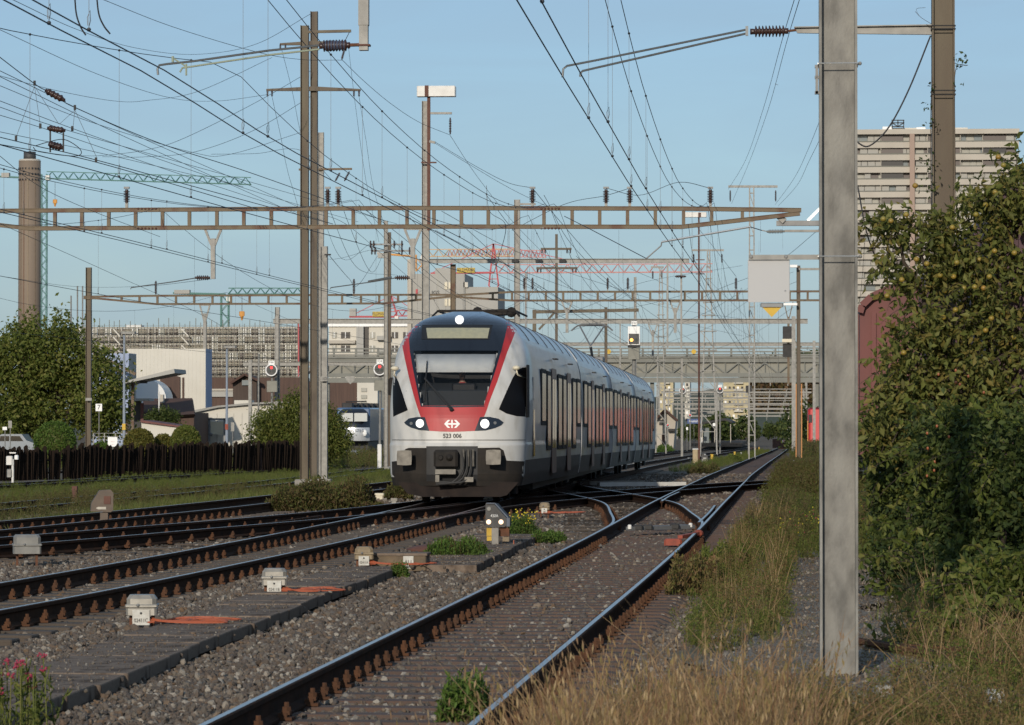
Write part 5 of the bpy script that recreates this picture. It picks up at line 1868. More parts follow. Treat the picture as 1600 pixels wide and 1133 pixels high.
# section insulator in the left line
si = thing('section_insulator', 'dark section insulator frame hanging in the wires at the upper left', 'insulator', P(85, 215, 49))
for (a, b, r_) in (((74, 200), (102, 204), 0.04), ((76, 225), (98, 231), 0.05)):
    MB().insul(P(a[0], a[1], 49), P(b[0], b[1], 49), r_ * 1.15, 4, core=0.8).build('insulator', 'insulator', si, True)
MB().insul(P(71, 141, 49), P(101, 157, 49), 0.052, 4, core=0.75).build('insulator', 'insulator', si, True)
for px in (78.5, 99):
    MB().bar(P(px, 201, 49), P(px, 238, 49), 0.02, 0.02, up=(0, 1, 0)).build('runner', 'dark', si)
MB().tube(spline([P(55, 228, 49), P(75, 222, 48.8), P(100, 218, 49), P(122, 230, 49), P(127, 240, 49), P(115, 244, 49), P(80, 240, 49.2), P(58, 236, 49), P(52, 230, 49)], 6), 0.006, 5).build('runner_loop', 'wire', si)
for (a, b) in (((54, 135), (26, 212)), ((54, 135), (63, 196)), ((54, 135), (92, 194)), ((117, 172), (93, 194)), ((117, 172), (114, 200)), ((117, 172), (151, 246))):
    MB().tube([P(*a, 49), P(*b, 49)], 0.0035, 4).build('stay', 'wire', si)
for pts_ in ([(-10, 82, 45), (54, 131, 48), (71, 141, 49)], [(101, 157, 49), (117, 168, 50), (250, 224, 54), (400, 273, 60), (600, 345, 75)], [(-10, 212, 46.5), (60, 229, 48.5), (150, 250, 51), (400, 318, 62), (520, 350, 70)], [(-10, 224, 47), (80, 240, 49), (160, 256, 51.5), (400, 326, 63)]):
    MB().tube(spline([P(*p) for p in pts_], 8), 0.0065, 5).build('wire', 'wire', si)
for p in ((54, 130), (117, 168), (25, 216), (150, 250), (63, 197), (113, 201)):
    MB().box(P(*p, 49), (0.03, 0.03, 0.07)).build('clamp', 'dark', si)
# jumpers at the top left
for k, pts in enumerate(([(116, -20), (119, 20), (126, 42), (134, 55)], [(150, -20), (154, 20), (162, 40), (172, 53)])):
    o = MB().tube(spline([P(*p, 36) for p in pts], 8), 0.009, 6).build('jumper_cable', 'wire')
    tag(o, ('left' if k == 0 else 'right') + ' black jumper cable curving onto the wires at the top left edge', 'cable')

# ------------------------------------------------------------------ feeder wires
def feeder(label, lines, r=0.009):
    t = thing('feeder_line', label, 'overhead wire', P(*lines[0][0]))
    for pts in lines:
        MB().tube(spline([P(*p) for p in pts], 10), r, 4).build('wire', 'wire', t)
feeder('sagging wires from the left edge to the lower crossarm of the tall mast', [
    [(-10, 42, 95), (150, 115, 118), (262, 152, 130), (337, 158, 138), (418, 148, 145.7)],
    [(-10, 116, 100), (90, 142, 112), (180, 158, 125), (230, 157, 130), (312, 142, 136), (425, 90, 145.7)],
    [(-10, 130, 92), (140, 190, 112), (300, 238, 130), (360, 241, 135), (470, 207, 146)]])
feeder('sagging wires from the top left corner to the upper arms of the tall mast', [
    [(10, -5, 85), (120, 46, 105), (212, 75, 120), (307, 85, 132), (400, 69, 140), (485, 22, 145.8)],
    [(150, -5, 90), (270, 42, 105), (400, 81, 112), (470, 93, 115), (534, 94, 117.5)]])
feeder('slack wires rising from the crane jib towards the tall brown mast', [
    [(120, 243, 120), (160, 243, 122), (230, 234, 126), (290, 215, 132), (400, 160, 140), (487, 110, 145.8)],
    [(160, 245, 120), (230, 245, 124), (310, 236, 130), (400, 202, 138), (487, 150, 145.8)],
    [(330, 241, 126), (400, 240, 134), (470, 235, 140), (520, 283, 150)]])
feeder('wires falling from the right crossarm ends to the insulator mast', [
    [(561, 151, 145.6), (572, 220, 165), (585, 300, 180), (612, 386, 195.5)],
    [(545, 78, 145.6), (556, 170, 160), (572, 283, 178), (592, 378, 195.5)],
    [(425, 151, 145.6), (438, 210, 160), (456, 290, 172), (500, 400, 185), (584, 390, 195.5)],
    [(440, 77, 145.6), (456, 140, 155), (478, 240, 170), (530, 400, 188), (580, 380, 195.5)]])
feeder('wire from the tall mast insulator to the floodlight mast and beyond', [
    [(534, 93, 117.5), (570, 128, 128), (612, 163, 138), (655, 191, 145), (703, 211, 149.6)],
    [(703, 211, 149.6), (745, 275, 170), (800, 345, 200), (845, 392, 234)],
    [(680, 222, 149.7), (735, 255, 140), (790, 284, 120), (832, 294, 105)],
    [(680, 224, 149.7), (735, 258, 150), (800, 296, 165), (870, 330, 180)]])
feeder('pair of thin wires from the top right corner to the straight lattice tower', [
    [(1252, -10, 70), (1228, 70, 100), (1200, 172, 150), (1170, 255, 200), (1143, 318, 249)],
    [(1244, -10, 70), (1220, 70, 100), (1192, 172, 150), (1165, 250, 200), (1138, 296, 249)],
    [(1216, 133, 125), (1211, 131, 125)]])
feeder('pair of thin wires leaving the lattice tower behind the big mast', [
    [(1300, 140, 110), (1262, 235, 160), (1240, 280, 200), (1211, 320, 249)],
    [(1310, 160, 110), (1265, 250, 160), (1245, 290, 200), (1216, 322, 249)]])
feeder('slack wires above the train linking insulators of the long portal', [
    [(984, 294, 104.9), (945, 306, 108), (880, 320, 112), (800, 360, 130)],
    [(832, 294, 104.9), (870, 340, 120), (940, 420, 150), (990, 470, 163)],
    [(947, 294, 104.9), (1000, 305, 106), (1060, 285, 106), (1110, 294, 104.9)],
    [(1150, 432, 163), (1110, 380, 180), (1085, 350, 200)],
    [(760, 290, 104), (765, 330, 104), (790, 352, 104), (780, 400, 108), (772, 425, 112)]])
feeder('wires converging on the far side right of the yellow signal', [
    [(1080, 400, 200), (1110, 440, 240), (1160, 490, 300), (1200, 540, 360)],
    [(900, 400, 160), (960, 450, 190), (1040, 480, 230), (1170, 500, 260)],
    [(1000, 600, 240), (1080, 480, 200), (1200, 420, 165), (1290, 350, 140)],
    [(860, 500, 160), (940, 470, 180), (1010, 440, 200), (1160, 415, 220)],
    [(1020, 520, 200), (1100, 490, 210), (1180, 445, 220), (1240, 425, 230)]])
feeder('cables drooping between portal and insulator mast left of the cab', [
    [(512, 296, 104.9), (520, 340, 130), (560, 420, 160), (620, 430, 180)],
    [(528, 296, 104.9), (545, 350, 130), (580, 425, 165), (600, 395, 195)],
    [(480, 330, 118), (540, 350, 150), (600, 400, 190), (680, 470, 163)],
    [(515, 400, 116), (545, 435, 150), (560, 445, 160), (590, 400, 195)]])

feeder('bundle of thin wires running down from the left edge past the chimney tower', [
    [(-10, 106, 62), (200, 206, 85), (470, 325, 118)], [(-10, 115, 62), (200, 216, 85), (480, 342, 120)],
    [(-10, 154, 66), (150, 214, 80), (400, 300, 104), (560, 347, 130)], [(-10, 164, 66), (120, 208, 78), (400, 287, 100), (620, 350, 130)],
    [(-10, 177, 68), (100, 211, 78), (320, 285, 96), (520, 350, 125)], [(-10, 204, 70), (160, 240, 84), (380, 292, 104)],
    [(-10, 236, 76), (60, 290, 84), (140, 328, 92), (250, 370, 104)], [(-10, 345, 90), (180, 430, 120), (330, 500, 150), (420, 560, 190)],
    [(-10, 430, 120), (120, 448, 140), (230, 447, 150), (330, 436, 104.9)]], 0.007)
feeder('web of fine wires between the portals above the train roof', [
    [(680, 360, 110), (760, 400, 130), (860, 440, 155), (980, 480, 200)], [(690, 330, 106), (790, 385, 125), (900, 430, 150), (1060, 480, 200)],
    [(720, 350, 108), (800, 420, 140), (880, 470, 163), (1000, 520, 230)], [(760, 305, 104.9), (820, 380, 125), (900, 455, 160), (1040, 530, 260)],
    [(850, 305, 104.9), (900, 390, 130), (990, 470, 170), (1100, 545, 280)], [(640, 340, 105), (700, 400, 130), (800, 455, 160)],
    [(985, 420, 163), (1060, 455, 190), (1130, 500, 240), (1230, 560, 400)], [(1075, 350, 100), (1090, 420, 140), (1130, 500, 210), (1190, 580, 380)],
    [(880, 520, 163), (960, 500, 175), (1060, 505, 190), (1160, 525, 215)], [(820, 480, 163), (900, 492, 175), (1000, 478, 190), (1090, 455, 163)],
    [(1030, 540, 240), (1110, 510, 230), (1170, 470, 220), (1245, 440, 163)], [(1060, 560, 260), (1120, 545, 250), (1180, 520, 240), (1240, 480, 200)],
    [(560, 320, 104.9), (640, 380, 120), (700, 440, 150)], [(600, 310, 104.9), (660, 350, 115), (760, 420, 150), (840, 455, 163)]], 0.008)
vd = MB()
_r = random.Random(4)
for k in range(46):
    px, Yq = _r.uniform(700, 1240), _r.uniform(110, 260)
    ya = _r.uniform(330, 470)
    vd.tube([P(px, ya, Yq), P(px, ya + _r.uniform(40, 110), Yq)], 0.005, 4)
o = vd.build('far_droppers', 'wire')
tag(o, 'many thin vertical dropper wires above and behind the train', 'overhead wire', kind='stuff')
# ------------------------------------------------------------------ signals
mat('lamp_red', (1, 0.02, 0.02), emit=(1.0, 0.03, 0.03), estr=3.0)
mat('lamp_yellow', (1, 0.5, 0.1), emit=(1.0, 0.32, 0.05), estr=4.0)
mat('lens_dark', (0.03, 0.045, 0.05), rough=0.15)
mat('box_olive', (0.2, 0.195, 0.16), (0.17, 0.165, 0.135), 4, 0.55)
def round_signal(px, py, Y, rpx, label, plate=None, boxr=None, base=True, post_px=None):
    c = P(px, py, Y)
    s = sc_at(Y)
    r = rpx / s
    b = ground_at(c.x, Y)
    t = thing('railway_signal', label, 'signal', b)
    hd = MB()
    hd.lathe(c + Vector((0, 0.02, 0)), c + Vector((0, 0.2, 0)), [(0, r * 0.93), (1, r * 0.93)], 24)
    hd.box(c + Vector((0, 0.3, -r * 0.2)), (r * 1.9, 0.2, r * 2.2))
    hd.build('signal_head', 'signal_black', t)
    rg = MB()
    rg.tube([c + Vector((r * math.cos(a), 0.0, r * math.sin(a))) for a in np.linspace(0, 2 * math.pi, 33)], r * 0.12, 6, caps=False)
    rg.build('white_ring', 'white_clean', t)
    for dx, dz, m in ((0, 0.45, 'lamp_red'), (-0.38, -0.2, 'lens_dark'), (0.38, -0.2, 'lens_dark')):
        p = c + Vector((dx * r, 0.0, dz * r))
        MB().lathe(p + Vector((0, 0.02, 0)), p, [(0, r * 0.24), (1, r * 0.2)], 12).build('lamp', m, t)
    if plate:
        p = c + Vector((0, 0.05, r * 1.38))
        pl = MB().box(p, (r * 1.1, 0.02, r * 0.68)).build('name_plate', 'white_clean', t)
        put_text(plate, r * 0.6, 'ink', p + Vector((0, -0.014, 0)), pl, squeeze=0.9)
    if boxr:
        p0, p1 = P(boxr[0], boxr[1], Y), P(boxr[2], boxr[3], Y)
        MB().bbox((p0 + p1) / 2 + Vector((0, 0.25, 0)), (p1.x - p0.x, 0.4, p0.z - p1.z), 0.03).build('relay_box', 'box_olive', t)
    MB().tube([b, c + Vector((0, 0.35, 0))], max(0.07, r * 0.16), 8).build('post', 'galv', t)
    if base:
        MB().bbox(b + Vector((0, 0, 0.75)), (0.24, 0.24, 1.5), 0.03).build('post_base', 'white', t)
    return t
round_signal(424, 578.5, 213, 8.7, 'round signal showing red above the dense green tree', 'F44', (416.5, 595, 433, 612.5))
round_signal(593.3, 577, 205, 9, 'round signal showing red just left of the train cab', 'F24', (584.5, 594, 602, 610.5))
round_signal(1066.5, 610.5, 330, 4.7, 'left signal of the red pair under the footbridge', 'F', (1062.5, 620, 1071.5, 627.5), base=False)
round_signal(1125, 609.5, 330, 4.7, 'right signal of the red pair under the footbridge', 'F', (1121.5, 620, 1130, 626), base=False)
round_signal(1078.3, 649.5, 430, 2.4, 'tiny distant red signal above the blue station sign', None, None, base=False)
round_signal(1043.3, 665, 420, 2.4, 'tiny distant red signal in front of the small signal house', None, None, base=False)
# rectangular yellow signal
Y6 = 210
t = thing('railway_signal', 'square signal with one orange lamp lit above the train', 'signal', ground_at(P(990, 520, Y6).x, Y6))
p0, p1 = P(981, 510, Y6), P(1000, 539, Y6)
MB().bbox((p0 + p1) / 2 + Vector((0, 0.1, 0)), (p1.x - p0.x, 0.15, p0.z - p1.z), 0.02).build('signal_head', 'white_clean', t)
q0, q1 = P(982.5, 521.5, Y6), P(998.3, 537.3, Y6)
MB().box((q0 + q1) / 2 + Vector((0, 0.0, 0)), (q1.x - q0.x, 0.1, q0.z - q1.z)).build('dark_face', 'signal_black', t)
for px, m in ((986.8, 'lamp_yellow'), (994.3, 'lens_dark')):
    p = P(px, 531.3, Y6) + Vector((0, -0.06, 0))
    MB().lathe(p + Vector((0, 0.02, 0)), p, [(0, 0.105), (1, 0.09)], 12).build('lamp', m, t)
p = P(991, 505, Y6)
pl = MB().box(p, (0.34, 0.02, 0.24)).build('name_plate', 'white_clean', t)
put_text('F4d', 0.19, 'ink', p + Vector((0, -0.014, 0)), pl, squeeze=0.9)
q0, q1 = P(981.5, 544, Y6), P(999.5, 561.5, Y6)
MB().bbox((q0 + q1) / 2 + Vector((0, 0.1, 0)), (q1.x - q0.x, 0.4, q0.z - q1.z), 0.02).build('relay_box', 'box_olive', t)
q0, q1 = P(981, 539, Y6), P(1000, 543, Y6)
MB().box((q0 + q1) / 2 + Vector((0, 0.1, 0)), (q1.x - q0.x, 0.4, q0.z - q1.z)).build('bracket', 'dark', t)
MB().tube([P(990.5, 500, Y6) + Vector((0, 0.3, 0)), ground_at(P(990.5, 500, Y6).x, Y6 + 0.3)], 0.12, 8).build('post', 'galv', t)
# signal seen from behind on the footbridge, right
Y7 = 240
t = thing('railway_signal', 'dark signal back with work platform beside the slim brown mast', 'signal', P(1232, 560, Y7))
q0, q1 = P(1223, 510, Y7), P(1243, 533, Y7)
MB().bbox((q0 + q1) / 2, (q1.x - q0.x, 0.3, q0.z - q1.z), 0.03).build('signal_head', 'dark', t)
q0, q1 = P(1222, 530, Y7), P(1243, 535, Y7)
MB().box((q0 + q1) / 2 - Vector((0, 0.3, 0)), (q1.x - q0.x, 0.7, q0.z - q1.z)).build('work_platform', 'cream', t)
q0, q1 = P(1223, 537, Y7), P(1242, 558, Y7)
MB().box((q0 + q1) / 2, (q1.x - q0.x, 0.3, q0.z - q1.z)).build('lower_screen', 'dark', t)
fk = MB()
for sg in (-1, 1):
    fk.bar(P(1232 + sg * 7, 472, Y7), P(1232 + sg * 1.5, 496, Y7), 0.06, 0.06)
fk.bar(P(1232, 495, Y7), P(1232, 600, Y7), 0.16, 0.16, up=(0, 1, 0))
fk.build('hanging_post', 'steel_rustbeam', t)
# pale arrow marker under the bridge beam, left
o = MB().prism([P(540.5, 588, 259), P(554, 588, 259), P(554, 594, 259), P(547.5, 600.5, 259), P(540.5, 594, 259)], (0, 0.05, 0)).build('arrow_sign', 'galv', None)
tag(o, 'pale grey arrow shaped sign hanging left of the train cab', 'sign')
# ------------------------------------------------------------------ background: colours
mat('wall_white', (0.6, 0.57, 0.5), (0.55, 0.52, 0.45), 0.3, 0.8)
mat('wall_cream', (0.5, 0.43, 0.27), (0.46, 0.4, 0.25), 0.3, 0.85)
mat('wall_beige', (0.46, 0.42, 0.355), (0.42, 0.38, 0.32), 0.2, 0.85)
mat('wall_grey', (0.38, 0.37, 0.34), (0.35, 0.34, 0.31), 0.2, 0.85)
mat('wall_blue', (0.3, 0.36, 0.5), (0.26, 0.32, 0.46), 0.5, 0.6)
mat('wall_brown', (0.1, 0.06, 0.045), (0.075, 0.045, 0.035), 0.8, 0.85, stretch=(6, 6, 0.3))
mat('roof_brown', (0.085, 0.045, 0.032), (0.065, 0.036, 0.028), 1.5, 0.9)
mat('tower_brown', (0.22, 0.17, 0.125), (0.19, 0.145, 0.11), 0.15, 0.8, stretch=(1, 1, 0.1))
mat('crane_green', (0.05, 0.16, 0.14), rough=0.6)
mat('crane_red', (0.42, 0.06, 0.07), rough=0.6)
mat('crane_pink', (0.5, 0.22, 0.2), rough=0.6)
mat('crane_orange', (0.55, 0.25, 0.04), rough=0.6)
mat('crane_pale', (0.5, 0.36, 0.22), rough=0.6)
mat('win_dark', (0.03, 0.028, 0.03), rough=0.2)
mat('win_brown', (0.045, 0.028, 0.023), rough=0.4)
mat('win_grey', (0.24, 0.24, 0.2), (0.3, 0.29, 0.25), 0.4, 0.3)
mat('win_blue', (0.16, 0.19, 0.2), rough=0.2)
mat('scaffold', (0.12, 0.12, 0.1), rough=0.6, metal=0.3)
mat('scaffold_plank', (0.42, 0.40, 0.31), rough=0.8)
mat('bridge_olive', (0.2, 0.2, 0.175), (0.165, 0.165, 0.145), 0.6, 0.7)
mat('bridge_panel', (0.25, 0.245, 0.21), rough=0.8)
mat('wagon_red', (0.13, 0.027, 0.021), (0.085, 0.02, 0.016), 1.2, 0.6, stretch=(1, 1, 0.3))
mat('wagon_purple', (0.085, 0.04, 0.052), (0.065, 0.033, 0.042), 1.5, 0.7)
mat('loco_silver', (0.6, 0.62, 0.64), rough=0.3, metal=0.3)
mat('loco_blue', (0.07, 0.13, 0.24), rough=0.3, coat=0.4)
mat('car_paint', (0.2, 0.23, 0.26), rough=0.3, coat=0.5)
mat('fence_wood', (0.014, 0.01, 0.008), (0.022, 0.015, 0.011), 6, 0.95, spec=0.1, rnd=[(0.01, 0.008, 0.007), (0.022, 0.015, 0.011), (0.015, 0.011, 0.008)])
mat('station_blue', (0.02, 0.06, 0.2), rough=0.5)
mat('white_fabric', (0.7, 0.7, 0.68), rough=0.7)

def pbox(t, name, x0, x1, y0, y1, Y, dy, m, front=0.0):
    """box whose front face fills the picture rectangle at depth Y"""
    a, b = P(x0, y0, Y), P(x1, y1, Y)
    me = MB().box(((a.x + b.x) / 2, Y + dy / 2 + front, (a.z + b.z) / 2), (b.x - a.x, dy, a.z - b.z)).mesh(name, m)
    return link(name, me, t) if t is None or t.parent is None else sub(name, me, t)

# ------------------------------------------------------------------ chimney tower and cranes
Y = 1000
t = thing('chimney_tower', 'tall round brown tower with coloured stripes at the left edge', 'tower', P(46, 640, Y))
c = P(46.5, 252, Y)
r = 17.7 / sc_at(Y)
MB().lathe(Vector((c.x, Y, -3)), c, [(0, r * 1.02), (1, r * 0.98)], 32).build('shaft', 'tower_brown', t, True)
MB().lathe(c, P(46.5, 237.5, Y), [(0, r * 0.56), (1, r * 0.54)], 24).build('top_vent', mat('vent_dark', (0.05, 0.05, 0.05), rough=0.6), t, True)
MB().lathe(c, c + Vector((0, 0, 0.5)), [(0, r), (1, r * 0.9)], 32).build('rim', 'wall_beige', t)
for k, (px, m) in enumerate(((41, 'steel_rusty'), (47.5, 'box_brown'), (36, 'steel_rustbeam'), (58, 'steel_rustbeam'))):
    x = P(px, 300, Y).x
    d = math.sqrt(max(0.01, (r * 1.0) ** 2 - (x - c.x) ** 2)) + 0.06
    MB().box((x, Y - d, (c.z - 3) / 2), (0.14, 0.08, c.z - 8)).build('stripe', m, t)
for i in range(8):
    for j in range(3):
        a = math.radians(-150 + i * 17)
        MB().box((c.x + r * math.cos(a), Y + r * math.sin(a), c.z - 2.2 - j * 1.6), (0.35, 0.35, 0.5), a).build('vent_hole', 'win_dark', t)

def lat_bar(mb, p, q, h, n, w=0.22, tri=True, up=Vector((0, 0, 1)), thick=0.2):
    """triangular lattice girder from p to q: lower pair of chords, top chord, zigzag"""
    p, q = Vector(p), Vector(q)
    d = (q - p).normalized()
    sd = d.cross(up).normalized() * h * 0.45
    tp = up * h
    mb.bar(p + sd, q + sd, thick, thick)
    mb.bar(p - sd, q - sd, thick, thick)
    mb.bar(p + tp, q + tp, thick, thick)
    for i in range(n):
        a, b, m_ = p.lerp(q, i / n), p.lerp(q, (i + 1) / n), p.lerp(q, (i + 0.5) / n)
        for s_ in (sd, -sd):
            mb.bar(a + s_, m_ + tp, thick * 0.6, thick * 0.6)
            mb.bar(m_ + tp, b + s_, thick * 0.6, thick * 0.6)
    return mb

def crane(label, mx, ym_top, jib, cj, Y, col, col2=None, apex=None, jib_h=1.6, mw=1.7, hook=None, sign=None, ybase=None, cw=None):
    top = P(mx, ym_top, Y)
    t = thing('tower_crane', label, 'crane', Vector((top.x, Y, -2)))
    zb = -2 if ybase is None else P(mx, ybase, Y).z
    mb = MB()
    for sx in (-1, 1):
        for sy in (-1, 1):
            mb.bar(Vector((top.x + sx * mw / 2, Y + sy * mw / 2, zb)), Vector((top.x + sx * mw / 2, Y + sy * mw / 2, top.z)), 0.25, 0.25, up=(0, 1, 0))
    z = zb
    k = 1
    while z < top.z - mw:
        for sy in (-1, 1):
            mb.bar(Vector((top.x - k * mw / 2, Y + sy * mw / 2, z)), Vector((top.x + k * mw / 2, Y + sy * mw / 2, z + mw * 1.1)), 0.15, 0.15)
        z += mw * 1.1
        k = -k
    mb.build('mast', col, t)
    a, b = P(jib[0], jib[1], Y), P(jib[2], jib[3], Y)
    n = max(6, int((b - a).length / (jib_h * 1.5)))
    lat_bar(MB(), a, b, jib_h, n, thick=0.26).build('jib', col2 or col, t)
    a, b = P(cj[0], cj[1], Y), P(cj[2], cj[3], Y)
    MB().bar(a, b, 1.4, 0.5).build('counter_jib', col, t)
    if cw:
        pbox(t, 'counterweight', cw[0], cw[1], cw[2], cw[3], Y - 1, 2, 'wall_grey')
    pbox(t, 'cab', mx + 2, mx + 8, ym_top + 2, ym_top + 9, Y - 1, 1.8, 'white')
    if apex:
        p = P(apex[0], apex[1], Y)
        mb = MB()
        for sx in (-1, 1):
            mb.bar(Vector((top.x + sx * mw * 0.6, Y, top.z)), p, 0.4, 0.4, up=(0, 1, 0))
        for k in range(1, 6):
            w_ = mw * 0.6 * (1 - k / 6)
            zz = top.z + (p.z - top.z) * k / 6
            mb.bar(Vector((top.x - w_, Y, zz)), Vector((top.x + w_, Y, zz)), 0.2, 0.2)
        mb.build('apex_frame', col, t)
        mb = MB()
        e = P(jib[2], jib[3], Y)
        j0 = P(jib[0], jib[1], Y)
        mb.bar(p, j0.lerp(e, 0.42) + Vector((0, 0, jib_h)), 0.18, 0.18)
        mb.bar(p, a if abs(a.x - top.x) > abs(b.x - top.x) else b, 0.18, 0.18)
        mb.build('tie_rods', col, t)
    if hook:
        h0, h1 = P(hook[0], hook[1], Y), P(hook[0], hook[2], Y)
        mb = MB()
        mb.bar(h0, h1, 0.1, 0.1, up=(0, 1, 0))
        mb.build('hoist_rope', 'wire', t)
        mb = MB().bbox(h1 + Vector((0, 0, 0.3)), (1.4, 0.5, 1.2), 0.2)
        mb.lathe(h1 - Vector((0, 0, 0.3)), h1 - Vector((0, 0, 1.4)), [(0, 0.5), (0.5, 0.3), (1, 0.2)], 8)
        mb.build('hook_block', 'crane_orange', t)
    if sign:
        pb = pbox(t, 'name_board', sign[0], sign[1], sign[2], sign[3], Y - 1.2, 0.2, mat('board_yellow', (0.5, 0.36, 0.05), rough=0.6))
        a, b = P(sign[0], sign[2], Y - 1.25), P(sign[1], sign[3], Y - 1.25)
        hgt = a.z - b.z
        put_text(sign[4], hgt * 0.95, 'ink', (a + b) / 2, pb, squeeze=(b.x - a.x) / (hgt * 0.95 * 0.62 * len(sign[4])))
    return t
crane('long green tower crane behind the brown tower', 69, 272, (73, 279, 392, 288.5), (0, 276, 66, 279), 1100, 'crane_green', jib_h=2.2, hook=(86, 284, 316), cw=(2, 14, 270, 277))
crane('green tower crane above the scaffolded building', 351.5, 462, (357, 459.5, 472, 459.5), (271, 458, 352, 460), 900, 'crane_green', jib_h=1.5, mw=1.9, hook=(378, 460, 492), cw=(272, 296, 453, 459), ybase=512)
crane('red tower crane with yellow name board right of the floodlight mast', 771.5, 447, (779, 426.5, 1113, 425), (673, 427.5, 772, 426), 950, 'crane_red', 'crane_pink', apex=(771, 381), jib_h=2.2, mw=2.2, sign=(714, 742, 418.5, 426, 'FELDMANN'), cw=(680, 706, 419, 430))
crane('red tower crane with yellow name board low behind the insulator mast', 614.5, 492, (616, 494, 690, 493), (546, 495, 616, 495), 980, 'crane_red', jib_h=1.6, apex=(611, 462), sign=(582, 603, 487, 494.5, 'FELDMANN'), cw=(546, 556, 482, 494))
crane('orange tower crane behind the pale insulator mast', 655, 398, (660, 401, 810, 400), (590, 396, 650, 401), 1000, 'crane_orange', 'crane_pale', jib_h=2.0, cw=(590, 603, 395, 403), ybase=424)
# far red jib
o = lat_bar(MB(), P(700, 400, 1050), P(853, 402, 1050), 2.0, 26, thick=0.22).build('crane_jib', 'crane_pink')
tag(o, 'pale red lattice crane jib far behind the floodlight mast', 'crane jib')

# ------------------------------------------------------------------ scaffolded building
Y = 800
t = thing('scaffolded_building', 'long apartment building under construction wrapped in scaffolding', 'building', P(300, 640, Y))
pbox(t, 'wall', 120, 466, 511, 640, Y, 14, mat('wall_raw', (0.25, 0.225, 0.185), (0.2, 0.18, 0.15), 0.2, 0.9))
wme = {}
RND = random.Random(5)
s = 1 / sc_at(Y)
rows = [514.5 + i * 12.65 for i in range(6)]
def small_box(name, px0, px1, py0, py1, Y, dy, m, parent, cache={}):
    a, b = P(px0, py0, Y), P(px1, py1, Y)
    key = (name, round(b.x - a.x, 2), round(a.z - b.z, 2), m)
    if key not in cache:
        cache[key] = MB().box((0, dy / 2, 0), (b.x - a.x, dy, a.z - b.z)).mesh(name, m)
    o = bpy.data.objects.new(name, cache[key])
    COL.objects.link(o)
    o.parent = parent
    o.matrix_parent_inverse = pinv(parent)
    o.matrix_basis = Matrix.Translation(((a.x + b.x) / 2, Y, (a.z + b.z) / 2))
    return o
for y in rows:
    pbox(t, 'slab_edge', 120, 466, y - 2.6, y - 0.6, Y, 0.3, 'wall_white', -0.3)
    x = 124
    while x < 460:
        kind = RND.random()
        if kind < 0.5:
            small_box('window', x, x + 7.6, y, y + 9.2, Y - 0.25, 0.3, 'win_brown', t)
            if RND.random() < 0.7:
                small_box('mullion', x + 3.2, x + 4.3, y, y + 9.2, Y - 0.35, 0.1, 'wall_white', t)
        elif kind < 0.8:
            small_box('window', x, x + 7.6, y, y + 9.2, Y - 0.25, 0.3, 'win_grey', t)
            small_box('window_frame', x - 0.6, x + 0.6, y - 0.5, y + 9.5, Y - 0.4, 0.12, 'white_clean', t)
            small_box('window_frame', x + 6.8, x + 8, y - 0.5, y + 9.5, Y - 0.4, 0.12, 'white_clean', t)
        x += 10.4
MBs = MB()
x = 122.0
while x < 468:
    hi = RND.choice((500, 504, 497, 506, 502))
    for d in (-2.6,):
        MBs.bar(P(x, hi, Y + d), P(x, 640, Y + d), 0.13, 0.13, up=(0, 1, 0))
    x += RND.choice((8.3, 9.4, 7.6))
MBs.build('scaffold_standards', 'scaffold', t)
for i in range(7):
    y = 506 + i * 12.65
    MBs = MB()
    MBs.bar(P(121, y + 6.5, Y - 2.6), P(467, y + 6.5, Y - 2.6), 0.06, 0.09)
    MBs.bar(P(121, y + 2.5, Y - 2.6), P(467, y + 2.5, Y - 2.6), 0.05, 0.05)
    MBs.build('guard_rail', 'scaffold', t)
    if i:
        MB().bar(P(121, y - 1.0, Y - 2.1), P(467, y - 1.0, Y - 2.1), 0.9, 0.1).build('scaffold_deck', 'scaffold_plank', t)
for x0 in (177, 284):
    for i in range(3):
        y = 514 + i * 12.65
        MB().bar(P(x0, y, Y - 3), P(x0 + 11, y + 12, Y - 3), 0.5, 0.28).build('scaffold_stair', 'wall_white', t)
pbox(t, 'roof_tarp', 195, 218, 507.5, 512, Y, 4, 'white_fabric', 2)
pbox(t, 'hoist_mast', 465.5, 467.3, 505, 640, Y - 3, 0.5, 'crane_red')
for px in (111, 121, 129):
    o = MB().tube([P(px, 462 if px == 111 else 447, 700), P(px, 640, 700)], 0.16, 6).build('flag_pole', 'galv')
    tag(o, {111: 'left and shortest of three thin poles beside the fence mast', 121: 'middle one of three thin poles beside the fence mast', 129: 'right one of three thin poles beside the fence mast'}[px], 'pole')

# white apartment house right of it
Y = 780
t = thing('apartment_house', 'white apartment house with balconies left of the train cab', 'building', P(575, 640, Y))
pbox(t, 'wall', 514, 652, 509, 660, Y, 12, 'wall_white')
pbox(t, 'roof_edge', 512, 654, 505.5, 510, Y - 0.6, 13, 'white_clean')
for r_, y in enumerate((519, 540, 561, 582)):
    for (a, b, m) in ((519, 526, 'win_grey'), (533, 547, 'win_dark'), (578, 586, 'win_grey'), (612, 622, 'win_dark'), (630, 640, 'win_dark')):
        w_ = pbox(t, 'window', a, b, y, y + 9.5, Y, 0.3, m, -0.25)
        pbox(w_, 'frame', (a + b) / 2 - 0.5, (a + b) / 2 + 0.5, y, y + 9.5, Y, 0.1, 'white_clean', -0.36)
    pbox(t, 'balcony', 590, 611, y + 6, y + 12.5, Y, 1.6, 'wall_grey', -1.6)
    pbox(t, 'balcony', 514, 556, y + 13, y + 18, Y, 1.2, 'wall_beige', -1.2)
pbox(t, 'shaft', 558, 569, 511, 640, Y, 1.5, 'wall_grey', -1.5)
pbox(t, 'shaft', 569, 576, 511, 640, Y, 0.3, 'win_dark', -0.3)

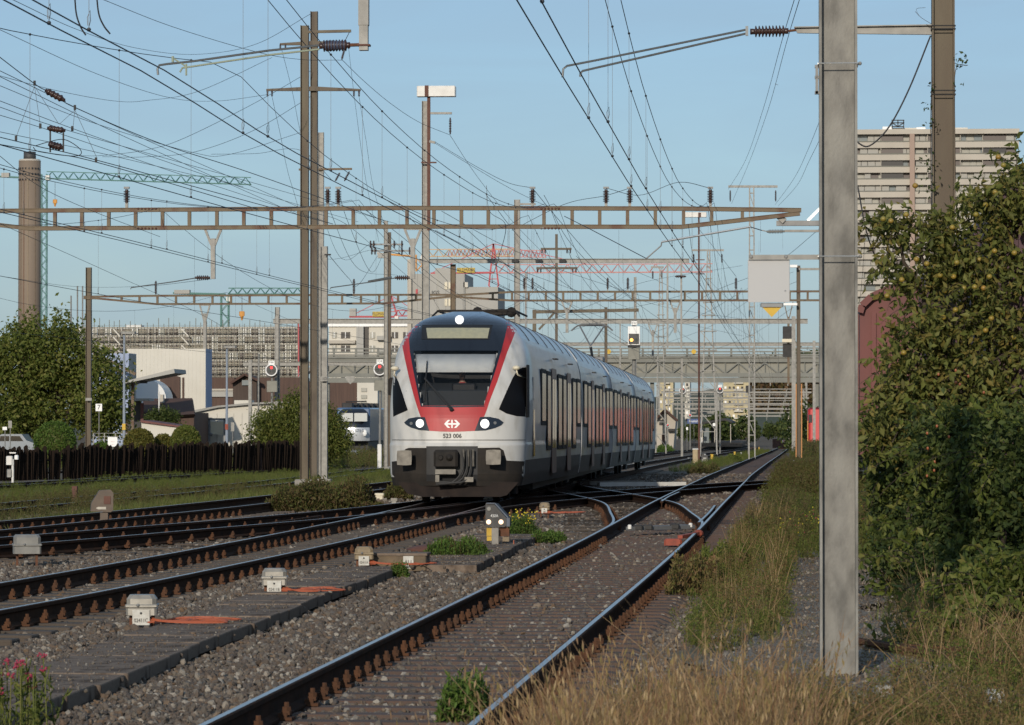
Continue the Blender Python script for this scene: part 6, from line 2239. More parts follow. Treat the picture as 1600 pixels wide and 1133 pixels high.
# grey industrial block with letters
Y = 700
t = thing('industrial_block', 'windowless pale grey tower block behind the train roof', 'building', P(700, 640, Y))
pbox(t, 'wall', 641, 726, 428, 640, Y, 20, 'wall_grey')
pbox(t, 'side_wing', 726, 778, 448.5, 640, Y + 0.6, 18, 'wall_grey')
pbox(t, 'stair_shaft', 636.5, 642.5, 405, 640, Y - 1, 4, 'wall_beige')
pbox(t, 'roof_hut', 724, 731, 441, 449, Y, 3, 'wall_white')
for y in (441, 467):
    for px in (695, 701):
        w_ = pbox(t, 'window', px, px + 4, y, y + 11, Y, 0.2, 'cream', -0.2)
for px in (658, 684):
    pbox(t, 'panel_joint', px, px + 0.5, 428, 640, Y, 0.05, 'win_grey', -0.05)
a = P(680.5, 457.3, Y - 0.15)
put_text('IGS', 0.95, 'ink', a, t, squeeze=1.15, bold=0.01)
pbox(t, 'red_emblem', 649.5, 653, 452, 460, Y - 0.1, 0.1, 'crane_red')

# ------------------------------------------------------------------ high-rise at the right
Y = 790
t = thing('apartment_tower', 'beige high-rise with long balconies behind the apple tree', 'building', P(1460, 640, Y))
pbox(t, 'core', 1330, 1588, 206, 700, Y, 16, 'win_grey')
pbox(t, 'roof_slab', 1325, 1593, 202.5, 208.5, Y - 2.4, 20, 'wall_beige')
for (a, b, c, d, m) in ((1379, 1395, 198, 203, 'white_clean'), (1395, 1432, 200, 203, 'wall_white'), (1432, 1446, 199, 203, 'white_clean'), (1490, 1512, 199.5, 203, 'wall_white')):
    pbox(t, 'roof_hut', a, b, c, d, Y + 1, 3, m)
fr = MB()
for a, b in (((1394, 188), (1394, 201)), ((1412, 188), (1412, 201)), ((1393, 188), (1413, 188)), ((1393, 192), (1413, 192)), ((1403, 188), (1403, 198)), ((1394, 198), (1412, 198)), ((1394, 192), (1403, 198)), ((1403, 198), (1412, 192))):
    fr.bar(P(*a, Y), P(*b, Y), 0.22, 0.22, up=(0, 1, 0))
fr.build('roof_frame', 'black', t)
for i in range(15):
    y = 211 + i * 19.4
    if y > 480:
        break
    pbox(t, 'balcony_parapet', 1326, 1592, y + 11.5, y + 19, Y - 1.8, 1.8, 'wall_beige')
    pbox(t, 'handrail', 1326, 1592, y + 9.6, y + 10.2, Y - 1.8, 0.1, 'scaffold')
    x = 1334
    while x < 1584:
        w_ = RND.choice((10, 12, 17))
        m = RND.choice(('win_grey', 'win_grey', 'wall_grey', 'wall_grey', 'wall_grey', 'win_blue', 'win_brown'))
        small_box('window', x, x + w_ - 0.8, y, y + 11, Y - 0.3 if 'wall' not in m else Y - 0.9, 0.3, m, t)
        x += w_
    for (a, b) in ((1376, 1411), (1449, 1458), (1492, 1500), (1536, 1572)):
        if RND.random() < 0.6:
            pbox(t, 'loggia', a, b, y, y + 11, Y - 1.0, 0.4, RND.choice(('win_brown', 'win_brown', 'win_dark')))
    for px in (1337, 1376, 1449, 1500, 1535):
        pbox(t, 'partition', px, px + 1, y, y + 12, Y - 1.7, 1.6, 'wall_beige')
pbox(t, 'stair_pillar', 1421.5, 1430, 209, 700, Y - 2.6, 2.5, mat('pillar', (0.34, 0.25, 0.2), rough=0.85))

# ------------------------------------------------------------------ halls behind the fence
Y = 350
t = thing('white_hall', 'tall white metal hall left of the scaffolding', 'building', P(265, 640, Y))
pbox(t, 'wall', 198, 321, 545, 700, Y, 4, 'wall_white')
pbox(t, 'side_shade_tint', 320.9, 321.6, 545.5, 700, Y + 0.1, 3.8, 'wall_blue')  # right end of the white hall coloured blue to paint in its shade
for px in range(204, 321, 6):
    pbox(t, 'cladding_rib', px, px + 0.5, 545.5, 700, Y, 0.02, 'wall_white', -0.02)
dr = MB()
c = P(213, 700, Y)
q = [(250, 622), (250, 592), (271, 586), (281, 589), (281, 622)]
dr.prism([P(a, b, Y - 0.3) for a, b in q], (0, 0.2, 0))
dr.build('brown_gate', 'wall_brown', t)
pbox(t, 'brown_strip', 285, 288, 590, 622, Y, 0.1, 'wall_brown', -0.12)
# curved white tank roof in front
o = MB().lathe(P(228, 625, Y - 6), P(228, 625, Y - 6) + Vector((0, 4, 0)), [(0, 2.0), (1, 2.0)], 36).build('round_canvas_hall', 'white_fabric')
tag(o, 'white round-topped canvas hall in front of the tall white hall', 'hall')
Y = 335
t = thing('blue_hall', 'low pale blue hall partly hidden by the big tree', 'building', P(180, 640, Y))
pbox(t, 'wall', 140, 201, 552, 700, Y, 4, 'wall_blue')
pbox(t, 'end_wall', 200.8, 201.5, 553, 700, Y + 0.1, 3.8, 'wall_grey')
for (a, b, c, d) in ((146, 551, 212, 585), (146, 560, 196, 585), (146, 568, 188, 592)):
    MB().bar(P(a, b, Y - 3), P(c, d, Y - 3), 0.25, 0.28).build('stair_beam', 'steel_rustbeam', t)
Y = 300
t = thing('canopy_roof', 'tilted grey canopy roof jutting out right of the big tree', 'canopy', P(230, 600, Y))
MB().prism([P(150, 607, Y), P(272, 576.5, Y), P(273, 583, Y), P(196, 599, Y), P(160, 612, Y)], (0, 6, 0)).build('roof', 'wall_grey', t)
pbox(t, 'lamp', 219, 229, 595.5, 599, Y + 1, 0.4, 'dark')
pbox(t, 'support', 205, 209, 598, 720, Y + 2, 0.3, 'steel_rustbeam')
Y = 310
t = thing('brown_shed', 'dark brown tiled shed in front of the tall white hall', 'building', P(262, 660, Y))
pbox(t, 'wall', 196, 303, 645, 715, Y, 8, 'wall_brown')
MB().prism([P(224, 623, Y + 4), P(300, 622, Y + 4), P(304, 647, Y - 1), P(222, 652, Y - 1)], (0, 0.6, -0.2)).build('roof', 'roof_brown', t)
pbox(t, 'chimney', 250, 255, 616.5, 629, Y + 2, 0.6, 'wall_beige')
pbox(t, 'dark_opening', 200, 220, 625, 690, Y - 1, 0.3, 'black')
pbox(t, 'red_post', 219.5, 224, 630, 660, Y - 1.3, 0.3, 'wagon_red')
pbox(t, 'small_eave', 205, 233, 622.5, 626.5, Y - 2, 2.5, 'wall_grey')
Y = 285
t = thing('low_white_shed', 'low white shed with sloping red-edged roof behind the clipped bushes', 'building', P(250, 680, Y))
MB().prism([P(221, 659, Y), P(281, 667, Y), P(281, 690, Y), P(221, 690, Y)], (0, 5, 0)).build('wall', 'wall_white', t)
MB().prism([P(220, 656.5, Y - 0.3), P(282, 665.5, Y - 0.3), P(282, 668, Y - 0.3), P(220, 660, Y - 0.3)], (0, 5.6, 0)).build('roof', 'wagon_red', t)
Y = 320
t = thing('long_white_shed', 'long low white hall behind the stairs at the left', 'building', P(350, 680, Y))
MB().prism([P(292, 645, Y), P(340, 636, Y), P(395, 631, Y), P(470, 629, Y), P(470, 710, Y), P(292, 710, Y)], (0, 12, 0)).build('wall', 'wall_white', t)
MB().prism([P(281, 650, Y - 0.5), P(292, 643, Y - 0.5), P(340, 634, Y - 0.5), P(395, 629, Y - 0.5), P(470, 627, Y - 0.5), P(470, 629.5, Y - 0.5), P(395, 632, Y - 0.5), P(340, 637, Y - 0.5), P(292, 647, Y - 0.5)], (0, 13, 0)).build('roof_edge', 'galv', t)
for px in range(300, 470, 13):
    pbox(t, 'wall_joint', px, px + 0.5, 646, 700, Y, 0.04, 'wall_grey', -0.04)
pbox(t, 'skylight', 366, 392, 625.5, 632, Y + 2, 2, 'wall_white')
pbox(t, 'cream_panel', 326, 351, 659, 679, Y - 1.5, 0.5, 'cream')
pp = MB()
for a, b in (((312, 655), (352, 655)), ((320, 655), (320, 695)), ((327, 655), (327, 690)), ((351, 655), (351, 690))):
    pp.bar(P(*a, Y - 2), P(*b, Y - 2), 0.18, 0.18, up=(0, 1, 0))
pp.tube(spline([P(322, 662, Y - 2), P(327, 666, Y - 2), P(326, 676, Y - 2), P(332, 680, Y - 2)], 5), 0.14, 6)
pp.build('pipework', 'galv_dark', t)
pbox(t, 'blue_tank', 294, 311, 653, 672, Y - 2, 1.2, 'wall_blue')
Y = 420
t = thing('dark_barn', 'dark brown timber barn with small window below the scaffolding', 'building', P(385, 640, Y))
pbox(t, 'long_wall', 323, 366, 590, 700, Y + 1, 8, 'wall_brown')
pbox(t, 'pale_band', 324, 366, 607.5, 610.5, Y + 0.5, 0.4, 'wall_beige')
pbox(t, 'grey_band', 324, 366, 611, 620, Y + 0.7, 0.3, 'wall_grey')
MB().prism([P(364, 597, Y), P(383, 585.5, Y), P(401, 593, Y), P(401, 690, Y), P(364, 690, Y)], (0, 8, 0)).build('gable_wall', mat('barn_wood', (0.06, 0.042, 0.034), (0.08, 0.058, 0.046), 0.8, 0.9, stretch=(8, 8, 0.3)), t)
rf = MB()
rf.bar(P(361, 599, Y - 0.5), P(383, 585, Y - 0.5), 1.2, 0.25)
rf.bar(P(383, 585, Y - 0.5), P(404, 594.5, Y - 0.5), 1.2, 0.25)
rf.build('roof', 'roof_brown', t)
pbox(t, 'window', 378, 390, 594, 602, Y - 0.3, 0.3, 'win_blue')
pbox(t, 'side_wall', 401, 470, 590, 690, Y + 2, 8, 'wall_brown')
Y = 560
t = thing('brown_long_house', 'dark brown wooden building seen under the footbridge left of the cab', 'building', P(550, 640, Y))
pbox(t, 'wall', 470, 558, 596, 690, Y, 8, 'wall_brown')
pbox(t, 'wing', 558, 590, 590, 690, Y - 0.5, 8, 'wall_white')
for y in (606, 617, 628):
    pbox(t, 'window', 564, 573, y, y + 6, Y - 0.7, 0.3, 'win_grey')
# lamp posts
for (px, ytop, Y, hw_, lb) in ((194, 521, 230, 9, 'tall street lamp in front of the blue hall'), (354.5, 543, 250, 7, 'street lamp in front of the long white shed')):
    top = P(px, ytop, Y)
    t = thing('street_lamp', lb, 'street lamp', ground_at(top.x, Y))
    MB().tube([ground_at(top.x, Y), top], [0.11, 0.06], 8).build('pole', mat('lamp_pole', (0.3, 0.34, 0.4), rough=0.5, metal=0.3), t)
    a, b = P(px - 1, ytop + 0.5, Y), P(px + hw_ * 1.6, ytop, Y)
    MB().bbox((a + b) / 2 + Vector((0, 0, 0.05)), (abs(b.x - a.x) + 0.3, 0.5, 0.16), 0.05).build('lamp_head', 'galv', t)
    MB().box(P(px, 667, Y) + Vector((0, -0.12, 0)), (0.22, 0.05, 0.4)).build('sticker', 'orange_red' if px > 300 else 'yellow', t)
o = MB().tube([P(248.5, 612, 300), P(248.5, 665, 300)], 0.07, 6).build('thin_pole', 'white')
tag(o, 'thin white pole in front of the brown shed', 'pole')

# ------------------------------------------------------------------ footbridge, stairs
Y = 440
BR = thing('footbridge', 'long olive grey lattice footbridge spanning the tracks behind the train', 'bridge', P(900, 600, Y))
for nm_, y0, y1 in (('top_chord', 559.5, 566), ('bottom_chord', 583.5, 589), ('lower_beam', 590.5, 597.5)):
    pbox(BR, nm_, 508, 1300, y0, y1, Y, 0.4, 'bridge_olive')
pbox(BR, 'back_panel', 508, 1300, 566, 584, Y + 0.5, 0.1, 'bridge_panel')
pbox(BR, 'deck', 508, 1300, 556.5, 559, Y - 0.2, 3, 'bridge_olive')
x = 512.0
k = 0
while x < 1295:
    pbox(BR, 'upright', x - 0.7, x + 0.7, 566, 584, Y, 0.2, 'bridge_olive', 0.1)
    a, b = (P(x, 583, Y + 0.15), P(x + 20.7, 566.5, Y + 0.15)) if k % 2 == 0 else (P(x, 566.5, Y + 0.15), P(x + 20.7, 583, Y + 0.15))
    MB().bar(a, b, 0.12, 0.16).build('diagonal', 'bridge_olive', BR)
    x += 20.7
    k += 1
x = 520.0
while x < 1295:
    pbox(BR, 'railing_post', x, x + 3.2, 543.5, 557, Y - 0.2, 0.2, 'bridge_olive')
    x += 34.5
for y in (544, 549.5, 554):
    pbox(BR, 'handrail', 508, 1300, y, y + 1.0, Y - 0.25, 0.1, 'bridge_olive')
for px in (951, 1084):
    MB().lathe(P(px, 549.5, Y - 0.6), P(px, 549.5, Y - 0.4), [(0, 0.3), (1, 0.3)], 12).build('yellow_beacon', 'yellow', BR)
mb = MB()
for px in (512, 600, 1019, 1276):
    c = P(px, 598, Y + 1)
    pb = MB().box((c.x, Y + 1, (c.z - 2.3) / 2), (0.5, 0.5, c.z + 2.3)).build('pier', 'bridge_olive', BR)
# stairs down the left end
ST = thing('bridge_stairs', 'metal staircase descending left from the footbridge end', 'stairs', P(400, 700, Y))
def flight(a, b, n, Y, w=2.0):
    A, B = P(*a, Y), P(*b, Y)
    for i in range(n):
        p = A.lerp(B, (i + 0.5) / n)
        o = link('step', STEP, ST)
        o.matrix_basis = Matrix.Translation(p)
    for dy in (-1.0, 1.0):
        d = Vector((0, dy, 0))
        MB().bar(A + d, B + d, 0.08, 0.3).build('stringer', 'galv_dark', ST)
        for h in (0.55, 1.0):
            MB().bar(A + d + Vector((0, 0, h)), B + d + Vector((0, 0, h)), 0.06, 0.06).build('handrail', 'galv_dark', ST)
        for i in range(5):
            p = A.lerp(B, i / 4) + d
            MB().bar(p, p + Vector((0, 0, 1.0)), 0.05, 0.05, up=(0, 1, 0)).build('baluster', 'galv_dark', ST)
STEP = MB().box((0, 0, 0), (0.42, 2.0, 0.07)).mesh('step', 'wall_grey')
flight((500, 560), (447, 622), 24, Y)
flight((427, 647), (373, 703), 22, Y)
a, b = P(427, 646, Y), P(447, 622, Y)
MB().box(((a.x + b.x) / 2, Y, b.z - 0.1), (abs(b.x - a.x) + 0.2, 2.0, 0.12)).build('landing', 'wall_grey', ST)
for px, py in ((437, 623), (470, 596)):
    c = P(px, py, Y)
    MB().box((c.x, Y, (c.z - 2.3) / 2), (0.3, 0.3, c.z + 2.3)).build('support', 'galv_dark', ST)
# person climbing
pt = P(453, 622, Y - 0.3)
H = 1.72
def PN(x, y, z):
    return tuple(pt + Vector((x, y, z)))
nodes = [(PN(0, 0, 0.92), (0.16, 0.12)), (PN(0.04, 0, 1.15), (0.15, 0.11)), (PN(0.08, 0, 1.4), (0.18, 0.11)), (PN(0.1, 0, 1.5), (0.055, 0.055)), (PN(0.12, -0.01, 1.58), (0.075, 0.085)), (PN(0.12, -0.01, 1.68), (0.075, 0.085)),
         (PN(-0.08, -0.16, 1.38), (0.055, 0.055)), (PN(-0.06, -0.22, 1.1), (0.045, 0.045)), (PN(0.16, -0.26, 0.98), (0.035, 0.035)),
         (PN(0.16, 0.18, 1.38), (0.055, 0.055)), (PN(0.3, 0.2, 1.15), (0.045, 0.045)), (PN(0.46, 0.2, 1.2), (0.035, 0.035)),
         (PN(-0.02, -0.1, 0.86), (0.09, 0.09)), (PN(0.0, -0.1, 0.48), (0.065, 0.065)), (PN(-0.1, -0.1, 0.07), (0.045, 0.045)), (PN(0.06, -0.1, 0.03), (0.04, 0.035)),
         (PN(0.02, 0.1, 0.86), (0.09, 0.09)), (PN(0.26, 0.1, 0.62), (0.065, 0.065)), (PN(0.2, 0.1, 0.26), (0.045, 0.045)), (PN(0.34, 0.1, 0.23), (0.04, 0.035))]
edges = [(0, 1), (1, 2), (2, 3), (3, 4), (4, 5), (2, 6), (6, 7), (7, 8), (2, 9), (9, 10), (10, 11), (0, 12), (12, 13), (13, 14), (14, 15), (0, 16), (16, 17), (17, 18), (18, 19)]
mat('cloth_blue', (0.03, 0.045, 0.085), rough=0.8)
mat('cloth_black', (0.012, 0.012, 0.014), rough=0.8)
z0 = pt.z
pers = skin_person('person', nodes, edges, None, lambda c: 2 if c.z > z0 + 1.47 else (0 if c.z > z0 + 0.95 else (1 if c.z > z0 + 0.52 else 2)), ['cloth_blue', 'cloth_black', 'skin'])
tag(pers, 'person in dark blue top and black shorts climbing the footbridge stairs', 'person')
MB().ball(PN(0.11, 0, 1.7), 0.1, 8, sq=(0.95, 0.95, 0.75)).build('hair', 'hair_dark', pers, True)

# ------------------------------------------------------------------ locomotive far left
Y = 300
gzl = tz(-35, Y)
t = thing('electric_locomotive', 'silver and blue electric locomotive parked left of the train', 'locomotive', P(555, 714, Y))
x0, x1 = P(524, 650, Y).x, P(576, 650, Y).x
xm = (x0 + x1) / 2
hw_ = (x1 - x0) / 2
zt, zb_ = P(550, 637, Y).z, P(550, 689, Y).z
prof = [(0, zb_), (-0.15, zb_ + 0.5), (-0.1, P(0, 668, Y).z), (0.35, P(0, 645, Y).z), (0.8, zt - 0.1), (1.6, zt)]
mb = MB()
n_ = 11
for y, z in prof:
    for i in range(n_):
        u = -1 + 2 * i / (n_ - 1)
        mb.v.append((xm + hw_ * u, Y + y + 0.9 * abs(u) ** 3, z))
for j in range(len(prof) - 1):
    for i in range(n_ - 1):
        mb.f.append((j * n_ + i, j * n_ + i + 1, (j + 1) * n_ + i + 1, (j + 1) * n_ + i))
        mb.m.append(0 if j < 2 else 1)
mb.build('nose', ['loco_silver', 'train_mask'], t, True)
mb = MB().bbox((xm, Y + 10.5, (zt + zb_) / 2), (hw_ * 2, 19, zt - zb_), 0.12)
mb.build('body', 'loco_blue', t)
for a, b in ((534, 551.5), (553.5, 573.5)):
    p0, p1 = P(a, 645.5, Y - 0.2), P(b, 658.5, Y - 0.2)
    MB().prism([p0, Vector((p1.x, p0.y, p0.z)), p1, Vector((p0.x, p0.y, p1.z))], (0, 0.5, 0)).build('windscreen', mat('glass_pale', (0.45, 0.47, 0.45), rough=0.3), t)
for px in (531, 570):
    MB().ball(P(px, 676.5, Y - 0.1), 0.22, 8, sq=(0.9, 0.6, 1.3)).build('headlight', 'white_clean', t)
put_text('185 573-5', 0.34, 'ink', P(556, 673, Y - 0.22), t)
MB().box((xm, Y + 10, zb_ - 0.55), (hw_ * 1.7, 17, 1.0)).build('bogies', 'black', t)
MB().prism([P(530, 703, Y), P(574, 703, Y), P(571, 712, Y), P(535, 712, Y)], (0, 0.3, 0)).build('snow_plough', 'wall_blue', t)
rq = MB()
for k in range(6):
    rq.bbox((xm - hw_ * 0.5 + 0.25 * k, Y + 3 + k * 1.8, zt + 0.22), (0.9, 1.2, 0.4), 0.05)
rq.tube([(xm - 0.9, Y + 3, zt + 0.5), (xm + 0.9, Y + 3, zt + 0.55)], 0.06, 6)
rq.build('roof_equipment', 'dark', t)
p0, p1 = P(577, 645, Y + 6), P(612, 690, Y + 6)

# ------------------------------------------------------------------ wooden fence
f0, f1 = P(-12, 702, 150), P(484, 692, 185)
fn = thing('wooden_fence', 'dark weathered picket fence along the left tracks', 'fence', f0)
L = (f1 - f0).length
n = 290
PK = [MB().prism([(-0.07, 0, 0), (0.07, 0, 0), (0.07, 0, h), (0.02, 0, h + 0.05), (-0.07, 0, h - 0.02)], (0, 0.03, 0)).mesh('picket', 'fence_wood') for h in (1.05, 1.12, 1.18, 1.0)]
RND = random.Random(9)
for i in range(n):
    u = (i + 0.5) / n
    if RND.random() < 0.1 or (0.1 < u < 0.2 and RND.random() < 0.35):
        continue
    p = f0.lerp(f1, u)
    zt_ = p.z
    p.z = tz(p.x, p.y) - 0.24
    o = link('picket', RND.choice(PK), fn)
    o.matrix_basis = Matrix.Translation(p) @ Matrix.Rotation(RND.uniform(-0.06, 0.06), 4, 'Y') @ Matrix.Diagonal((1.35 if RND.random() < 0.7 else 0.8, 1, (zt_ - p.z) / 1.1 * RND.uniform(0.96, 1.02), 1))
for h in (0.3, 0.85):
    MB().bar(Vector((f0.x, f0.y + 0.06, tz(f0.x, f0.y) - 0.24 + h)), Vector((f1.x, f1.y + 0.06, tz(f1.x, f1.y) - 0.1 + h)), 0.05, 0.09).build('rail', 'fence_wood', fn)
for i in range(14):
    p = f0.lerp(f1, (i + 0.4) / 14)
    MB().bar(Vector((p.x, p.y + 0.1, tz(p.x, p.y) - 0.24)), Vector((p.x, p.y + 0.1, tz(p.x, p.y) + (1.1 if i != 3 else 1.4))), 0.14, 0.14, up=(0, 1, 0)).build('post', mat('post_brown', (0.07, 0.035, 0.025), rough=0.85) if i % 5 == 1 else 'fence_wood', fn)
# wire mesh fence and white signs behind
def sign(px0, px1, py0, py1, Y, label, text=None, pole=None, m='white_clean', name='sign_board'):
    a, b = P(px0, py0, Y), P(px1, py1, Y)
    t = thing(name, label, 'sign', (a + b) / 2)
    MB().box((a + b) / 2, (b.x - a.x, 0.04, a.z - b.z)).build('panel', m, t)
    if text:
        put_text(text[0], text[1], text[2], (a + b) / 2 + Vector((0, -0.03, 0)), t)
    MB().tube([(a + b) / 2 + Vector((0, 0.06, 0)), ground_at((a.x + b.x) / 2, Y + 0.06)], 0.03, 6).build('pole', 'galv', t)
    return t
sign(149.5, 159.5, 631, 642.5, 205, 'small white board with black 7 beside the fence mast', ('7', 0.4, 'ink'))
sign(168.5, 183.5, 683, 698, 200, 'white notice sign with red lines behind the picket fence', ('___\n__', 0.16, 'crane_red'))
sign(4, 11, 667, 672, 200, 'small white arrow board at the left picture edge')
sign(13, 18.5, 657.5, 669, 200, 'round grey mirror sign at the left picture edge', m='galv')
sign(361, 366, 660, 674, 230, 'narrow grey board on a pole near the stairs foot', m='galv')
wf = thing('mesh_fence', 'grey wire mesh fence behind the clipped bushes', 'fence', P(170, 690, 215))
a, b = P(146, 677, 215), P(215, 677, 215)
for k in range(8):
    MB().bar(a + Vector((0, 0, -0.2 * k)), b + Vector((0, 0, -0.2 * k)), 0.025, 0.025).build('wire_rail', 'galv', wf)
for k in range(5):
    p = a.lerp(b, k / 4)
    MB().bar(p, Vector((p.x, p.y, -1.1)), 0.06, 0.06, up=(0, 1, 0)).build('post', 'galv', wf)

# parked van behind the fence, left edge
Y = 215
s = 1 / sc_at(Y)
c = P(22, 712, Y)
t = thing('parked_van', 'pale blue grey van parked behind the picket fence at the left edge', 'van', Vector((c.x, Y, c.z)))
side = [(-28, 4), (-28, 22), (-26, 30), (-20, 34), (12, 34), (20, 24), (31, 20), (33, 12), (33, 4)]
MB().prism([c + Vector((a * s, 0, b * s)) for a, b in side], (0, 1.9, 0)).build('body', 'car_paint', t)
for q in ([(-24, 23), (-22, 31), (-8, 31), (-8, 23)], [(-6, 23), (-6, 31), (9, 31), (15, 23)]):
    MB().prism([c + Vector((a * s, -0.02, b * s)) for a, b in q], (0, 0.02, 0)).build('side_window', 'glass_dark', t)
for px in (-17, 22):
    w_ = MB().lathe(c + Vector((px * s, -0.05, 5 * s)), c + Vector((px * s, 0.25, 5 * s)), [(0, 5.2 * s), (1, 5.2 * s)], 18).build('wheel', 'black', t)
    sub('rim', MB().lathe(c + Vector((px * s, -0.07, 5 * s)), c + Vector((px * s, 0, 5 * s)), [(0, 3 * s), (1, 3 * s)], 14).mesh('rim', 'galv'), w_)
MB().ball(c + Vector((32 * s, 0.2, 15 * s)), 0.12, 8).build('headlight', 'white_clean', t)

# ------------------------------------------------------------------ red wagons on the siding
def wagon(y0, L, zr, ze, xl, w, label, m='wagon_red', roof='wagon_purple', ribs=8, name='freight_wagon'):
    t = thing(name, label, 'wagon', (xl + w / 2, y0, 0))
    xc = xl + w / 2
    arch = [(xl, ze)] + [(xc - w / 2 * math.cos(a), ze + (zr - ze) * math.sin(a)) for a in np.linspace(0.25, math.pi - 0.25, 9)] + [(xl + w, ze)]
    zf = 1.0
    g = lambda y: tz(xc, y)
    MB().prism([Vector((xl, y0, zf + g(y0))), Vector((xl + w, y0, zf + g(y0)))] + [Vector((x, y0, z + g(y0))) for x, z in reversed(arch)], (0, L, g(y0 + L) - g(y0))).build('body', m, t)
    rf = MB()
    for (xa, za), (xb, zb) in zip(arch, arch[1:]):
        rf.prism([Vector((xa, y0 - 0.12, za + 0.015 + g(y0))), Vector((xb, y0 - 0.12, zb + 0.015 + g(y0))), Vector((xb, y0 - 0.12, zb + 0.06 + g(y0))), Vector((xa, y0 - 0.12, za + 0.06 + g(y0)))], (0, L + 0.24, g(y0 + L) - g(y0)))
    rf.build('roof', roof, t)
    fa = MB()
    for (xa, za), (xb, zb) in zip(arch, arch[1:]):
        fa.bar(Vector((xa, y0 - 0.16, za + g(y0))), Vector((xb, y0 - 0.16, zb + g(y0))), 0.08, 0.14)
    fa.build('roof_fascia', m, t)
    for i in range(ribs):
        y = y0 + L * (i + 0.3) / ribs
        MB().box((xl - 0.03, y, (zf + ze) / 2 + g(y)), (0.06, 0.12, ze - zf)).build('side_rib', m, t)
    for i in range(5):
        x = xl + w * (i + 0.5) / 5
        MB().box((x, y0 - 0.04, (zf + ze) / 2 + g(y0)), (0.1, 0.08, ze - zf)).build('end_rib', m, t)
    MB().box((xc, y0 + L / 2, 0.85 + g(y0 + L / 2)), (w * 0.9, L, 0.3)).build('underframe', 'black', t)
    for sx in (-1, 1):
        MB().lathe((xc + sx * 0.87, y0 - 0.6, 1.05 + g(y0)), (xc + sx * 0.87, y0, 1.05 + g(y0)), [(0, 0.23), (0.1, 0.23), (0.12, 0.09), (1, 0.09)], 14).build('buffer', 'dark', t)
        for yy in (y0 + 2, y0 + 3.8, y0 + L - 3.8, y0 + L - 2):
            MB().lathe((xc + sx * 0.69, yy, 0.45 + g(yy)), (xc + sx * 0.82, yy, 0.45 + g(yy)), [(0, 0.46), (1, 0.45)], 18).build('wheel', 'dark', t)
    return t
wagon(74, 22, 4.55, 3.95, 1.74, 2.9, 'red freight wagon with arched roof right behind the big mast')
wagon(36.5, 20, 4.2, 3.85, 2.26, 2.6, 'purple red wagon at the right edge behind the apple branches', 'wagon_purple', 'wagon_purple')
wagon(98, 24, 4.3, 3.8, 1.95, 2.8, 'second red wagon farther along the siding')
# red engine far right
Y = 318
x0, x1 = P(1263, 660, Y).x, P(1312, 660, Y).x
t = thing('red_shunting_engine', 'bright red engine front just left of the big mast', 'locomotive', P(1280, 700, Y))
zt, zb_ = P(0, 637, Y).z, P(0, 692, Y).z
MB().bbox(((x0 + x1) / 2, Y + 6, (zt + zb_) / 2), (x1 - x0, 12, zt - zb_), 0.2).build('body', mat('engine_red', (0.5, 0.035, 0.035), rough=0.4), t)
MB().box((x0 + 0.18, Y - 0.02, (zt + zb_) / 2 + 0.6), (0.3, 0.1, 0.7)).build('window', 'win_dark', t)
MB().bar((x0 - 0.05, Y - 0.1, zb_), (x0 - 0.05, Y - 0.1, zt - 1.2), 0.07, 0.07, up=(0, 1, 0)).build('handrail', 'crane_orange', t)
MB().box(((x0 + x1) / 2, Y + 6, zb_ - 0.4), (2.4, 11, 0.8)).build('bogies', 'dark', t)
MB().lathe((x0 + 0.5, Y - 0.6, zb_ - 0.1), (x0 + 0.5, Y, zb_ - 0.1), [(0, 0.25), (1, 0.2)], 12).build('buffer', 'galv', t)

# ------------------------------------------------------------------ station far ahead
Y = 480
t = thing('station_platform', 'grey station platform below the dark canopy far ahead', 'platform', P(1110, 695, Y))
pbox(t, 'platform_edge', 1080, 1160, 692.5, 698, Y, 120, 'concrete_dark')
t = thing('platform_canopy', 'dark pitched platform canopy with glass shelter far ahead', 'canopy', P(1120, 695, Y))
MB().prism([P(1095, 660, Y), P(1132, 653.5, Y), P(1144, 658.5, Y), P(1144, 661, Y), P(1132, 657, Y), P(1098, 662.5, Y)], (0, 40, 0)).build('roof', 'dark', t)
for px in (1097, 1116, 1124.5, 1141):
    pbox(t, 'column', px, px + 1.2, 660, 693, Y + 1, 0.15, 'wall_beige')
pbox(t, 'shelter_glass', 1099, 1108, 668.5, 692, Y + 2, 0.1, 'win_blue')
pbox(t, 'dark_wall', 1111, 1123, 662, 693, Y + 8, 0.2, 'black')
pbox(t, 'white_kiosk', 1093, 1097, 683, 692, Y + 1, 0.4, 'white_clean')
MB().lathe(P(1116, 663.5, Y - 0.3), P(1116, 663.5, Y - 0.1), [(0, 0.23), (1, 0.23)], 14).build('clock', 'white_clean', t)
st_ = sign(1074, 1094.5, 654.5, 662, Y - 2, 'blue station name sign with white letters far ahead', ('Pratteln', 0.42, 'white_clean'), m='station_blue')
sign(1092.5, 1097, 669, 676, Y - 2, 'small blue passenger sign beside the glass shelter', m='station_blue')
sign(1072, 1075, 667.5, 672, 400, 'tiny white number board on a mast near the station sign')
Y = 450
t = thing('signal_house', 'small beige gabled house with red signal behind the train rear', 'building', P(1042, 695, Y))
MB().prism([P(1026, 655, Y), P(1039, 641, Y), P(1056, 656, Y), P(1052, 700, Y), P(1026, 700, Y)], (0, 8, 0)).build('wall', 'wall_beige', t)
rf = MB()
rf.bar(P(1022, 658, Y - 0.5), P(1039, 640, Y - 0.5), 1.0, 0.25)
rf.bar(P(1039, 640, Y - 0.5), P(1059, 657.5, Y - 0.5), 1.0, 0.25)
rf.build('roof', 'roof_brown', t)
pbox(t, 'door', 1034, 1040, 679, 695, Y - 0.2, 0.2, 'wall_brown')
pbox(t, 'window', 1030, 1036, 656, 664, Y - 0.2, 0.2, 'win_dark')
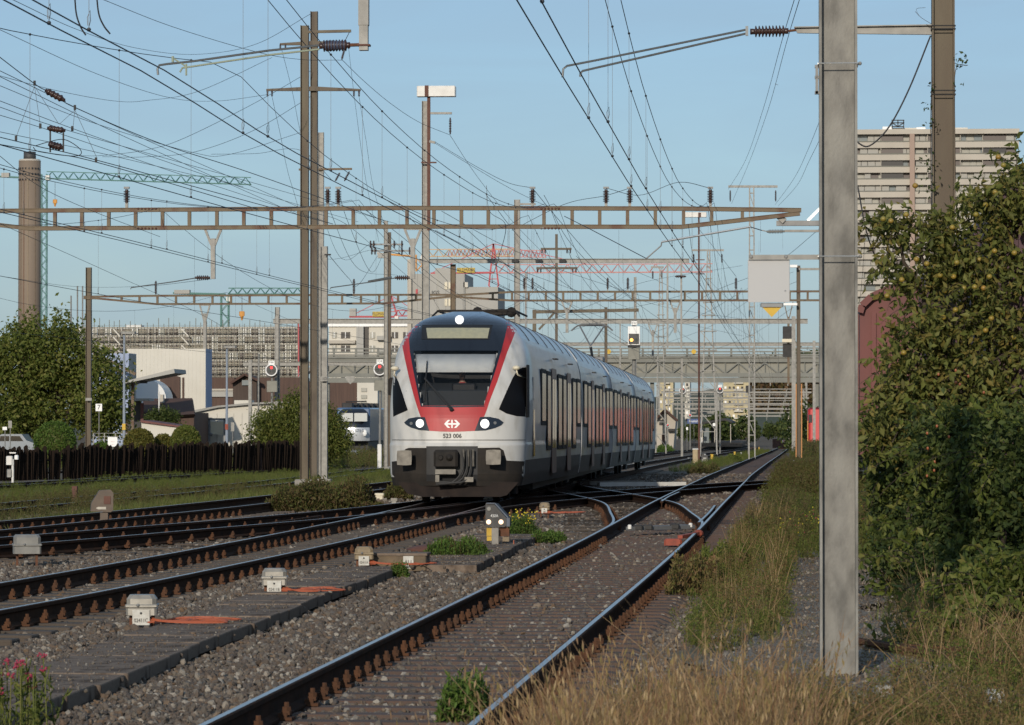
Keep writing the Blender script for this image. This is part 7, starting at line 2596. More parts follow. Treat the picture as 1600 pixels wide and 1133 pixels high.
pbox(t, 'porch', 1044, 1055, 670, 674, Y - 1, 1.2, 'dark')
Y = 420
t = thing('brick_hut', 'brown flat-roofed hut beside the far end of the straight track', 'building', P(1236, 690, Y))
pbox(t, 'wall', 1230, 1245, 649, 700, Y, 6, 'wall_beige')
pbox(t, 'window', 1235, 1238, 657, 668, Y - 0.1, 0.1, 'win_dark')
pbox(t, 'roof_edge', 1229, 1246, 647.5, 650, Y - 0.3, 6.6, 'wall_grey')
t = thing('buffer_stop', 'earth and rail buffer stop with red white board at the track end', 'buffer stop', P(1224, 695, 470))
pbox(t, 'earth_bank', 1207, 1243, 686, 700, 470, 5, 'roof_brown')
pbox(t, 'warning_board', 1222.5, 1227, 687, 691.5, 469.8, 0.1, 'white_clean')
bo_ = pbox(t, 'red_stripe', 1224, 1225.6, 687, 691.5, 469.7, 0.1, 'crane_red')
# houses beyond
for (x0, x1, y0, Y, m, lb) in ((1029, 1052, 590, 900, 'wall_cream', 'cream yellow apartment block right behind the train rear'), (1070, 1078, 596, 950, 'wall_white', 'narrow white block between the yellow blocks'),
                               (1130, 1171, 590, 900, 'wall_cream', 'cream yellow apartment block between the red signal pair and platform mast')):
    t = thing('apartment_block', lb, 'building', P(x0, 680, Y))
    pbox(t, 'wall', x0, x1, y0, 700, Y, 14, m)
    yy = y0 + 3
    while yy < 680:
        xx = x0 + 2
        while xx < x1 - 4:
            small_box('window', xx, xx + 3.2, yy, yy + 4, Y - 0.2, 0.3, RND.choice(('win_dark', 'win_grey', 'white_clean') if Y > 800 else ('win_grey', 'win_grey', 'wall_white')), t)
            xx += 6.5
        pbox(t, 'balcony', x0 + (x1 - x0) * 0.4, x0 + (x1 - x0) * 0.75, yy + 4.5, yy + 6.5, Y - 1.2, 1.2, 'wall_white')
        yy += 11
# ------------------------------------------------------------------ vegetation
def leafmat(name, cols, trans=0.3, rough=0.6):
    return mat(name, cols[0], rough=rough, spec=0.25, rnd=cols, island=True, trans=trans)
leafmat('leaf_apple', [(0.12, 0.145, 0.03), (0.2, 0.215, 0.055), (0.075, 0.095, 0.024), (0.27, 0.27, 0.085), (0.15, 0.165, 0.042), (0.28, 0.22, 0.06), (0.05, 0.07, 0.018)], 0.45)
leafmat('leaf_dark', [(0.05, 0.078, 0.018), (0.085, 0.115, 0.028), (0.03, 0.05, 0.013), (0.125, 0.145, 0.04), (0.065, 0.09, 0.026), (0.02, 0.035, 0.01)], 0.35)
leafmat('leaf_mid', [(0.1, 0.13, 0.024), (0.15, 0.18, 0.036), (0.075, 0.1, 0.02), (0.19, 0.21, 0.05), (0.2, 0.185, 0.05)], 0.4)
leafmat('leaf_bright', [(0.075, 0.135, 0.02), (0.1, 0.17, 0.03), (0.06, 0.105, 0.018), (0.13, 0.18, 0.04)])
leafmat('leaf_olive', [(0.12, 0.115, 0.022), (0.15, 0.14, 0.03), (0.09, 0.095, 0.02), (0.17, 0.13, 0.03)])
leafmat('leaf_redbrown', [(0.12, 0.125, 0.035), (0.15, 0.1, 0.045), (0.1, 0.125, 0.03), (0.16, 0.145, 0.05), (0.13, 0.08, 0.045), (0.09, 0.12, 0.03)], 0.4)
leafmat('leaf_autumn', [(0.12, 0.06, 0.03), (0.1, 0.09, 0.03), (0.16, 0.08, 0.04)])
leafmat('grass_dry', [(0.48, 0.34, 0.16), (0.34, 0.21, 0.1), (0.58, 0.43, 0.23), (0.25, 0.13, 0.07), (0.42, 0.29, 0.12), (0.22, 0.18, 0.06)], 0.45)
leafmat('grass_green', [(0.1, 0.13, 0.025), (0.14, 0.16, 0.04), (0.075, 0.1, 0.02), (0.19, 0.16, 0.06)], 0.3)
leafmat('weed_rust', [(0.24, 0.14, 0.065), (0.16, 0.1, 0.045), (0.19, 0.17, 0.05), (0.13, 0.12, 0.04), (0.27, 0.18, 0.08)], 0.35)
mat('bark', (0.06, 0.045, 0.032), (0.04, 0.03, 0.022), 12, 0.95, bump=0.5)
mat('apple_skin', (0.24, 0.21, 0.03), (0.28, 0.16, 0.03), 6, 0.45, rnd=[(0.19, 0.2, 0.035), (0.26, 0.19, 0.03), (0.16, 0.19, 0.035), (0.28, 0.15, 0.03)])
mat('flower_pink', (0.26, 0.02, 0.05), (0.34, 0.04, 0.08), 20, 0.7)
mat('flower_yellow', (0.65, 0.5, 0.03), rough=0.7)

def unit(v):
    return v / np.maximum(np.linalg.norm(v, axis=1, keepdims=True), 1e-9)

def leaves_mesh(name, centers, size, matname, rng, droop=0.3, aspect=0.55, up_bias=0.4, normals=None):
    """one folded leaf (two triangles) at each centre"""
    n = len(centers)
    s = size * rng.uniform(0.6, 1.3, n)[:, None]
    d = unit(rng.normal(0, 1, (n, 3)) + (0 if normals is None else normals * 0.6) + np.array([0, 0, -droop]))
    nn = rng.normal(0, 1, (n, 3)) + np.array([0, 0, up_bias])
    sd = unit(np.cross(d, nn))
    up = np.cross(sd, d)
    base = centers
    tip = centers + d * s + up * s * -0.12
    l_ = centers + d * s * 0.45 + sd * s * aspect * 0.5 + up * s * 0.12
    r_ = centers + d * s * 0.45 - sd * s * aspect * 0.5 + up * s * 0.12
    V = np.stack([base, r_, tip, l_], 1).reshape(-1, 3)
    k = np.arange(n)[:, None] * 4
    Fc = np.concatenate([k + np.array([[0, 1, 2]]), k + np.array([[0, 2, 3]])], 1).reshape(-1, 3)
    return np_mesh(name, V, Fc, matname)

def cloud(rng, blobs, n, shell=0.55, clump=0.0, clumps=0):
    """points in a set of ellipsoids, denser towards the skin; blobs (cx,cy,cz,rx,ry,rz)"""
    B = np.array(blobs)
    vol = (B[:, 3] * B[:, 4] * B[:, 5]) ** (2 / 3)
    idx = rng.choice(len(B), n, p=vol / vol.sum())
    d = unit(rng.normal(0, 1, (n, 3)))
    r = rng.uniform(shell, 1.0, n) ** 0.7
    # ragged outline
    r *= 1 + 0.13 * np.sin(d[:, 0] * 7 + idx) * np.sin(d[:, 2] * 6 + idx * 2) + 0.1 * np.sin(d[:, 1] * 9 + d[:, 2] * 5)
    p = B[idx, :3] + d * r[:, None] * B[idx, 3:]
    if clumps:
        c = p[rng.choice(n, clumps)]
        k = rng.integers(0, clumps, n)
        p = c[k] + rng.normal(0, clump, (n, 3))
    return p

def limb(mb, a, b, r0, r1, rng, n=6, wob=0.12):
    a, b = np.array(a, float), np.array(b, float)
    L = np.linalg.norm(b - a)
    pts = []
    for i in range(n + 1):
        t = i / n
        w = rng.normal(0, wob * L * 0.15, 3) * (0 if i in (0, n) else 1)
        pts.append(tuple(a + (b - a) * t + w))
    mb.tube(pts, [r0 + (r1 - r0) * i / n for i in range(n + 1)], 7)
    return pts

def tree(label, base, blobs, nleaf, lsize, matname, seed, trunk_r=0.15, cat='tree', name='leafy_tree', clumps=None, clump=0.25, droop=0.3, trunk=True, aspect=0.55):
    rng = np.random.default_rng(seed)
    t = thing(name, label, cat, base)
    pts = cloud(rng, blobs, nleaf, 0.35, clump, clumps or max(20, nleaf // 55))
    link('crown', leaves_mesh('crown', pts, lsize, matname, rng, droop, aspect), t)['kind'] = 'stuff'
    if trunk:
        mb = MB()
        B = np.array(blobs)
        top = B[:, :3].mean(0)
        limb(mb, base, top, trunk_r, trunk_r * 0.5, rng)
        for b in blobs:
            limb(mb, np.array(base) * 0.45 + top * 0.55, b[:3], trunk_r * 0.5, trunk_r * 0.15, rng)
        for _ in range(len(blobs) * 4):
            b = blobs[rng.integers(len(blobs))]
            e = np.array(b[:3]) + unit(rng.normal(0, 1, (1, 3)))[0] * np.array(b[3:]) * 0.85
            limb(mb, b[:3], e, trunk_r * 0.16, trunk_r * 0.05, rng, 4)
        mb.build('trunk', 'bark', t, True)
    return t

def pxblob(px, py, Y, rpx, rpy, ry):
    c = P(px, py, Y)
    s = sc_at(Y)
    return (c.x, c.y, c.z, rpx / s, ry, rpy / s)

# -- left yard tree
Y = 232
tree('big leafy tree behind the fence at the left edge', tuple(ground_at(P(105, 650, Y).x, Y)),
     [pxblob(30, 560, Y, 55, 60, 3), pxblob(95, 555, Y, 52, 62, 3), pxblob(75, 625, Y, 75, 58, 3), pxblob(150, 610, Y, 48, 62, 3), pxblob(165, 655, Y, 38, 36, 2.5), pxblob(25, 640, Y, 50, 55, 3), pxblob(50, 520, Y, 18, 24, 1), pxblob(92, 520, Y, 14, 18, 1)],
     26000, 0.30, 'leaf_mid', 21, 0.28, clump=0.42, clumps=560)
# -- tree in front of the stairs
Y = 190
tree('dense drooping green tree in front of the bridge stairs', tuple(ground_at(P(470, 700, Y).x, Y)),
     [pxblob(430, 672, Y, 42, 38, 1.5), pxblob(475, 655, Y, 46, 42, 1.6), pxblob(508, 672, Y, 32, 34, 1.4), pxblob(462, 695, Y, 66, 26, 1.6), pxblob(530, 690, Y, 14, 20, 0.8)],
     24000, 0.22, 'leaf_mid', 22, 0.16, clump=0.24, clumps=620, droop=0.8, aspect=0.3)
# -- clipped round bushes
def ball_bush(px, py, rpx, rpy, Y, label, m, seed, n=5200):
    c = P(px, py, Y)
    r = rpx / sc_at(Y)
    rz = rpy / sc_at(Y)
    t = thing('clipped_bush', label, 'bush', ground_at(c.x, Y), 'clipped round bushes behind the fence')
    rng = np.random.default_rng(seed)
    d = unit(rng.normal(0, 1, (n, 3)))
    p = np.array(c) + d * np.array([r, r, rz]) * rng.uniform(0.9, 1.0, n)[:, None]
    link('foliage', leaves_mesh('foliage', p, 0.13, m, rng, 0.0, 0.7, normals=d), t)['kind'] = 'stuff'
    MB().ball(c, r * 0.9, 14, sq=(1, 1, rz / r)).build('inner_twigs', 'leaf_dark', t)
    MB().tube([c, ground_at(c.x, Y)], 0.1, 6).build('stem', 'bark', t)
ball_bush(86, 692, 33, 34, 205, 'large green clipped ball bush left of the fence mast', 'leaf_bright', 31)
ball_bush(218, 694, 24, 24, 208, 'olive clipped ball bush, first right of the white notice sign', 'leaf_olive', 32)
ball_bush(255, 698, 17, 19, 210, 'small olive clipped ball bush between the two larger ones', 'leaf_olive', 33, 3000)
ball_bush(290, 691, 23, 26, 208, 'dark green clipped ball bush right of the small olive one', 'leaf_mid', 34)
ball_bush(158, 702, 14, 10, 204, 'low clipped bush just right of the fence mast', 'leaf_bright', 35, 1800)
Y = 300
tree('small wild shrub in front of the brown shed', tuple(ground_at(P(255, 680, Y).x, Y)), [pxblob(245, 655, Y, 16, 14, 1), pxblob(264, 652, Y, 16, 15, 1)], 2600, 0.25, 'leaf_dark', 36, 0.08, 'shrub', 'wild_shrub')
# -- reddish bush by the switch
def weed_bush(label, px0, px1, pyb, h, n, m, seed, depth=1.0, ls=0.06, name='weed_bush', hvar=0.3):
    rng = np.random.default_rng(seed)
    a, b = GT(px0, pyb, -0.22), GT(px1, pyb, -0.22)
    t = thing(name, label, 'bush', (a + b) / 2)
    u = rng.uniform(0, 1, n)
    x = a.x + (b.x - a.x) * u
    y = a.y + (b.y - a.y) * u + rng.uniform(0, depth, n)
    env = np.clip(np.minimum(u, 1 - u) * 7, 0.35, 1) * (0.85 + 0.15 * np.sin(u * 17 + seed))
    z = (a.z + rng.uniform(0, 1, n) ** 0.8 * h * env * rng.uniform(1 - hvar, 1, n))
    p = np.stack([x, y, z], 1)
    link('foliage', leaves_mesh('foliage', p, ls, m, rng, -0.9, 0.35), t)['kind'] = 'stuff'
    mb = MB()
    for _ in range(int(n / 60)):
        i = rng.integers(n)
        mb.tube([(x[i], y[i], a.z), (x[i] + rng.normal(0, 0.03), y[i], a.z + h * env[i] * rng.uniform(0.7, 1.05))], 0.006, 3)
    mb.build('stems', 'leaf_redbrown', t)
    return t
weed_bush('wide reddish green weed bush between the tracks left of the train', 412, 586, 802, 0.78, 9000, 'leaf_redbrown', 51, 1.6, 0.085)
weed_bush('green weed bush at the foot of the train nose', 598, 640, 782, 0.5, 2600, 'leaf_redbrown', 52, 1.0, 0.08)
weed_bush('low bright green weed mat beside the concrete slabs', 652, 757, 880, 0.34, 6500, 'leaf_bright', 53, 1.6, 0.05)
weed_bush('yellow flowering weed right of the black dwarf signal', 789, 835, 842, 0.42, 2600, 'leaf_bright', 54, 1.0, 0.05)
weed_bush('low green weed behind the black dwarf signal', 826, 878, 850, 0.2, 2400, 'leaf_bright', 55, 1.2, 0.05)
weed_bush('small green weed in front of the concrete trough', 608, 636, 903, 0.2, 900, 'leaf_bright', 56, 0.25, 0.035)
weed_bush('green weed tuft growing between the rails in the foreground', 682, 758, 1140, 0.36, 1500, 'leaf_bright', 57, 0.5, 0.055)
weed_bush('reddish weed clump beside the beige cabinet', 1074, 1128, 742, 0.5, 2600, 'leaf_redbrown', 58, 3, 0.1)
weed_bush('green weed clump beside the halfway yellow post', 1132, 1160, 722, 0.5, 1600, 'leaf_mid', 59, 4, 0.14)
weed_bush('green weeds along the rear end of the train', 1024, 1050, 708, 0.9, 2000, 'leaf_bright', 60, 8, 0.2)
weed_bush('tiny yellow green weed on the rail of the nearest track', 768, 790, 925, 0.1, 260, 'leaf_olive', 61, 0.2, 0.04)
for k, (px0, px1, pyb, h) in enumerate(((1040, 1130, 935, 0.5), (1085, 1175, 905, 0.45), (1150, 1205, 850, 0.5))):
    weed_bush(['rust tipped weed clump beside the right rail of the nearest track', 'green weed clump right of the red point lever', 'tall weed clump beside the white weathered beam'][k], px0, px1, pyb, h, 2600, ['weed_rust', 'leaf_mid', 'leaf_redbrown'][k], 62 + k, 1.6, 0.06)
# -- yellow and pink blossoms
def blossoms(name, label, boxes, m, n, r, seed, cat='flowers'):
    rng = np.random.default_rng(seed)
    mb = MB()
    for _ in range(n):
        bx_ = boxes[rng.integers(len(boxes))]
        p = [rng.uniform(bx_[i], bx_[i + 3]) for i in range(3)]
        mb.ball(p, r * rng.uniform(0.6, 1.2), 5)
    o = mb.build(name, m)
    tag(o, label, cat, kind='stuff')
c = GT(812, 842, -0.22)
blossoms('yellow_blossoms', 'yellow blossoms on the weed right of the black dwarf signal', [(c.x - 0.2, c.y, c.z + 0.25, c.x + 0.25, c.y + 0.8, c.z + 0.48)], 'flower_yellow', 60, 0.012, 70)
# pink flowering plant bottom left
b = GT(40, 1150, -0.1)
t = thing('flowering_plant', 'pink flowering plant at the bottom left corner', 'plant', b)
rng = np.random.default_rng(71)
mb, fl = MB(), MB()
lv = []
for i in range(34):
    x, y = b.x + rng.uniform(-0.22, 0.16), b.y + rng.uniform(-0.15, 0.3)
    hgt = rng.uniform(0.25, 0.47)
    tip = (x + rng.normal(0, 0.05), y, b.z + hgt)
    mb.tube([(x, y, b.z - 0.05), ((x + tip[0]) / 2, y, b.z + hgt * 0.5), tip], 0.004, 4)
    for k in range(9):
        u = rng.uniform(0.1, 0.9)
        lv.append((x + (tip[0] - x) * u, y, b.z + hgt * u))
    if i < 15:
        for k in range(9):
            fl.ball((tip[0] + rng.normal(0, 0.014), y + rng.normal(0, 0.014), tip[2] + rng.normal(0, 0.012)), 0.007, 5)
mb.build('stems', 'leaf_mid', t)
link('leaves', leaves_mesh('leaves', np.array(lv), 0.06, 'leaf_mid', rng, -0.8, 0.25), t)['kind'] = 'stuff'
fl.build('blossoms', 'flower_pink', t)['kind'] = 'stuff'

# ------------------------------------------------------------------ apple tree and bushes at the right
Y = 36.5
rng = np.random.default_rng(81)
AB = tuple(ground_at(P(1500, 900, Y).x, Y))
blobs = [pxblob(1440, 400, Y, 60, 60, 0.5), pxblob(1520, 370, Y, 70, 80, 0.6), pxblob(1590, 330, Y, 55, 90, 0.7), pxblob(1480, 480, Y, 85, 80, 0.7), pxblob(1570, 480, Y, 70, 100, 0.8),
         pxblob(1432, 570, Y, 55, 75, 0.7), pxblob(1500, 600, Y, 90, 90, 0.9), pxblob(1590, 620, Y, 60, 100, 0.9), pxblob(1400, 350, Y, 34, 12, 0.2), pxblob(1410, 660, Y, 60, 60, 0.7)]
at_ = tree('apple tree with yellow fruit at the right edge', AB, blobs, 11000, 0.09, 'leaf_apple', 82, 0.09, name='apple_tree', clump=0.09, clumps=330, aspect=0.48, droop=0.5)
def sprays(owner, blobs, n, m, ls, seed, lean=(-0.15, -0.25, 0.2)):
    rng = np.random.default_rng(seed)
    spr, twg = [], MB()
    for k in range(n):
        b_ = blobs[rng.integers(len(blobs))]
        d_ = unit(rng.normal(0, 1, (1, 3)))[0] * np.array([1, 0.5, 0.8]) + np.array(lean)
        p_ = np.array(b_[:3]) + d_ * np.array(b_[3:]) * 0.7
        L_ = rng.uniform(0.2, 0.65)
        pts_ = [p_ + d_ * L_ * t_ + np.array([0, 0, -0.5 * L_ * t_ * t_]) for t_ in np.linspace(0, 1, 7)]
        twg.tube([tuple(q) for q in pts_], [0.006 - 0.0007 * i for i in range(7)], 4)
        for q in np.linspace(0.1, 1, 16):
            i_ = min(5, int(q * 6))
            spr.append(pts_[i_] + (pts_[i_ + 1] - pts_[i_]) * (q * 6 - i_) + rng.normal(0, 0.014, 3))
    link('sprays', leaves_mesh('sprays', np.array(spr), ls, m, rng, 0.5, 0.45), owner)['kind'] = 'stuff'
    twg.build('twigs', 'bark', owner)['kind'] = 'stuff'
sprays(at_, blobs, 190, 'leaf_apple', 0.10, 90, (0.0, -0.25, 0.25))
AP = MB().lathe((0, 0, -0.033), (0, 0, 0.033), [(0, 0.01), (0.08, 0.022), (0.3, 0.034), (0.55, 0.036), (0.8, 0.028), (0.95, 0.014), (1, 0.006)], 10).mesh('apple', 'apple_skin', True)
SPOTS = [(1430, 290), (1555, 300), (1560, 245), (1568, 258), (1540, 320), (1488, 355), (1416, 335), (1392, 345), (1380, 342), (1525, 335), (1554, 392), (1530, 405), (1585, 395), (1432, 405), (1448, 412), (1495, 410), (1409, 437), (1490, 432), (1546, 432), (1477, 454), (1386, 462), (1523, 448), (1537, 450), (1547, 449), (1565, 488), (1574, 490), (1571, 472), (1474, 496), (1549, 497), (1540, 516), (1493, 484), (1412, 551), (1584, 527), (1503, 602), (1469, 430), (1506, 450)]
for (px, py) in SPOTS:
    o = link('apple', AP, at_)
    p = P(px, py, Y - rng.uniform(0.3, 0.62))
    o.matrix_basis = Matrix.Translation(p) @ Matrix.Rotation(rng.uniform(-0.4, 0.4), 4, 'X') @ Matrix.Diagonal((0.85, 0.85, 0.82, 1))
# bushes
def bush(label, px, Y, blobs, n, ls, m, seed, clump=0.1, clumps=None):
    t = tree(label, tuple(ground_at(P(px, 900, Y).x, Y)), blobs, n, ls, m, seed, 0.05, 'bush', 'wild_bush', clumps=clumps, clump=clump)
    sprays(t, blobs, 90, 'leaf_mid', ls * 1.25, seed + 100, (-0.1, -0.4, 0.15))
    return t
bush('dark wild bush right behind the big grey mast', 1405, 38, [pxblob(1408, 690, 38, 46, 80, 1.0), pxblob(1410, 800, 38, 42, 80, 1.0), pxblob(1430, 880, 36, 70, 60, 1.0)], 9000, 0.075, 'leaf_dark', 83, 0.1)
rose = bush('rose hip bush below the apple tree', 1490, 35, [pxblob(1480, 720, 35, 65, 80, 0.9), pxblob(1500, 810, 35, 80, 80, 1.0), pxblob(1470, 890, 34, 70, 50, 0.9)], 9000, 0.07, 'leaf_dark', 84, 0.1)
bush('dark bush at the right picture edge under the apple tree', 1575, 34, [pxblob(1570, 720, 34, 60, 90, 0.9), pxblob(1580, 830, 34, 60, 90, 0.9), pxblob(1560, 930, 32, 65, 55, 0.8)], 9000, 0.075, 'leaf_dark', 85, 0.1)
bush('low bramble with pale leaves at the right edge near the rail', 1570, 29, [pxblob(1560, 920, 29, 55, 45, 0.5), pxblob(1520, 985, 28, 60, 35, 0.5)], 2600, 0.07, 'leaf_mid', 86, 0.09)
rng = np.random.default_rng(87)
HIP = MB().ball((0, 0, 0), 0.013, 6, sq=(1, 1, 1.25)).mesh('rose_hip', mat('hip_red', (0.3, 0.09, 0.03), rough=0.5))
for (cx, cy, n) in ((1485, 600, 4), (1470, 690, 6), (1500, 715, 4), (1540, 730, 4), (1465, 730, 5), (1530, 620, 2), (1590, 740, 3)):
    for _ in range(n):
        o = link('rose_hip', HIP, rose)
        o.matrix_basis = Matrix.Translation(P(cx + rng.normal(0, 18), cy + rng.normal(0, 18), 34.2 + rng.uniform(-0.1, 0.3)))

# unseen tree added behind the camera only to shade the foot of the bushes
tree('unseen tree added behind the camera to shade the right hand bushes', (-2.2, -9.5, -0.3), [(-2.75, -9.3, 12.5, 0.9, 1.5, 1.2), (-1.9, -9.4, 12.4, 1.1, 1.5, 1.3), (-1.0, -9.5, 12.2, 0.9, 1.2, 1.1)],
     3000, 0.2, 'leaf_mid', 89, 0.1, clump=0.3, clumps=160)

# creeper on the brown mast
t = thing('creeper', 'thin creeper climbing the olive brown mast above the apple tree', 'plant', P(1452, 300, YB - 0.15))
rng = np.random.default_rng(88)
cl = []
for (px, py, n, s_) in ((1500, 95, 26, 7), (1455, 135, 8, 5), (1452, 168, 12, 5), (1455, 195, 14, 6), (1448, 255, 22, 8), (1455, 290, 30, 10), (1495, 130, 4, 4)):
    for _ in range(n):
        cl.append(tuple(P(px + rng.normal(0, s_), py + rng.normal(0, s_), YB - 0.16 + rng.normal(0, 0.03))))
link('leaves', leaves_mesh('leaves', np.array(cl), 0.05, 'leaf_dark', rng, 0.2), t)['kind'] = 'stuff'
mb = MB()
mb.tube(spline([P(1494, 330, YB - 0.14), P(1492, 200, YB - 0.14), P(1493, 110, YB - 0.14), P(1512, 102, YB - 0.16)], 6), 0.005, 4)
mb.tube(spline([P(1455, 330, YB - 0.14), P(1454, 200, YB - 0.14), P(1456, 120, YB - 0.14)], 6), 0.005, 4)
mb.tube(spline([P(1456, 38, YB - 0.14), P(1440, 28, YB - 0.16), P(1430, 18, YB - 0.16)], 4), 0.003, 4)
mb.tube(spline([P(1436, 25, YB - 0.14), P(1432, 14, YB - 0.16), P(1446, 12, YB - 0.16)], 4), 0.002, 4)
mb.build('vine', 'bark', t)

# ------------------------------------------------------------------ soil sheets
def sheet(name, x0, x1, y0, y1, m, label, dz, edge=0.3, seed=0, kind='structure', nx_=24, ny_=90):
    V = []
    for j in range(ny_ + 1):
        y = y0 + (y1 - y0) * j / ny_
        a = (x0(y) if callable(x0) else x0) + edge * math.sin(y * 1.7 + seed) * 0.5 + edge * 0.4 * math.sin(y * 4.3)
        b = (x1(y) if callable(x1) else x1) + edge * math.sin(y * 1.3 + 2 + seed) * 0.5 + edge * 0.4 * math.sin(y * 3.7)
        for i in range(nx_ + 1):
            x = a + (b - a) * i / nx_
            V.append((x, y, gz(x, y) + dz + (0.012 * math.sin(x * 2.1 + y * 0.7) + 0.012 * math.sin(y * 1.9 - x * 1.3))))
    k = (np.arange(ny_)[:, None] * (nx_ + 1) + np.arange(nx_)[None, :]).ravel()
    o = link(name, np_mesh(name, np.array(V), np.stack([k, k + 1, k + nx_ + 2, k + nx_ + 1], 1), m, True))
    tag(o, label, None, kind=kind)
    return o
mat('soil_verge', (0.115, 0.095, 0.06), (0.07, 0.065, 0.035), 2.5, 0.95, bump=0.6, bscale=20, c3=(0.13, 0.115, 0.075))
mat('gravel_path_mat', (0.25, 0.225, 0.195), (0.15, 0.135, 0.115), 9, 0.95, bump=0.8, bscale=70, detail=10, c3=(0.2, 0.18, 0.155), spec=0.1)
sheet('verge_soil', lambda y: -0.6 + 0.006 * (y - 20), lambda y: 9, 10, 165, 'soil_verge', 'brown overgrown soil right of the nearest track', 0.03, 0.5)
sheet('gravel_path', lambda y: -0.45 + 0.004 * (y - 25), lambda y: 1.0 + 0.012 * (y - 30) - 0.035 * max(0, y - 38), 20, 56, 'gravel_path_mat', 'grey gravel path past the big mast', 0.085, 0.35, 3)
sheet('grass_soil', lambda y: -13.6 - 0.02 * (y - 60), lambda y: -12.6 + 0.012 * (y - 60), 58, 150, 'soil_verge', 'soil strip between the left tracks', 0.03, 0.3)
sheet('grass_soil', lambda y: -31, lambda y: -15.9, 88, 185, 'soil_verge', 'soil strip along the fence', 0.03, 0.3, 5)

# ------------------------------------------------------------------ grasses
def tuft(seed, h, nb, m, spread=0.12, w=0.006, lean=0.35, heads=False):
    r = np.random.default_rng(seed)
    V, Fc = [], []
    for i in range(nb):
        a = r.uniform(0, 2 * math.pi)
        x, y = r.normal(0, spread, 2)
        hh = h * r.uniform(0.55, 1.1)
        ln = lean * hh * r.uniform(0.2, 1)
        dx, dy = math.cos(a) * ln, math.sin(a) * ln
        b = r.uniform(0, math.pi)
        wx, wy = math.cos(b) * w, math.sin(b) * w
        k = len(V)
        V += [(x - wx, y - wy, 0), (x + wx, y + wy, 0), (x + dx * 0.4 + wx * 0.8, y + dy * 0.4 + wy * 0.8, hh * 0.6), (x + dx * 0.4 - wx * 0.8, y + dy * 0.4 - wy * 0.8, hh * 0.6), (x + dx, y + dy, hh), (x + dx, y + dy, hh)]
        Fc += [(k, k + 1, k + 2, k + 3), (k + 3, k + 2, k + 4, k + 5)]
        if heads and r.random() < 0.35:
            for q in range(4):
                k = len(V)
                zz = hh * (0.8 + 0.06 * q)
                c = (x + dx * (0.75 + 0.07 * q), y + dy * (0.75 + 0.07 * q))
                e = 0.004
                b = r.uniform(0, math.pi)
                V += [(c[0], c[1], zz - 0.015), (c[0] + e * math.cos(b), c[1] + e * math.sin(b), zz + 0.01), (c[0], c[1], zz + 0.03), (c[0] - e * math.cos(b), c[1] - e * math.sin(b), zz + 0.01)]
                Fc.append((k, k + 1, k + 2, k + 3))
    return np_mesh('tuft', np.array(V), np.array(Fc), m)

def weed(seed, h, m, nst=5, nl=40, ls=0.03, spread=0.07):
    r = np.random.default_rng(seed)
    P_ = []
    V, Fc = [], []
    for i in range(nst):
        x, y = r.normal(0, spread, 2)
        hh = h * r.uniform(0.6, 1.1)
        dx, dy = r.normal(0, 0.12 * h, 2)
        k = len(V)
        w = 0.003
        V += [(x - w, y, 0), (x + w, y, 0), (x + dx + w * 0.5, y + dy, hh), (x + dx - w * 0.5, y + dy, hh)]
        Fc.append((k, k + 1, k + 2, k + 3))
        for _ in range(nl):
            u = r.uniform(0.15, 1) ** 0.8
            P_.append((x + dx * u + r.normal(0, 0.02), y + dy * u + r.normal(0, 0.02), hh * u))
    lm = leaves_mesh('lv', np.array(P_), ls, m, r, -0.5, 0.4)
    lv = np.array([v.co[:] for v in lm.vertices])
    lf = np.array([p.vertices[:] for p in lm.polygons])
    bpy.data.meshes.remove(lm)
    V2 = np.concatenate([np.array(V), lv])
    tri = np.array([(a, b, c) for a, b, c, d in Fc] + [(a, c, d) for a, b, c, d in Fc])
    return np_mesh('weed', V2, np.concatenate([tri, lf + len(V)]), m)
TD = [tuft(100 + i, 0.66, 7, 'grass_dry', 0.06, 0.0035, (0.35, 0.6, 0.9, 0.5, 0.7)[i], True) for i in range(5)]
TG = [tuft(120 + i, 0.22, 14, 'grass_green', 0.07, 0.005, 0.6) for i in range(4)]
WR = [weed(140 + i, 0.42, 'weed_rust', 5, 34, 0.026) for i in range(4)]
WG = [weed(150 + i, 0.32, 'leaf_mid', 5, 30, 0.03) for i in range(3)]
WB = [weed(160 + i, 0.45, 'leaf_redbrown', 5, 34, 0.035) for i in range(3)]
rng = np.random.default_rng(200)
def field(n, fx, y0, y1, dens=None):
    y = y0 + (y1 - y0) * rng.uniform(0, 1, n)
    lo, hi = fx(y)
    x = lo + (hi - lo) * rng.uniform(0, 1, n)
    if dens is not None:
        k = rng.uniform(0, 1, n) < dens(x, y)
        x, y = x[k], y[k]
    z = np.array([gz(a, b) for a, b in zip(x, y)]) + 0.02
    return np.stack([x, y, z], 1)
patchy = lambda x, y: np.clip(0.55 + 0.55 * np.sin(x * 2.3 + y * 0.9) * np.sin(y * 1.1 - x * 1.7) + 0.25 * np.sin(x * 6.1), 0.05, 1)
def off_tracks(x, y, d=1.0):
    px_ = VPX + F_PX * x / y
    k = y < 150 + 35 * (px_ + 12) / 496 - 1.2
    for key in ('B', 'C', 'D', 'E'):
        c = np.array([p[:] for p in TRACKS[key]])
        a = np.abs(np.abs(x - np.interp(y, c[:, 1], c[:, 0])) - 0.75)
        k &= a > 0.28
    return k
S_ = scatter
S_('dry_grass', field(1150, lambda y: (-1.3 + 0.06 * (y - 15), np.full_like(y, 0.2)), 14.8, 20.5, lambda x, y: np.clip(0.9 - (y - 17.5) * 0.25, 0.1, 1)), TD, 'tall dry straw coloured grass in the right foreground', 'grass', (0.5, 1.25), 0.2, 1)
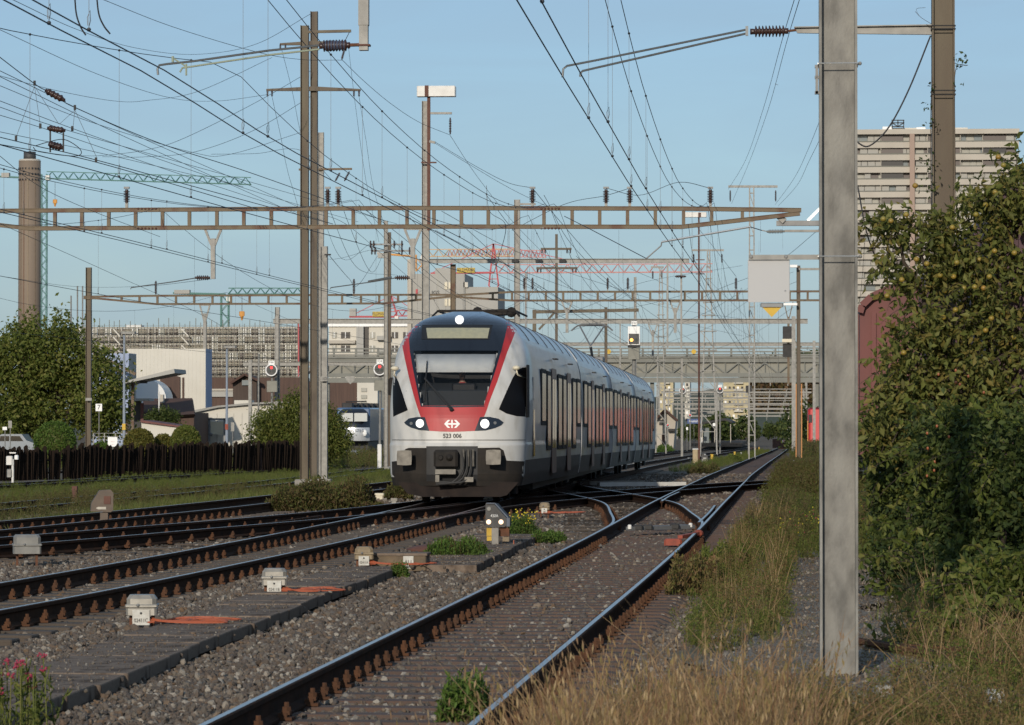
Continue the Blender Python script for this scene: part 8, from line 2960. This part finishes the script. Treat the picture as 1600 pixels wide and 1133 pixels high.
S_('dry_grass', field(520, lambda y: (np.full_like(y, -0.1), np.full_like(y, 2.0)), 14.8, 22.5, lambda x, y: np.clip(0.8 - (y - 18) * 0.15, 0.15, 1) * patchy(x, y)), TD, 'dry grass around the foot of the big mast', 'grass', (0.4, 0.85), 0.2, 2)
S_('rusty_weeds', field(1250, lambda y: (np.full_like(y, -0.85), np.full_like(y, 2.2)), 14.8, 22.0, lambda x, y: np.clip(1.2 - (y - 16) * 0.16, 0.2, 1) * np.where(x < -0.3, 0.4, 1)), WR, 'rust brown seed weeds in the right foreground', 'weeds', (0.5, 1.0), 0.2, 3)
S_('green_weeds', field(520, lambda y: (-1.2 + 0.05 * (y - 15), np.full_like(y, 2.2)), 14.8, 22.5, patchy), WG, 'green weeds among the dry grass in the foreground', 'weeds', (0.4, 1.0), 0.2, 4)
S_('verge_weeds', field(3000, lambda y: (-0.8 + 0.006 * (y - 20), 0.0 + 0.012 * (y - 30)), 28, 70, lambda x, y: np.clip(patchy(x, y) * 1.1, 0.1, 1) * np.clip((y - 25) / 10, 0.15, 1)), WR + WG + WG + TG + TD[:1], 'mixed weeds on the verge along the right rail', 'weeds', (0.35, 1.05), 0.2, 5)
S_('verge_weeds', field(3600, lambda y: (-0.3 + 0.004 * (y - 40), 1.9 + 0.0 * y), 44, 75, lambda x, y: np.clip((y - 42) / 9 + (x - 0.6) * 0.4, 0.06, 1) * np.clip(patchy(x, y) + 0.25, 0, 1)), WG + WG + WG + WB + TG + TG, 'thick green weeds behind the gravel path', 'weeds', (0.35, 1.25), 0.2, 6)
S_('verge_weeds', field(6500, lambda y: (-0.2 + 0.006 * (y - 75), 2.2 + 0.006 * (y - 75)), 75, 190, patchy), WG + WB + TG, 'distant weeds along the wagon siding', 'weeds', (0.7, 1.6), 0.2, 7)
S_('path_grass', field(1300, lambda y: (np.full_like(y, 0.75), np.full_like(y, 3.0)), 23.5, 34, lambda x, y: np.clip((x - 0.75 - 0.03 * (y - 24)) * 1.6, 0, 1)), TD[:3] + TG + WG + WR[:2], 'grass and weeds at the foot of the bushes', 'grass', (0.45, 1.05), 0.25, 8)
S_('path_tufts', field(150, lambda y: (np.full_like(y, -0.5), np.full_like(y, 1.2)), 23, 44), TG + WR[:1], 'single grass tufts on the gravel path', 'grass', (0.25, 0.6), 0.2, 9)
S_('yard_grass', field(3600, lambda y: (-13.5 - 0.02 * (y - 60), -12.9 + 0.012 * (y - 60)), 58, 150, lambda x, y: patchy(x, y) * off_tracks(x, y)), TG, 'green grass strip between the left tracks', 'grass', (0.5, 1.1), 0.2, 10)
S_('yard_grass', field(15000, lambda y: (np.interp(y, [88, 185], [-26, -30]), np.interp(y, [88, 185], [-16.4, -14.8])), 88, 185, lambda x, y: np.clip(patchy(x * 0.5, y * 0.3), 0.05, 1) * off_tracks(x, y)), TG + TG + WG, 'grass and weeds along the fence track', 'grass', (0.5, 1.1), 0.2, 11)
S_('yard_grass', field(4000, lambda y: (np.full_like(y, -19), np.full_like(y, -13.6)), 62, 100, lambda x, y: np.clip(patchy(x, y), 0.1, 1) * off_tracks(x, y)), TG + TG + WB, 'grass around the short dark steel post', 'grass', (0.5, 1.0), 0.2, 12)
S_('far_weeds', field(3000, lambda y: (-5.0 + 0.01 * (y - 150), -3.2 + 0.01 * (y - 150)), 160, 420, patchy), WG + TG, 'far weeds between the tracks ahead', 'weeds', (0.6, 1.3), 0.2, 13)
S_('far_weeds', field(6000, lambda y: (0.8 + 0.008 * (y - 150), 3.2 + 0.009 * (y - 150)), 180, 460, patchy), WG + WB, 'far weeds right of the straight track', 'weeds', (1.5, 3.0), 0.2, 14)
S_('far_weeds', field(6000, lambda y: (np.full_like(y, -60), np.full_like(y, -24)), 195, 330, patchy), WG + WB, 'far weeds behind the fence', 'weeds', (1.5, 3.0), 0.2, 15)

n_ = 15000
gx, gy = rng.uniform(-0.55, 1.35, n_), rng.uniform(21, 46, n_)
scatter('path_gravel', np.stack([gx, gy, np.array([gz(a, b) for a, b in zip(gx, gy)]) + 0.088 + 0.012 * np.sin(gx * 2.1 + gy * 0.7) + 0.012 * np.sin(gy * 1.9 - gx * 1.3)], 1), STONES, 'loose pale gravel on the path past the big mast', 'gravel', full_rot=True, scales=np.clip(rng.lognormal(math.log(0.011), 0.4, n_), 0.005, 0.03), seed=21)
yb_ = [(0.0 + k * 0.2, 50 + k * 2.0, 0.05, 1.2 + k * 0.1, 52 + k * 3.0, 0.32) for k in range(6)]
blossoms('yellow_blossoms', 'tiny yellow blossoms among the weeds behind the gravel path', yb_, 'flower_yellow', 130, 0.009, 72)
blossoms('pink_blossoms', 'tiny pink blossoms among the weeds behind the gravel path', yb_, 'flower_pink', 60, 0.010, 73)

# old rails lying by the big mast
for k, (a, b, lb) in enumerate((((1335, 1012), (1600, 1056), 'rusty old rail lying right of the big mast'), ((1400, 1022), (1620, 1034), 'second rusty old rail lying behind the first one'))):
    p, q = GT(*a, -0.05), GT(*b, -0.05)
    o = link('old_rail', rail_mesh([p.lerp(q, i / 6) for i in range(7)], 0.08, 'rail_side_rust', 'clip'))
    tag(o, lb, 'rail')
o = MB().bbox(GT(1555, 1108, -0.1) + Vector((0, 0, 0.05)), (0.09, 0.1, 0.16), 0.01, 0.3).build('white_marker_stone', 'white')
tag(o, 'small white marker stone in the grass at the bottom right', 'marker stone')
o = MB().bbox(GT(1382, 1095, -0.1) + Vector((0, 0, 0.03)), (0.1, 0.1, 0.14), 0.01, 0.2).build('grey_marker_stone', 'concrete')
tag(o, 'small grey marker stone in the weeds below the big mast', 'marker stone')

# ------------------------------------------------------------------ horizon: wooded hill and tree belts
mat('hill_soil', (0.045, 0.055, 0.02), (0.06, 0.06, 0.025), 0.02, 0.95)
V = []
hx = np.linspace(-900, 500, 60)
for j in range(2):
    pass
rows_ = []
for k, (Yh, hh) in enumerate(((1150, -3), (1500, 12), (1900, 22), (2500, 4))):
    rows_.append([(x * Yh / 1500, Yh, (hh * (0.25 + 0.75 * smooth(-120, 40, x) + 0.12 * math.sin(x * 0.02 + k)) if hh > 0 else hh)) for x in hx])
HV = np.array(sum(rows_, []))
k = (np.arange(3)[:, None] * 60 + np.arange(59)[None, :]).ravel()
o = link('hill', np_mesh('hill', HV, np.stack([k, k + 1, k + 61, k + 60], 1), 'hill_soil', True))
tag(o, 'low wooded hill on the horizon', None, kind='structure')
rng = np.random.default_rng(300)
def belt(name, label, px0, px1, Y, h0, h1, n, m, ls, seed, depth=30):
    r = np.random.default_rng(seed)
    a, b = P(px0, 660, Y), P(px1, 660, Y)
    nb = max(6, int((b.x - a.x) / (h1 * 0.6)))
    bl = []
    for i in range(nb):
        h = r.uniform(h0, h1)
        bl.append((r.uniform(a.x, b.x), Y + r.uniform(0, depth), -2 + h * 0.5, h * 0.42, h * 0.4, h * 0.52))
    p = cloud(r, bl, n, 0.45)
    o = link(name, leaves_mesh(name, p, ls, m, r, 0.1, 0.7))
    tag(o, label, 'trees', kind='stuff')
belt('tree_belt', 'dark tree belt far ahead under the footbridge', 1010, 1330, 700, 2.2, 3.8, 9000, 'leaf_dark', 0.5, 301)
belt('tree_belt', 'autumn tinted tree belt on the hill at the far right', 1180, 1340, 1300, 14, 28, 9000, 'leaf_autumn', 1.8, 302, 120)
belt('tree_belt', 'green wooded hilltop above the footbridge at the right', 1150, 1360, 1750, 24, 46, 12000, 'leaf_dark', 2.6, 303, 250)
belt('tree_belt', 'dark trees far behind the locomotive', 470, 660, 700, 5, 9, 6000, 'leaf_dark', 0.9, 304)
belt('tree_belt', 'dark hedge far behind the left yard', -80, 480, 480, 4, 7, 9000, 'leaf_dark', 0.7, 305)
belt('tree_belt', 'dark trees under the bridge around the platform', 1122, 1165, 540, 3, 5, 3000, 'leaf_dark', 0.6, 306)
belt('tree_belt', 'dark green hedge beside the red engine', 1246, 1262, 380, 3.5, 6, 2500, 'leaf_dark', 0.4, 307, 8)
